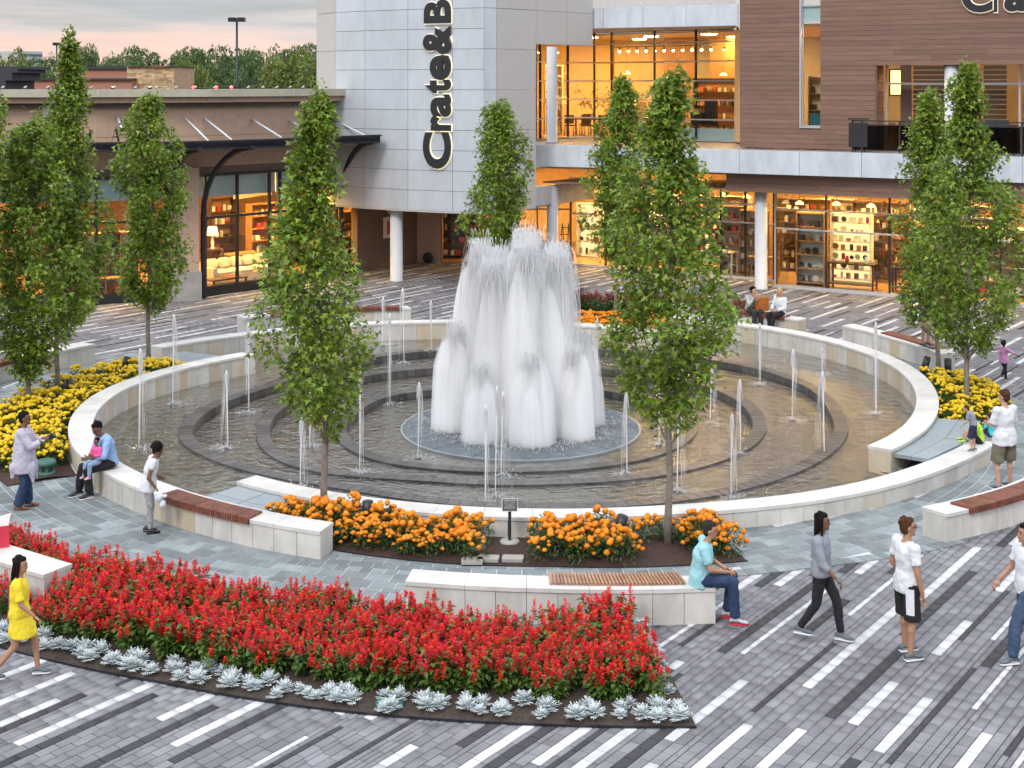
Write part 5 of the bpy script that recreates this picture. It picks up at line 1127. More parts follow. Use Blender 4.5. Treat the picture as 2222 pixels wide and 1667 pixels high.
def shelf_unit(p, rz, w, h, d, n, label, seed, mat=None, backm=None, items=True):
    e = furn('shelf_unit', p, rz, label, 'shelf'); mat = mat or mMidWood; rr = random.Random(seed)
    for s in (-1, 1): MB().box((s * w / 2, 0, h / 2), (.04, d, h)).build('upright', mat, e)
    if backm: MB().box((0, d / 2, h / 2), (w - .04, .02, h)).build('back_panel', backm, e)
    for k in range(n):
        z = .12 + (h - .16) * k / (n - 1); MB().box((0, 0, z), (w - .05, d - .02, .03)).build('shelf', mat, e)
        if not items or k == n - 1: continue
        x = -w / 2 + .12; gap = (h - .16) / (n - 1)
        while x < w / 2 - .14:
            t = rr.choice(['bowl', 'box', 'jar', 'plate', 'books']); q = rr.uniform(.07, .13); m = rr.choice([mWhiteCer, mWhiteCer, mRedCer, mMidWood, mDarkWood, mCream, mGreyF]); b = MB(); z1 = z + .016; mh = gap * .75
            wh = Matrix
            if t == 'bowl': b.lathe([(q * .5, 0), (q, min(.09, mh)), (q * .9, min(.09, mh)), (q * .4, .02)], (x, 0, z1), 12); nm = 'bowl'
            elif t == 'box': b.box((x, 0, z1 + min(.2, mh) / 2), (q * 1.7, d * .6, min(.2, mh))); nm = 'storage_box'
            elif t == 'jar': b.lathe([(q * .5, 0), (q * .6, .05), (q * .6, min(.2, mh * .7)), (q * .3, min(.26, mh * .9))], (x, 0, z1), 12); nm = 'jar'
            elif t == 'plate': b.add([(x + q * math.cos(i * .524), .05 - .02 * math.sin(i * .524), z1 + q + q * math.sin(i * .524)) for i in range(12)] + [(x + q * math.cos(i * .524), .07 - .02 * math.sin(i * .524), z1 + q + q * math.sin(i * .524)) for i in range(12)], [tuple(range(12)), tuple(range(23, 11, -1))] + [(i, (i + 1) % 12, 12 + (i + 1) % 12, 12 + i) for i in range(12)]); nm = 'plate'
            else:
                for j in range(4): b.box((x - .06 + j * .035, 0, z1 + .1), (.03, .16, .2 - .02 * (j % 2)))
                nm = 'book_row'
            o = b.build(nm, m, None); o.parent = e; x += q * 2 + rr.uniform(.03, .12)
    return e
def W2(fl, px, off, z=.03):
    q = fl.at(fl.s_(px, off), off); return Vector((q.x, q.y, z))
fr = wf.rz
# ground floor right of the corner
shelf_unit(W2(wf, 1762, 1.0), fr, 1.05, 2.7, .45, 6, 'tall shelf of plates and bowls behind the ground-floor corner glass', 1, mMidWood, mWhiteCer)
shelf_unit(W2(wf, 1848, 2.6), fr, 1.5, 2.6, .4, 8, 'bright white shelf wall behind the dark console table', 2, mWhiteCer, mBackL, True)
t = table(W2(wf, 1850, .9), fr, 1.7, .6, .95, 'dark console table with dishes behind the ground-floor glass', mDarkWood, 'console_table', True)
for i, (dx, m_) in enumerate(((-.55, mWhiteCer), (-.2, mRedCer), (.15, mWhiteCer), (.5, mWhiteCer))):
    q = W2(wf, 1850, .9) + Vector((wf.d.x * dx, wf.d.y * dx, .95)); b = MB(); b.lathe([(.06, 0), (.12, .07), (.11, .075), (.03, .02)] if i % 2 == 0 else [(.06, 0), (.08, .08), (.05, .2), (.06, .24)], n=14); tag(b.build('bowl' if i % 2 == 0 else 'vase', m_, None, True, q), ('white bowl', 'red vase', 'white serving bowl', 'slim white vase')[i] + ' on the dark console table', 'dish')
shelf_unit(W2(wf, 1905, 3.2), fr, .9, 2.5, .4, 6, 'dark shelf beside the bright shelf wall', 3, mDarkWood)
table(W2(wf, 1965, 1.0), fr, .9, .5, .9, 'small black side table behind the tree at the ground-floor glass', mBlackM, 'side_table', True)
for i, px in enumerate((2010, 2075, 2140, 2200)): shelf_unit(W2(wf, px, 1.6 + .4 * (i % 2)), fr, .95, 2.4, .42, 6, 'shelf of crockery %s' % ('next to the black side table', 'behind the maple trunk', 'right of the maple crown', 'at the far end of the ground-floor glass')[i], 10 + i, (mMidWood, mWhiteCer)[i % 2], mWarmWall)
# left of the corner
shelf_unit(W2(lg, 1640, 1.2), lg.rz, 1.2, 2.5, .4, 6, 'shelf of jars behind the round column', 21, mMidWood, mWarmWall); shelf_unit(W2(lg, 1592, 1.6), lg.rz, 1.0, 2.6, .4, 6, 'shelf of pots beside the large maple', 22, mMidWood, mWarmWall)
table(W2(lg, 1655, .5), lg.rz, 1.2, .6, .8, 'trestle table with white top behind the round column', mMidWood, 'trestle_table')
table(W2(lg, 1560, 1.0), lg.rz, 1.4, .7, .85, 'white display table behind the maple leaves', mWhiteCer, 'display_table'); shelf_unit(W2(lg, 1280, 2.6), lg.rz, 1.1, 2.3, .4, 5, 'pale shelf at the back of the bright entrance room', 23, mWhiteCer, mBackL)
sl = furn('step_ladder', W2(lg, 1226, .7), lg.rz, 'wooden step ladder leaning inside the entrance glass', 'ladder')
for s in (-1, 1): MB().tube([(s * .22, -.2, 0), (s * .14, .05, 1.6)], .02, 6).build('rail', mDarkWood, sl); MB().tube([(s * .2, .35, 0), (s * .14, .05, 1.6)], .018, 6).build('rear_leg', mDarkWood, sl)
for k in range(5): MB().box((0, -.15 + .045 * k, .3 + .28 * k), (.34, .07, .025)).build('step', mDarkWood, sl)
shelf_unit(Vector((-2.2, 57.0, .03)), .1, 1.5, 2.3, .4, 5, 'dark bookcase inside the entrance under the tower', 24, mDarkWood, mDarkWood); shelf_unit(Vector((-.3, 57.6, .03)), 0, 1.2, 2.3, .4, 5, 'honey-coloured bookcase deeper inside the entrance', 25, mMidWood, mWarmWall)
ch_ = chair(Vector((1.3, 56.3, .03)), 2.6, 'red armchair inside the entrance glass behind the plume', mRedCer, .42, .85, name='armchair', w=.65)
# upper floor dining group
u2 = FL(UG[2], UG[3]); u3 = FL(UG[3], UG[4]); u1 = FL(UG[0], UG[1])
table(Vector((3.9, 60.6, 5.13)), -.4, 2.6, 1.1, .76, 'long dining table behind the balcony glass', mDarkWood, 'dining_table')
for i, (dx, dy, rz) in enumerate(((-1.0, -.85, math.pi), (-.2, -.85, math.pi), (.6, -.85, math.pi), (-.9, .85, 0), (.2, .85, 0), (1.6, 0, -1.57))):
    c_, s_ = math.cos(-.4), math.sin(-.4); chair(Vector((3.9 + dx * c_ - dy * s_, 60.6 + dx * s_ + dy * c_, 5.13)), rz - .4, 'dark dining chair at the long table behind the balcony glass', mDarkWood, grp='dining chairs upstairs')
bx_ = furn('blossom_vase', Vector((3.7, 60.7, 5.89)), 0, 'large vase of dark branches on the upstairs dining table', 'plant'); MB().lathe([(.08, 0), (.14, .15), (.06, .32), (.07, .36)], n=14).build('vase', mWhiteCer, bx_, True)
rg2 = np.random.default_rng(50); Cc = []
stm = MB()
for k in range(9):
    a = k * .7; e_ = Vector((math.cos(a) * .8 * rg2.uniform(.4, 1), math.sin(a) * .5, rg2.uniform(.6, 1.3))); stm.tube([(0, 0, .3), e_ * .5 + Vector((0, 0, .3)), e_], .01, 4, caps=False); Cc.append(np.array(e_)[None] + rg2.normal(0, .12, (26, 3)))
stm.build('stems', mDarkWood, bx_); Cc = np.concatenate(Cc); ob('blossom', leaf_mesh('blossom', Cc, rg2.normal(0, 1, Cc.shape), rg2.uniform(.06, .12, len(Cc)), mDarkWood, rg2), bx_)
lamp(Vector((5.3, 60.2, 5.95)), 'glowing drum lamp beside the upstairs dining table', .95, .3); table(Vector((5.3, 60.2, 5.13)), 0, .6, .6, .82, 'small lamp table upstairs', mDarkWood, 'lamp_table')
lamp(Vector((6.9, 58.4, 5.95)), 'bright lamp behind the twin-topped maple upstairs', 1.0, .32); table(Vector((6.9, 58.4, 5.13)), 0, .6, .6, .82, 'low lamp table near the balcony glass', mMidWood, 'lamp_table')
table(Vector((8.1, 56.2, 5.13)), -.7, 1.7, .6, .62, 'black bench table with dark boxes upstairs', mBlackM, 'bench_table')
for i, (x, y, w, h) in enumerate(((7.85, 56.4, .6, .5), (8.35, 56.05, .5, 1.0))): MB().box((0, 0, h / 2), (w, .25, h), -.7).build('display_box', mBlackM, None, False, Vector((x, y, 5.75)))['label'] = ('low black box on the upstairs bench table', 'tall black box on the upstairs bench table')[i]
for o in bpy.data.objects:
    if o.name.startswith('display_box'): o['category'] = 'box'
shelf_unit(Vector((1.9, 61.5, 5.13)), .2, .8, 3.2, .4, 7, 'tall white shelf at the left end of the balcony glass', 31, mWhiteCer, mWarmWall)
shelf_unit(Vector((9.3, 60.5, 5.13)), -.6, 2.2, 2.6, .4, 5, 'wide brown wall shelf at the back of the upper floor', 32, mDarkWood, mWarmDark)
tr_ = furn('track_light', (0, 0, 0), 0, 'ceiling track with lit spot lamps behind the balcony glass', 'lamp'); u2p = [u2.P(u2.L * t_, 1.6, 9.1) for t_ in (0, 1)]; MB().tube(u2p, .02, 6).build('track', mBlackM, tr_)
for k in range(11):
    q = u2p[0].lerp(u2p[1], (k + .5) / 11); hd = MB().tube([q, q + Vector((0, -.05, -.18))], [.03, .055], 8).build('spot_head', mBlackM, tr_); MB().ball(q + Vector((0, -.055, -.2)), .055, None, 8, 6).build('bulb', mSpot, hd)
for k in range(3):
    q = u3.P(u3.L * (.2 + .3 * k), 1.5, 8.9); e = furn('pendant_spot', q, 0, 'single lit spot lamp near the brown cladding upstairs', 'lamp', 'upstairs single spots'); MB().tube([(0, 0, .65), (0, 0, .1)], .008, 5).build('cord', mBlackM, e); MB().lathe([(.03, .12), (.07, 0)], n=10).build('shade', mBlackM, e); MB().ball((0, 0, .0), .05, None, 8, 6).build('bulb', mSpot, e)
# slot window and terrace
shelf_unit(W2(wf, 1772, 1.6, 5.13), fr, .5, 2.6, .35, 5, 'narrow shelf of red goods behind the slot window', 33, mMidWood, mWarmWall); b = furn('teal_cabinet', W2(wf, 1775, 1.0, 5.13), fr, 'teal cabinet at the foot of the slot window', 'cabinet'); MB().box((0, 0, .65), (.45, .45, 1.1)).build('body', mTealF, b); MB().box((0, 0, 1.21), (.5, .5, .03)).build('top', mTealF, b)
for sx in (-1, 1):
    for sy in (-1, 1): MB().box((sx * .18, sy * .18, .05), (.04, .04, .1)).build('foot', mDarkWood, b)
pf = furn('framed_picture', (0, 0, 0), 0, 'glowing yellow framed picture behind the terrace glass', 'picture'); s0 = wf.s_(1950, 2.2); wf.bx(MB(), s0 - .35, s0 + .35, 7.0, 8.0, 2.2, .04).build('frame', mDarkWood, pf); wf.bx(MB(), s0 - .29, s0 + .29, 7.06, 7.94, 2.19, .01).build('glowing_canvas', mLampS, pf)  # picture surface glows by itself, using the lamp shade emission
wf.bx(MB(), wf.s_(1954, 1.9), wf.s_(1978, 1.9), 5.13, 8.15, 1.9, .1).build('partition_or_shade', mTaupeD, store)
chair(W2(wf, 1943, 1.6, 5.13), fr + 2.6, 'brown chair behind the terrace glass', mMidWood)
for i, px in enumerate((2150, 2178)): chair(W2(wf, px, -.35, 5.06), fr + math.pi * .95, 'charcoal bar stool on the balcony behind the railing', mGreyF, .75, 1.15, 'bar stools on the balcony', 'bar_stool', .5)
table(W2(wf, 2164, .2, 5.06), fr, 1.2, .6, 1.0, 'high bar table on the balcony', mBlackM, 'bar_table')
# furniture shop
sf = furn('sofa', f1.P(f1.s_(520, 1.9), 1.9, .03), f1.rz, 'cream sectional sofa with loose cushions in the shop window', 'sofa'); MB().box((0, 0, .25), (3.0, .95, .3)).build('base', mCream, sf); MB().box((0, .42, .58), (3.0, .22, .5)).build('backrest', mCream, sf)
for s in (-1, 1): MB().box((s * 1.42, 0, .42), (.2, .95, .5)).build('armrest', mCream, sf)
def pillow(c, r, tilt=0.0):
    b = MB(); b.ball((0, 0, 0), (1, 1, 1), None, 18, 12); f = lambda v: math.copysign(abs(v) ** .5, v); b.v = [tuple(Vector(c) + Matrix.Rotation(tilt, 3, 'X') @ Vector((f(x) * r[0], f(y) * r[1], f(z) * r[2]))) for x, y, z in b.v]; return b
for k in range(3): pillow((-.93 + k * .93, -.05, .46), (.44, .42, .09)).build('seat_cushion', mCream, sf, True)
for k in range(5): pillow((-1.1 + k * .55, .24, .74), (.25, .09, .2), -.25).build('cushion', mCream, sf, True)
for sx in (-1, 1): MB().box((sx * 1.3, -.3, .05), (.08, .08, .1)).build('foot', mDarkWood, sf)
sf2 = table(f1.P(f1.s_(490, .75), .75, .03), f1.rz, 1.5, .6, .42, 'dark glass-topped coffee table before the cream sofa', mDarkWood, 'coffee_table', True)
b = MB()
for k in range(14): b.ball((random.uniform(-.28, .28), random.uniform(-.12, .12), .05), (.06, .05, .05), None, 7, 5)
b.lathe([(.3, 0), (.34, .03), (.3, .035)], n=16); q = f1.P(f1.s_(500, .75), .75, .45); tag(b.build('fruit_tray', mMidWood, None, True, q), 'tray of dried fruit on the coffee table in the shop window', 'tray')
lamp(f1.P(f1.s_(461, 4.2), 4.2, 1.05), 'white-shaded table lamp at the left of the shop window', .85, .22); table(f1.P(f1.s_(461, 4.2), 4.2, .03), f1.rz, .8, .5, 1.0, 'dark dresser under the white-shaded lamp', mDarkWood, 'dresser')
lamp(f1.P(f1.s_(546, 5.0), 5.0, 1.35), 'lamp with glowing shade deep in the furniture shop', .8, .22); shelf_unit(f1.P(f1.s_(546, 5.1), 5.1, .03), f1.rz, .9, 1.3, .4, 4, 'low shelf under the glowing lamp in the shop', 41, mDarkWood)
chair(f1.P(f1.s_(497, 3.4), 3.4, .03), f1.rz + .9, 'dark desk chair in the middle of the furniture shop', mGreyF, .48, 1.0, w=.55); table(f1.P(f1.s_(520, 4.0), 4.0, .03), f1.rz, 1.5, .7, .76, 'brown desk beside the dark desk chair', mMidWood, 'desk')
shelf_unit(f1.P(f1.s_(575, 4.5), 4.5, .03), f1.rz, 1.6, 2.6, .4, 6, 'tall shelf of glassware at the right of the shop window', 42, mMidWood, mWarmDark); shelf_unit(f1.P(f1.s_(480, 6.0), 6.0, .03), f1.rz, 1.2, 2.8, .4, 6, 'dark wall shelf at the back of the furniture shop', 43, mDarkWood, mWarmDark)
b = furn('curved_soffit', (0, 0, 0), 0, 'curved pale hanging soffit inside the furniture shop', 'ceiling panel'); pts = [f1.P(f1.s_(px, 5.5 + .8 * math.sin((px - 520) / 70 * 1.6)), 5.5 + .8 * math.sin((px - 520) / 70 * 1.6), 0) for px in (518, 535, 552, 570, 590)]
for i in range(4): MB().seg(pts[i], pts[i + 1], 2.75, 2.95, .25).build('soffit_segment', mCeil, b); 
for i in range(4): MB().tube([(pts[i].x, pts[i].y + .1, 2.95), (pts[i].x, pts[i].y + .1, 4.3)], .01, 4).build('hanger', mBlackM, b)
for i, (fl, px) in enumerate(((f3, 225), (f3, 262), (f4, 150), (f2, 700), (f2, 752))):
    shelf_unit(fl.P(fl.s_(px, 2.0), 2.0, .03), fl.rz, 1.1, 2.2, .4, 5, ('shelf behind the second maple in the shop window', 'shelf beside the shop pier', 'shelf at the dim end of the shop window', 'shelf behind the marigold maple in the shop', 'shelf by the end of the shop near the tower')[i], 50 + i, mMidWood, mWarmWall)
table(f3.P(f3.s_(245, .9), .9, .03), f3.rz, 1.6, .7, .75, 'honey-coloured table low in the shop window behind the maples', mMidWood, 'display_table')

# a second, deeper row of stocked shelves and some hanging lamps
_wh = ('near the corner glass', 'past the plate shelf', 'behind the dark console table', 'left of the dark shelf', 'behind the black side table', 'behind the maple stems', 'beyond the maple crown', 'towards the far end')
for i, px in enumerate((1712, 1775, 1825, 1885, 1945, 2010, 2080, 2150)):
    shelf_unit(W2(wf, px, 4.2 + .5 * (i % 3)), fr, 1.15, 2.9, .4, 7, 'deep-set stocked shelf inside the store, %s' % _wh[i], 70 + i, (mDarkWood, mMidWood, mWhiteCer)[i % 3], (mWarmDark, mMidWood, mWarmWall)[i % 3])
for i, px in enumerate((1330, 1385, 1440, 1495, 1545, 1600)):
    shelf_unit(W2(lg, px, 3.4 + .6 * (i % 2)), lg.rz, 1.15, 2.8, .4, 7, 'stocked shelf behind the long ground-floor glass, %s' % ('beside the step ladder room', 'behind the dark maple', 'between the two maples', 'behind the largest maple', 'past the largest maple', 'near the round column')[i], 90 + i, (mMidWood, mDarkWood, mWhiteCer)[i % 3], (mWarmWall, mWarmDark, mMidWood)[i % 3])
for i, (fl, px, off, z) in enumerate(((wf, 1735, 2.0, 2.9), (wf, 1815, 1.8, 2.95), (wf, 1890, 2.2, 2.9), (wf, 1990, 1.9, 2.9), (lg, 1620, 2.2, 2.9), (lg, 1570, 2.4, 2.9), (lg, 1300, 1.8, 2.9), (u2, 1360, 2.4, 7.9), (u2, 1450, 2.6, 7.7), (u3, 1570, 2.2, 7.8))):
    q = fl.P(fl.s_(px, off), off, z); e = furn('pendant_lamp', q, 0, 'small glowing pendant lamp hanging behind the %s glass' % ('balcony' if z > 5 else 'ground-floor'), 'lamp', 'pendant lamps behind the glass'); MB().tube([(0, 0, .12), (0, 0, .9)], .008, 5).build('cord', mBlackM, e); MB().lathe([(.17, 0), (.14, .07), (.04, .14)], n=14).build('lamp_shade', mLampS, e, True)
# ------------------------------------------------------------------ people: posed joints -> one remeshed body, clothes and hair as children
JOBS = []
FOLD = bpy.data.textures.new('folds', 'CLOUDS'); FOLD.noise_scale = .10; FOLD.noise_depth = 2
def job(mb, vox, name, mats, parent, extra=None, sm=4):
    me = mb.mesh('tmp', []); o = ob('tmp', me); m = o.modifiers.new('r', 'REMESH'); m.mode = 'VOXEL'; m.voxel_size = vox
    s = o.modifiers.new('s', 'SMOOTH'); s.iterations = sm; s.factor = .5
    if name not in ('body', 'hair'):
        dm = o.modifiers.new('d', 'DISPLACE'); dm.texture = FOLD; dm.texture_coords = 'GLOBAL'; dm.strength = .03; dm.mid_level = .28
    JOBS.append((o, name, mats, parent, extra))
def flush_jobs():
    dg = bpy.context.evaluated_depsgraph_get()
    for o, name, mats, parent, extra in JOBS:
        me = bpy.data.meshes.new_from_object(o.evaluated_get(dg)); me.materials.clear()
        if extra and extra.v:
            n = len(me.vertices); co = np.empty(n * 3, np.float32); me.vertices.foreach_get('co', co); lv = np.empty(len(me.loops), np.int32); me.loops.foreach_get('vertex_index', lv); fs = np.empty(len(me.polygons), np.int32); me.polygons.foreach_get('loop_total', fs)
            V = np.concatenate([co.reshape(-1, 3), np.array([tuple(v) for v in extra.v], np.float32)]); LV = np.concatenate([lv, np.array([i + n for f in extra.f for i in f], np.int32)]); FS = np.concatenate([fs, np.array([len(f) for f in extra.f], np.int32)]); MI = np.concatenate([np.zeros(len(fs), int), np.array(extra.m, int)])
            me = npmesh(name, V, LV, FS, mats, MI, True)
        else:
            for m in (mats if isinstance(mats, (list, tuple)) else [mats]): me.materials.append(m)
            me.polygons.foreach_set('use_smooth', [True] * len(me.polygons))
        me.name = name; ob(name, me, parent); bpy.data.objects.remove(o)
    JOBS.clear()
def skin(n, c): return M('skin_' + n, c, .55, .06, 10)
SK = {'light': skin('light', (.50, .29, .20)), 'tan': skin('tan', (.40, .21, .13)), 'brown': skin('brown', (.17, .085, .05)), 'deep': skin('deep', (.13, .06, .037))}
def cloth(n, c, var=.1, sc=9, **k): return M('cloth_' + n, c, .85, var, sc, .9, 13, stretch=(1, 1, .55), **k)
CL = {'lilac': cloth('lilac', (.46, .43, .52)), 'denim': cloth('denim', (.02, .04, .10), .3), 'denim2': cloth('denim_mid', (.045, .075, .14), .3), 'black': cloth('black', (.012, .012, .015)), 'charcoal': cloth('charcoal', (.03, .03, .036)), 'blue': cloth('sky_blue', (.27, .42, .68)), 'pink': cloth('pink', (.72, .10, .32)), 'ltden': cloth('pale_denim', (.22, .34, .50)), 'white': cloth('white', (.66, .675, .71), .03), 'greypat': cloth('grey_pattern', (.32, .31, .33), .45, 40), 'aqua': cloth('aqua', (.30, .58, .63)), 'greyshirt': cloth('grey', (.25, .27, .31)), 'lime': cloth('lime', (.42, .72, .05)), 'turq': cloth('turquoise', (.05, .55, .62)), 'khaki': cloth('khaki', (.15, .13, .09)), 'navy': cloth('navy', (.02, .025, .06)), 'yellow': cloth('yellow', (.80, .62, .03)), 'blazer': cloth('blazer_grey', (.40, .42, .42)), 'lav': cloth('lavender', (.42, .38, .50)), 'pinkl': cloth('light_pink', (.62, .28, .52))}
HA = {'dark': M('hair_dark', (.008, .005, .005), .75, .4, 40, .6, 60, spec=.15), 'brown': M('hair_brown', (.075, .03, .015), .75, .4, 40, .6, 60, spec=.15), 'blonde': M('hair_blonde', (.55, .38, .17), .7, .25, 40, .6, 60), 'grey': M('hair_greying', (.03, .026, .026), .75, .5, 50, .6, 60, spec=.15)}
mEye = M('eye_dark', (.01, .008, .008), .2); mLip = M('lips', (.25, .07, .06), .5); mSole = M('shoe_sole', (.7, .7, .72), .6, .05); mShoeG = M('shoe_grey', (.10, .12, .14), .6, .3, 15); mShoeK = M('shoe_black', (.015, .015, .017), .5); mShoeR = M('shoe_silver', (.45, .46, .50), .5, .2, 20); mSoleR = M('sole_red', (.55, .03, .06), .6); mSandal = M('sandal', (.18, .08, .04), .6); mShoeP = M('shoe_pink', (.75, .35, .48), .6); mShoeL = M('shoe_lime', (.35, .7, .05), .6)
STAND = dict(pelvis=(0, 0, .96), chest=(0, .0, 1.26), neck=(0, -.01, 1.47), head=(0, .02, 1.625), hipL=(-.09, 0, .93), hipR=(.09, 0, .93), knL=(-.1, .03, .5), knR=(.1, .03, .5), anL=(-.11, -.02, .085), anR=(.11, -.02, .085), shL=(-.185, -.01, 1.41), shR=(.185, -.01, 1.41), elL=(-.24, -.03, 1.12), elR=(.24, -.03, 1.12), wrL=(-.25, .06, .87), wrR=(.25, .06, .87), hd=(0, 0))
def SIT(seat, **k):
    q = dict(pelvis=(0, 0, seat + .10), chest=(0, .03, seat + .40), neck=(0, .06, seat + .60), head=(0, .10, seat + .755), hipL=(-.09, .02, seat + .09), hipR=(.09, .02, seat + .09), knL=(-.11, .45, seat + .08), knR=(.11, .45, seat + .08), anL=(-.12, .46, .085), anR=(.12, .46, .085), shL=(-.185, .05, seat + .55), shR=(.185, .05, seat + .55), elL=(-.23, .10, seat + .27), elR=(.23, .10, seat + .27), wrL=(-.12, .34, seat + .2), wrR=(.12, .34, seat + .2), hd=(0, 0)); q.update(k); return q
def hand(ex, w, el, s, sk=0, grip=.5, side=1):
    """palm and five curled fingers continuing the forearm el->w"""
    w = Vector(w); d = (w - Vector(el)).normalized(); r = d.cross(Vector((0, 1, 0)) if abs(d.y) < .8 else Vector((1, 0, 0))); r.normalize(); n = r.cross(d)
    pc = w + d * .05 * s; Mx = Matrix((r, d, n)).transposed()
    ex.ball(pc, (.040 * s, .052 * s, .017 * s), Mx, 10, 7, sk)
    for i, l in enumerate((.068, .078, .073, .056)):
        b = pc + d * .045 * s + r * (-.028 + .0185 * i) * s; k = b + (d * math.cos(grip) - n * math.sin(grip)) * l * .5 * s; t = k + (d * math.cos(grip * 2.2) - n * math.sin(grip * 2.2)) * l * .5 * s
        ex.tube([b, k, t], [.0095 * s, .0088 * s, .006 * s], 6, sk)
    b = pc - d * .02 * s - r * .034 * s * side; k = b + (d * .55 - r * .6 * side - n * .3).normalized() * .035 * s; t = k + (d * .85 - r * .1 * side - n * .4).normalized() * .032 * s
    ex.tube([b, k, t], [.011 * s, .0098 * s, .007 * s], 6, sk)
def person(loc, rz, h, pose, label, skn, top, bottom, hair, shoe, sole=None, vox=.015, sleeve=.55, hem=-.06, legs='long', hairstyle='short', flare=0.0, topname='shirt', botname='trousers', wide=1.0, extra=None, open_front=False, glasses=False):
    s = h / 1.75; J = {k: (Vector(v) * s if len(v) == 3 else v) for k, v in pose.items()}
    e = empty('person', loc, rz, label, 'person'); sk = SK[skn]; B = MB(); ex = MB(); X = Vector((1, 0, 0))
    pv, ch, nk, hd = J['pelvis'], J['chest'], J['neck'], J['head']; wd_ = s * wide
    ax = (J['shR'] - J['shL']); ax.z *= .5; ax.normalize(); fw = Vector((0, 0, 1)).cross(ax); fw.normalize(); fw2 = fw
    def ring(c, rx, ry, u=ax, w=fw): return (c, rx, ry, u, w)
    up = (ch - pv).normalized(); up2 = (nk - ch).normalized(); fwp = up.cross(X); fwp = -fwp if fwp.y < 0 else fwp; fwp.normalize(); fwc = up2.cross(ax); fwc = -fwc if fwc.dot(fw) < 0 else fwc; fwc.normalize()
    def torso(b, g, z0=-.08, top_=True, fl=0.0):
        R_ = [ring(pv + up * z0 * s, (.15 + g + fl) * wd_, (.105 + g + fl) * wd_, X, fwp), ring(pv + up * .02 * s, (.158 + g + fl * .6) * wd_, (.112 + g + fl * .5) * wd_, X, fwp), ring(pv.lerp(ch, .5), (.137 + g) * wd_, (.097 + g) * wd_, (X + ax) / 2, fwp), ring(ch, (.16 + g) * wd_, (.108 + g) * wd_, ax, fwc), ring(ch.lerp(nk, .45), (.165 + g) * s, (.098 + g) * s, ax, fwc), ring(ch.lerp(nk, .74), (.14 + g * .7) * s, (.075 + g * .7) * s, ax, fwc)]
        if top_: R_.append(ring(ch.lerp(nk, .93), .07 * s, .062 * s, ax, fwc))
        b.loft(R_, 16)
    torso(B, 0); B.cap(nk - up2 * .04 * s, hd - Vector((0, 0, .05)) * s, .055 * s, .05 * s)
    yaw, pit = J['hd']; Rh = Matrix.Rotation(yaw, 3, 'Z') @ Matrix.Rotation(pit, 3, 'X')
    def hp(x, y, z): return hd + Rh @ Vector((x, y, z)) * s
    B.ball(hd + Rh @ Vector((0, -.01, .02)) * s, Vector((.076, .095, .105)) * s, Rh, 14, 10); B.ball(hp(0, .022, -.045), Vector((.058, .066, .075)) * s, Rh, 12, 8); B.cap(hp(0, .082, .012), hp(0, .104, -.022), .010 * s, .014 * s, 6); B.ball(hp(0, .075, -.098), Vector((.024, .02, .02)) * s, Rh, 8, 6)
    for q in (-1, 1): B.ball(hp(q * .078, -.012, -.005), Vector((.012, .02, .032)) * s, Rh, 8, 6)
    for q in (-1, 1): ex.ball(hp(q * .031, .082, .012), Vector((.013, .007, .007)) * s, Rh, 8, 5, 1); ex.cap(hp(q * .018, .09, .034), hp(q * .046, .081, .034), .004 * s, .003 * s, 5, 3)
    ex.ball(hp(0, .088, -.055), Vector((.023, .007, .007)) * s, Rh, 8, 5, 2)
    for q in 'LR':
        sh, el, wr, hi, kn, an = J['sh' + q], J['el' + q], J['wr' + q], J['hip' + q], J['kn' + q], J['an' + q]
        B.cap(sh, el, .052 * s, .041 * s); B.cap(el, wr, .041 * s, .028 * s); B.cap(hi, kn, .083 * wd_, .056 * s); B.cap(kn, an, .055 * s, .036 * s); B.cap(kn + (an - kn) * .28 - Vector((0, .012, 0)) * s, kn + (an - kn) * .5, .052 * s, .04 * s)
        hand(ex, wr, el, s, 0, .5, 1 if q == 'R' else -1)
    job(B, vox, 'body', [sk, mEye, mLip, HA[hair]], e, ex)
    T = MB(); torso(T, .018, hem, False, flare)
    T.loft([ring(ch.lerp(nk, .6), .15 * s, .085 * s, ax, fwc), ring(ch.lerp(nk, .88), .085 * s, .075 * s, ax, fwc)], 14)
    for q in 'LR':
        sh, el, wr = J['sh' + q], J['el' + q], J['wr' + q]
        if sleeve <= 1: T.cap(sh, sh.lerp(el, .3), .069 * s, .064 * s); T.tube([sh.lerp(el, .08), sh.lerp(el, sleeve)], [.059 * s, .064 * s], 12); T.cap(nk - up2 * .07 * s, sh, .058 * s, .062 * s)
        else: T.cap(sh, el, .068 * s, .055 * s); T.cap(nk - up2 * .07 * s, sh, .058 * s, .062 * s); T.tube([el, el.lerp(wr, sleeve - 1)], [.052 * s, .044 * s], 12)
    job(T, vox, topname, top, e, None, 7)
    Q = MB(); rr = dict(long=(.094, .074, .066), flare=(.094, .074, .085), slim=(.089, .062, .046), shorts=(.10, .10, 0), brief=(.1, .1, 0), skirt=(.1, .1, 0))[legs]
    Q.loft([ring(pv + up * .09 * s, .15 * wd_, .108 * wd_, X, fwp), ring(pv + up * .02 * s, .17 * wd_, .125 * wd_, X, fwp), ring(pv - up * .07 * s, .165 * wd_, .12 * wd_, X, fwp)], 16)
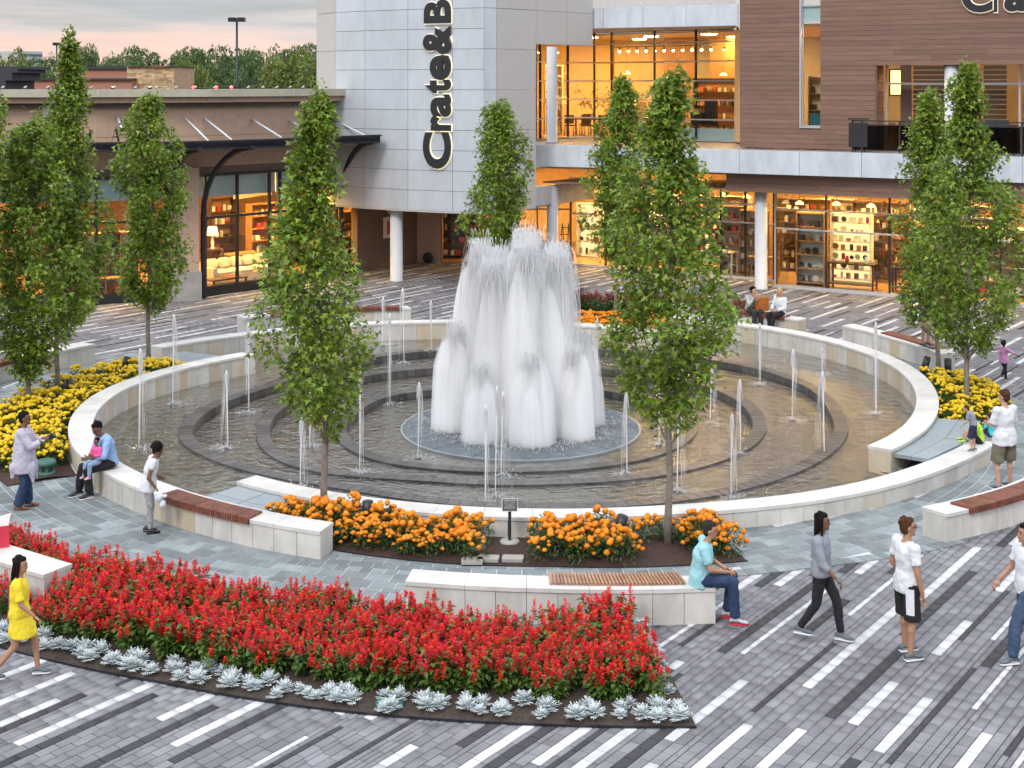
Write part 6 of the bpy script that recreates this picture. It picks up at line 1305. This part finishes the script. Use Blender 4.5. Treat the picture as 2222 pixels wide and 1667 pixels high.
    for q in 'LR':
        hi, kn, an = J['hip' + q], J['kn' + q], J['an' + q]
        if legs in ('shorts', 'brief', 'skirt'):
            f_ = {'shorts': 1.0, 'brief': .42, 'skirt': .6}[legs]; Q.cap(hi, hi.lerp(kn, .25), rr[0] * wd_, rr[0] * wd_); Q.tube([hi, hi.lerp(kn, f_)], [rr[0] * wd_, rr[1] * wd_], 14)
        else:
            Q.cap(hi, kn, rr[0] * wd_, rr[1] * s); Q.tube([kn, an + (kn - an) * .06], [rr[1] * s, rr[2] * s], 14)
    if legs == 'skirt': Q.loft([ring(pv, .17 * wd_, .125 * wd_, X, fwp), ring(pv.lerp((J['knL'] + J['knR']) / 2, .75), .24 * wd_, .2 * wd_, X, Vector((0, 1, 0)))], 18)
    job(Q, vox, botname, bottom, e)
    for q in 'LR':
        an, kn = J['an' + q], J['kn' + q]; f = Vector((an.x - kn.x, max(.2, abs(an.y - kn.y)), 0)) * 0; f = (J.get('ft' + q) or Vector((0, 1, 0))).normalized(); r = f.cross(Vector((0, 0, 1))); S_ = MB(); z = an.z - .085 * s; b0 = Vector((an.x, an.y, z))
        st = [(-.075, .036, .045, .035), (-.04, .042, .062, .05), (.03, .044, .062, .05), (.09, .048, .038, .036), (.15, .044, .030, .028), (.185, .025, .022, .018)]
        S_.loft([(b0 + f * t * s + Vector((0, 0, zc + .012)) * s, w * s, hh * .62 * s, r, Vector((0, 0, 1))) for t, w, zc, hh in st], 12); shoeo = S_.build('shoe', shoe, e, True)
        so = MB(); so.loft([(b0 + f * t * s + Vector((0, 0, .012)) * s, (w + .004) * s, .012 * s, r, Vector((0, 0, 1))) for t, w, zc, hh in st], 10); so.build('sole', sole or mSole, shoeo, True)
        if legs in ('long', 'slim', 'flare'): pass
    Hh = MB()
    Hh.ball(hp(0, -.03, .038), Vector((.083, .088, .094)) * s, Rh, 14, 10)
    Hh.ball(hp(0, .022, .088), Vector((.062, .05, .04)) * s, Rh, 10, 7)
    if hairstyle in ('short', 'long', 'bun', 'curly'): Hh.ball(hp(0, -.05, -.01), Vector((.076, .062, .085)) * s, Rh, 12, 8)
    if hairstyle == 'long':
        Hh.loft([(hp(0, -.06, .02), .085 * s, .055 * s, Rh @ X, Rh @ Vector((0, 1, 0))), (hp(0, -.075, -.12), .095 * s, .045 * s, Rh @ X, Rh @ Vector((0, 1, 0))), (hp(0, -.085, -.27), .075 * s, .03 * s, Rh @ X, Rh @ Vector((0, 1, 0)))], 12)
        for q in (-1, 1): Hh.cap(hp(q * .075, -.01, .03), hp(q * .088, .0, -.19), .026 * s, .018 * s)
    if hairstyle == 'bun': Hh.ball(hp(0, -.12, .05), Vector((.05, .045, .05)) * s, Rh, 10, 7)
    if hairstyle == 'curly':
        for k in range(26):
            a_ = k * 2.4; el_ = -.3 + 1.5 * k / 26; Hh.ball(hp(.095 * math.cos(a_) * math.cos(el_), -.035 + .1 * math.sin(a_) * math.cos(el_) - (.02 if math.sin(a_) > 0 else 0), .045 + .1 * math.sin(el_)), .04 * s, None, 8, 6)
    rh = random.Random(int(h * 1000) + len(label))
    for k in range(22):
        a_ = rh.uniform(0, 6.28); el_ = rh.uniform(-.1, 1.4); Hh.ball(hp(.078 * math.cos(a_) * math.cos(el_), -.035 + .085 * math.sin(a_) * math.cos(el_) - (.015 if math.sin(a_) > 0 else 0), .042 + .09 * math.sin(el_)), rh.uniform(.014, .024) * s, None, 7, 5)
    job(Hh, max(.010, vox * .8), 'hair', HA[hair], e, None, 2)
    if glasses:
        g = MB()
        for q in (-1, 1): g.tube([hp(q * .033 + .022 * math.cos(a_ * .7), .094, .012 + .016 * math.sin(a_ * .7)) for a_ in range(10)], .0025, 5); g.tube([hp(q * .055, .092, .015), hp(q * .08, -.01, .015)], .003, 5)
        g.build('glasses', mBlackM, e)
    if extra: extra(e, J, s)
    return e
def U_(base, **k): q = dict(base); q.update(k); return q
WALK = U_(STAND, knL=(-.09, .20, .53), anL=(-.09, .24, .09), knR=(.09, -.05, .5), anR=(.1, -.36, .14), elL=(-.24, -.14, 1.14), wrL=(-.25, -.16, .9), elR=(.24, .06, 1.13), wrR=(.24, .24, .96))
# woman in lilac cardigan, both hands raised round a small camera
def cardigan(e, J, s):
    c = MB(); X = (1, 0, 0); Y = (0, 1, 0)
    def rg_(z, rx, ry, dy=0): return ((0, dy * s, z * s), rx * s, ry * s, X, Y)
    c.loft([rg_(1.44, .10, .085, -.01), rg_(1.36, .20, .135, -.01), rg_(1.1, .225, .175, .0), rg_(.85, .25, .20, 0), rg_(.68, .25, .21, 0)], 20)
    for q in (-1, 1): c.cap((q * .12 * s, .14 * s, .8 * s), (q * .13 * s, .19 * s, .5 * s), .085 * s, .02 * s); c.cap((q * .15 * s, -.14 * s, .8 * s), (q * .16 * s, -.16 * s, .62 * s), .08 * s, .03 * s)
    for q in 'LR': c.cap(J['sh' + q], J['el' + q], .074 * s, .062 * s); c.tube([J['el' + q], J['el' + q].lerp(J['wr' + q], .55)], [.062 * s, .055 * s], 12)
    job(c, .016, 'cardigan', CL['lilac'], e)
    MB().box((0, .47 * s, 1.28 * s), (.13, .05, .085)).build('camera_body', mBlackM, e); b = MB(); b.tube([(0, .49 * s, 1.28 * s), (0, .55 * s, 1.28 * s)], .032, 12); b.build('camera_lens', mBlackM, e)
    b = MB(); b.lathe([(.034, 0), (.034, .02)], tuple(J['wrR'].lerp(J['elR'], .2)), 12); b.build('bracelet', mSilver, e)
person(G(52, 1104), R(-82), 1.70, U_(STAND, elL=(-.22, .16, 1.16), wrL=(-.07, .40, 1.25), elR=(.22, .16, 1.16), wrR=(.07, .40, 1.25), knL=(-.1, .04, .5), anL=(-.11, .05, .085), anR=(.11, -.08, .085)), 'woman in a draped lilac cardigan and dark flared jeans raising a camera', 'brown', CL['lilac'], CL['denim'], 'dark', mSandal, mSandal, legs='flare', sleeve=1.5, extra=cardigan, wide=1.15)
# father and toddler on the rim
ps = PO(9.8, -140); fa = R(129)
person(Vector((ps.x, ps.y, 0)), fa, 1.8, SIT(.455, chest=(0, .06, .85), neck=(0, .15, 1.04), head=(0, .235, 1.16), hd=(.15, -.55), shL=(-.19, .12, .98), shR=(.19, .12, .98), elL=(-.26, .22, .72), elR=(.25, .2, .70), wrL=(-.05, .42, .68), wrR=(.03, .40, .66), knL=(-.12, .47, .50), knR=(.10, .46, .50), anL=(-.12, .42, .085), anR=(.13, .52, .085)), 'man in pale blue shirt sitting on the fountain rim holding a toddler', 'brown', CL['blue'], CL['black'], 'dark', mShoeK, mSole, sleeve=1.45, hairstyle='crop')
td = Vector((ps.x, ps.y, 0)) + Matrix.Rotation(fa, 3, 'Z') @ Vector((-.13, .30, 0))
person(Vector((td.x, td.y, .60)), fa + .3, .86, SIT(.0, pelvis=(0, 0, .1), chest=(0, -.0, .42), neck=(0, .0, .64), head=(0, .03, .83), knL=(-.12, .4, .06), knR=(.12, .4, .06), anL=(-.13, .46, -.34), anR=(.13, .46, -.34), elL=(-.25, .05, .34), elR=(.25, .05, .34), wrL=(-.1, .25, .36), wrR=(.1, .25, .36), shL=(-.18, 0, .57), shR=(.18, 0, .57)), 'toddler in a bright pink jacket and pale jeans on the seated man\'s lap', 'brown', CL['pink'], CL['ltden'], 'dark', mShoeP, mSole, vox=.011, sleeve=1.8, hairstyle='bun')
def plush(e, J, s):
    b = MB(); w = J['wrR'] + Vector((.02, .05, -.14)); b.ball(w, (.07, .06, .09)); b.ball(w + Vector((0, .05, -.12)), (.06, .05, .06)); b.cap(w, w + Vector((.05, .1, .02)), .025, .02); b.cap(w, w + Vector((-.05, .1, -.02)), .025, .02); job(b, .012, 'plush_toy', CL['white'], e)
person(G(322, 1157), R(-70), 1.5, U_(STAND, chest=(0, .05, 1.25), neck=(0, .12, 1.45), head=(0, .18, 1.58), hd=(-.3, -.35), shL=(-.17, .08, 1.40), shR=(.17, .08, 1.40), elL=(-.22, .0, 1.14), elR=(.23, -.02, 1.12), wrL=(-.2, .2, 1.02), wrR=(.24, .12, .92), knL=(-.08, .06, .5), anL=(-.08, -.02, .085), anR=(.09, .03, .085)), 'girl in a white vest and grey patterned leggings carrying a white plush toy', 'brown', CL['white'], CL['greypat'], 'dark', mShoeK, mShoeK, sleeve=.02, legs='slim', hairstyle='curly', hem=-.14, flare=.03, extra=plush)
# man in aqua polo
pb = G(1528, 1270, .5)
person(Vector((2.60, 18.50, 0)), R(-97), 1.74, SIT(.505, chest=(0, .04, .90), neck=(0, .10, 1.10), head=(0, .15, 1.25), hd=(-.05, -.12), wrL=(-.07, .36, .70), wrR=(.04, .40, .69), elL=(-.24, .14, .78), elR=(.24, .14, .78), anL=(-.11, .38, .085), anR=(.12, .48, .085)), 'man in an aqua polo and dark jeans sitting on the end of the stone bench', 'tan', CL['aqua'], CL['denim'], 'grey', mShoeR, mSoleR, sleeve=.72, hem=-.12, wide=1.12)
person(G(1782, 1388), R(-115), 1.70, U_(WALK, hd=(.1, 0), anR=(.1, -.28, .16)), 'woman walking in a dark grey top and black leggings with long dark hair', 'brown', CL['greyshirt'], CL['black'], 'dark', mShoeG, mSole, sleeve=1.5, legs='slim', hairstyle='long', flare=.02)
def shorts_panel(e, J, s):
    for q in 'LR':
        hi, kn = J['hip' + q], J['kn' + q]; sx = -1 if q == 'L' else 1; b = MB(); r0 = .116 * s
        for k in range(5):
            a0, a1 = R(-75 + 11 * k), R(-75 + 11 * (k + 1)); pts = []
            for z, t in ((0, .04), (1, .78)):
                c = hi.lerp(kn, t)
                for a in (a0, a1): pts.append(c + Vector((sx * math.cos(a), math.sin(a), 0)) * (r0 - .006 * z))
            b.add([pts[0], pts[1], pts[3], pts[2]], [(0, 1, 2, 3)])
        b.build('side_panel', CL['white'], e)
person(G(1968, 1424), R(-72), 1.80, U_(STAND, hd=(-.25, .02), elL=(-.26, -.04, 1.12), elR=(.25, -.02, 1.12), wrL=(-.25, .12, .90), wrR=(.26, .05, .86), anL=(-.13, .06, .085), anR=(.13, -.04, .085), hipL=(-.1, 0, .93), hipR=(.1, 0, .93), knL=(-.13, .05, .5), knR=(.13, -.01, .5)), 'young man in white T-shirt and black shorts with white side panels, standing', 'tan', CL['white'], CL['black'], 'brown', mShoeG, mSole, vox=.013, sleeve=.66, hem=-.13, legs='shorts', botname='shorts', flare=.025, glasses=True, extra=shorts_panel)
person(Vector((6.62, 17.2, 0)), R(100), 1.76, U_(WALK), 'man in white shirt and blue jeans stepping in at the picture edge', 'tan', CL['white'], CL['denim2'], 'dark', mShoeG, mSole, sleeve=.7, hem=-.1)
person(G(2180, 1062), R(25), 1.82, U_(STAND, hd=(.2, -.15), elL=(-.24, .05, 1.14), wrL=(-.12, .26, 1.12), elR=(.25, .04, 1.14), wrR=(.15, .26, 1.1), hipL=(-.1, 0, .93), hipR=(.1, 0, .93), knL=(-.15, .03, .5), knR=(.15, .03, .5), anL=(-.16, -.02, .085), anR=(.16, .04, .085)), 'man with his back turned in a loose white T-shirt and khaki shorts', 'light', CL['white'], CL['khaki'], 'brown', mShoeG, mSole, sleeve=.9, hem=-.16, legs='shorts', botname='shorts', flare=.04, wide=1.1)
p = G(2113, 979, .345); person(Vector((p.x, p.y, .345)), R(60), .92, U_(STAND, chest=(0, .08, 1.24), neck=(0, .17, 1.42), head=(0, .26, 1.52), hd=(0, -.4), shL=(-.18, .14, 1.38), shR=(.18, .14, 1.38), elL=(-.24, .2, 1.1), elR=(.24, .2, 1.1), wrL=(-.2, .36, .95), wrR=(.2, .36, .95), knL=(-.12, .12, .5), anL=(-.12, .02, .085)), 'small boy in a grey shirt and navy shorts standing bent on the wall end', 'light', CL['greyshirt'], CL['navy'], 'brown', mShoeG, mSole, vox=.012, sleeve=.7, legs='shorts', botname='shorts')
p = G(2128, 962, .345); person(Vector((p.x, p.y + .02, .345)), R(75), 1.12, SIT(.0, pelvis=(0, 0, .10), chest=(0, .06, .40), neck=(0, .14, .6), head=(0, .22, .74), hd=(0, -.5), knL=(-.16, .40, .34), knR=(.16, .40, .30), anL=(-.18, .5, .085), anR=(.18, .52, .085), shL=(-.18, .1, .54), shR=(.18, .1, .54), elL=(-.24, .22, .3), elR=(.24, .22, .3), wrL=(-.1, .4, .24), wrR=(.1, .4, .24)), 'child in a lime green T-shirt crouching on the wall end', 'light', CL['lime'], CL['black'], 'brown', mShoeL, mSole, vox=.012, sleeve=.8, legs='brief', botname='shorts')
p = G(2158, 952, .345); person(Vector((p.x, p.y + .12, .345)), R(40), .95, SIT(.0, pelvis=(0, 0, .10), chest=(0, .05, .40), neck=(0, .1, .6), head=(0, .16, .74), hd=(0, -.3), knL=(-.14, .38, .3), knR=(.14, .38, .3), anL=(-.15, .5, .085), anR=(.15, .5, .085), shL=(-.18, .08, .54), shR=(.18, .08, .54), elL=(-.24, .2, .3), elR=(.24, .2, .3), wrL=(-.1, .4, .3), wrR=(.1, .4, .3)), 'child in turquoise half hidden by the man in the loose white shirt', 'light', CL['turq'], CL['navy'], 'brown', mShoeG, mSole, vox=.013, sleeve=.8)
p = G(2008, 752, .55); person(Vector((p.x, p.y, .545)), R(-150), 1.68, U_(STAND, wrR=(.2, .25, 1.05), elR=(.24, .05, 1.12)), 'woman in black top and denim shorts standing on the slatted bench behind the maple', 'light', CL['black'], CL['denim2'], 'dark', mShoeK, mSole, vox=.018, sleeve=.6, legs='brief', botname='shorts', hairstyle='long')
person(G(2178, 828), R(-60), 1.02, U_(WALK, elL=(-.40, -.05, 1.3), wrL=(-.62, -.1, 1.25), elR=(.38, .05, 1.3), wrR=(.58, .12, 1.22), anR=(.1, -.3, .3)), 'little girl in a pink top running with arms out on the striped paving', 'brown', CL['pinkl'], CL['black'], 'dark', mShoeK, mSole, vox=.014, sleeve=1.5, legs='slim', hem=-.16, flare=.05, hairstyle='curly')
def bp_(px, r): 
    k = (px - 1111) / F; best = None
    for a in np.arange(45, 70, .1):
        q = PO(r, a)
        if best is None or abs(q.x / q.y - k) < best[0]: best = (abs(q.x / q.y - k), q)
    return best[1]
q = bp_(1694, 12.1); person(Vector((q.x, q.y, 0)), R(128), 1.68, SIT(.545, hd=(.55, 0), chest=(0, .02, .94), neck=(0, .03, 1.14), head=(0, .06, 1.29), shL=(-.18, .02, 1.08), shR=(.18, .02, 1.08), wrL=(-.1, .3, .76), wrR=(.08, .32, .76), elL=(-.24, .08, .82), elR=(.24, .08, .82), anL=(-.1, .5, .085), anR=(.1, .38, .085)), 'blonde woman in a white jacket, pink top and black trousers on the far bench', 'light', CL['white'], CL['black'], 'blonde', mShoeK, mShoeK, vox=.016, sleeve=1.8, hairstyle='long', legs='slim', hem=-.12)
q = bp_(1628, 12.15); person(Vector((q.x, q.y, 0)), R(-160), 1.68, SIT(.545, hd=(.5, 0), chest=(0, .08, .92), neck=(0, .16, 1.1), head=(0, .22, 1.25), shL=(-.18, .12, 1.05), shR=(.18, .12, 1.05), elL=(-.2, .25, .82), elR=(.2, .3, .84), wrL=(-.05, .4, .95), wrR=(.05, .34, 1.08)), 'dark-haired woman in a grey blazer leaning on her hand on the far bench', 'light', CL['blazer'], CL['charcoal'], 'dark', mShoeK, mShoeK, vox=.016, sleeve=1.8, hairstyle='bun')
person(G(42, 1472), R(-78), 1.52, U_(WALK, hd=(-.2, -.1)), 'child in a yellow top and yellow skirt walking past the red flower bed', 'tan', CL['yellow'], CL['yellow'], 'dark', mShoeG, mSole, sleeve=.8, legs='skirt', botname='skirt', hairstyle='long', flare=.03)
flush_jobs()

# ------------------------------------------------------------------ small things
q = bp_(1653, 12.15); e = empty('shopping_bag', (q.x, q.y, .585), R(25), 'orange-brown shopping bag standing between the two women on the bench', 'bag'); mBag = M('orange_bag', (.42, .13, .015), .5, .35, 14)
MB().hexa([(-.2, -.08, 0), (.2, -.08, 0), (.2, .08, 0), (-.2, .08, 0), (-.21, -.07, .42), (.21, -.07, .42), (.21, .07, .42), (-.21, .07, .42)]).build('bag_body', mBag, e)
for y in (-.07, .07): MB().tube([(-.09, y, .41), (-.07, y, .52), (.07, y, .52), (.09, y, .41)], .008, 6).build('handle', mBag, e)
q = PO(13.3, 217.3); p = G(2, 1192, .5); e = empty('red_bag', (p.x - .05, p.y + .1, .5), .4, 'red bag with a white paper top on the left bench end', 'bag'); MB().hexa([(-.15, -.07, 0), (.12, -.07, 0), (.12, .07, 0), (-.15, .07, 0), (-.17, -.06, .32), (.13, -.06, .32), (.13, .06, .32), (-.17, .06, .32)]).build('bag_body', mSoleR, e); MB().hexa([(-.15, -.05, .3), (.11, -.05, .3), (.11, .05, .3), (-.15, .05, .3), (-.15, -.02, .42), (.15, -.02, .48), (.15, .02, .48), (-.15, .02, .42)]).build('paper', mSignW, e)
# plaque
p = G(1106, 1178.5, .05); e = empty('plaque_sign', (p.x, p.y, .05), 0, 'small dark plaque with white border on a post in the bare mulch', 'sign')
MB().lathe([(.15, -.02), (.16, .02), (.15, .045), (.05, .05)], n=20).build('stone_foot', mConc, e, True); MB().box((0, 0, .3), (.05, .03, .56)).build('post', mBlackM, e)
TL = Matrix.Rotation(R(-28), 4, 'X'); pl_ = MB().box((0, -.03, .62), (.25, .02, .2), M=Matrix.Rotation(R(-25), 3, 'X')).build('plaque', mSignW, e); MB().box((0, -.0415, .6255), (.235, .012, .185), M=Matrix.Rotation(R(-25), 3, 'X')).build('plaque_face', mGreyF, e)
Rx = Matrix.Rotation(R(-25), 3, 'X')
def on_plaque(x, y, z=.0075): return Vector((0, -.0415, .6255)) + Rx @ Vector((x, -z, y))
def plaque_text(txt, y, h, wmax):
    cu = bpy.data.curves.new('glyph', 'FONT'); cu.body = txt; cu.align_x = 'CENTER'; cu.size = h; o = bpy.data.objects.new('glyph', cu); COL.objects.link(o); dg = bpy.context.evaluated_depsgraph_get(); me = bpy.data.meshes.new_from_object(o.evaluated_get(dg)); bpy.data.objects.remove(o)
    n = len(me.vertices); co = np.empty(n * 3, np.float32); me.vertices.foreach_get('co', co); co = co.reshape(-1, 3); k = wmax / (co[:, 0].max() - co[:, 0].min()); W3 = np.array([tuple(on_plaque(a * k, b_ + y)) for a, b_ in co[:, :2]], np.float32); me.vertices.foreach_set('co', W3.ravel()); me.materials.clear(); me.materials.append(mSignW); me.update(); ob('lettering', me, e)
plaque_text('OAKBROOK CENTER', .062, .026, .2)
for k, w in enumerate((.19, .185, .19, .12, .18, .19, .19)):
    b = MB(); y = .042 - k * .018; x = -w / 2
    while x < w / 2 - .008:
        l = random.uniform(.008, .024); l = min(l, w / 2 - x); b.add([on_plaque(x, y), on_plaque(x + l, y), on_plaque(x + l, y + .007), on_plaque(x, y + .007)], [(0, 1, 2, 3)]); x += l + .004
    b.build('text_line', mConc, e)
for i, (px, py) in enumerate(((1060, 1212), (1113, 1212), (1025, 1217))):
    p = G(px, py, .06); st_ = MB(); st_.prism([(-.17, -.1), (.15, -.11), (.17, -.02), (.16, .1), (-.15, .11), (-.17, .02)], -.05, .0); tag(st_.build('stepping_stone', mConc, None, False, Vector((p.x, p.y, .085)), .05 * (i - 1)), 'flat pale stepping stone at the front edge of the bare mulch', 'stone', 'stepping stones before the plaque')
for i, (px, py) in enumerate(((1037, 1172), (1034, 1191))):
    p = G(px, py, .05); tag(MB().lathe([(.13, -.03), (.14, .02), (.12, .05), (.03, .055)], n=16).build('round_stone', mConc, None, True, Vector((p.x, p.y, .05))), 'round pale stone cap beside the marigolds near the plaque', 'stone', 'round stones near the plaque')
def can_light(px, py, label, tilt=0.0, z=.05, h=.3):
    p = G(px, py, z); e = empty('garden_spotlight', (p.x, p.y, z), 0, label, 'lamp', 'black spotlights in the flower beds'); b = MB(); b.tube([(0, 0, 0), (0, 0, .12)], .02, 6); b.build('stake', mBlackM, e); b = MB(); b.tube([(0, 0, .1), (math.sin(tilt) * h, 0, .1 + math.cos(tilt) * h)], [.085, .09], 14); b.build('lamp_body', mBlackM, e, True); b = MB(); b.lathe([(.07, 0), (.07, .006)], n=12); o = b.build('lens', mGreyF, e); o.location = (math.sin(tilt) * (h + .002), 0, .1 + math.cos(tilt) * (h + .002)); o.rotation_euler = (0, tilt, 0)
can_light(798, 1140, 'black can spotlight among the orange marigolds by the left maple', 0, .12); can_light(1342, 1172, 'black can spotlight among the orange marigolds near the largest maple', .25, .12); can_light(148, 866, 'black can spotlight in the yellow flowers beside the tallest maple', 0, .1, .35); can_light(203, 838, 'tilted black spotlight in the yellow flowers', .5, .1, .32); can_light(268, 813, 'tilted black spotlight at the far tip of the yellow bed', .3, .1, .35); can_light(2004, 818, 'tilted black spotlight beside the maple trunk near the far bench', .25, .02, .42); can_light(2057, 824, 'upright black spotlight behind the right yellow flowers', 0, .02, .42)
p = G(101, 1036, 0); e = empty('vent_bollard', (p.x, p.y, .03), 0, 'green cylindrical vent at the corner of the yellow flower bed', 'vent'); MB().lathe([(.15, 0), (.16, .08), (.13, .09)], n=22).build('base', mUtil, e, True); MB().lathe([(.17, .2), (.175, .26), (.15, .3), (.05, .31)], n=22).build('cap', mUtil, e, True)
for k in range(4): a = k * 1.571 + .4; MB().box((.1 * math.cos(a), .1 * math.sin(a), .145), (.05, .05, .13)).build('post', mUtil, e)
for i, (px, py) in enumerate(((845, 1525), (935, 1513))):
    p = G(px, py, .06); tag(MB().lathe([(.17, -.06), (.17, .0), (.15, .008)], n=22).build('valve_lid', M('valve_green', (.03, .12, .095), .6, .15), None, True, Vector((p.x, p.y, .07))), 'round green irrigation lid among the silver plants', 'lid', 'irrigation lids in the red bed')
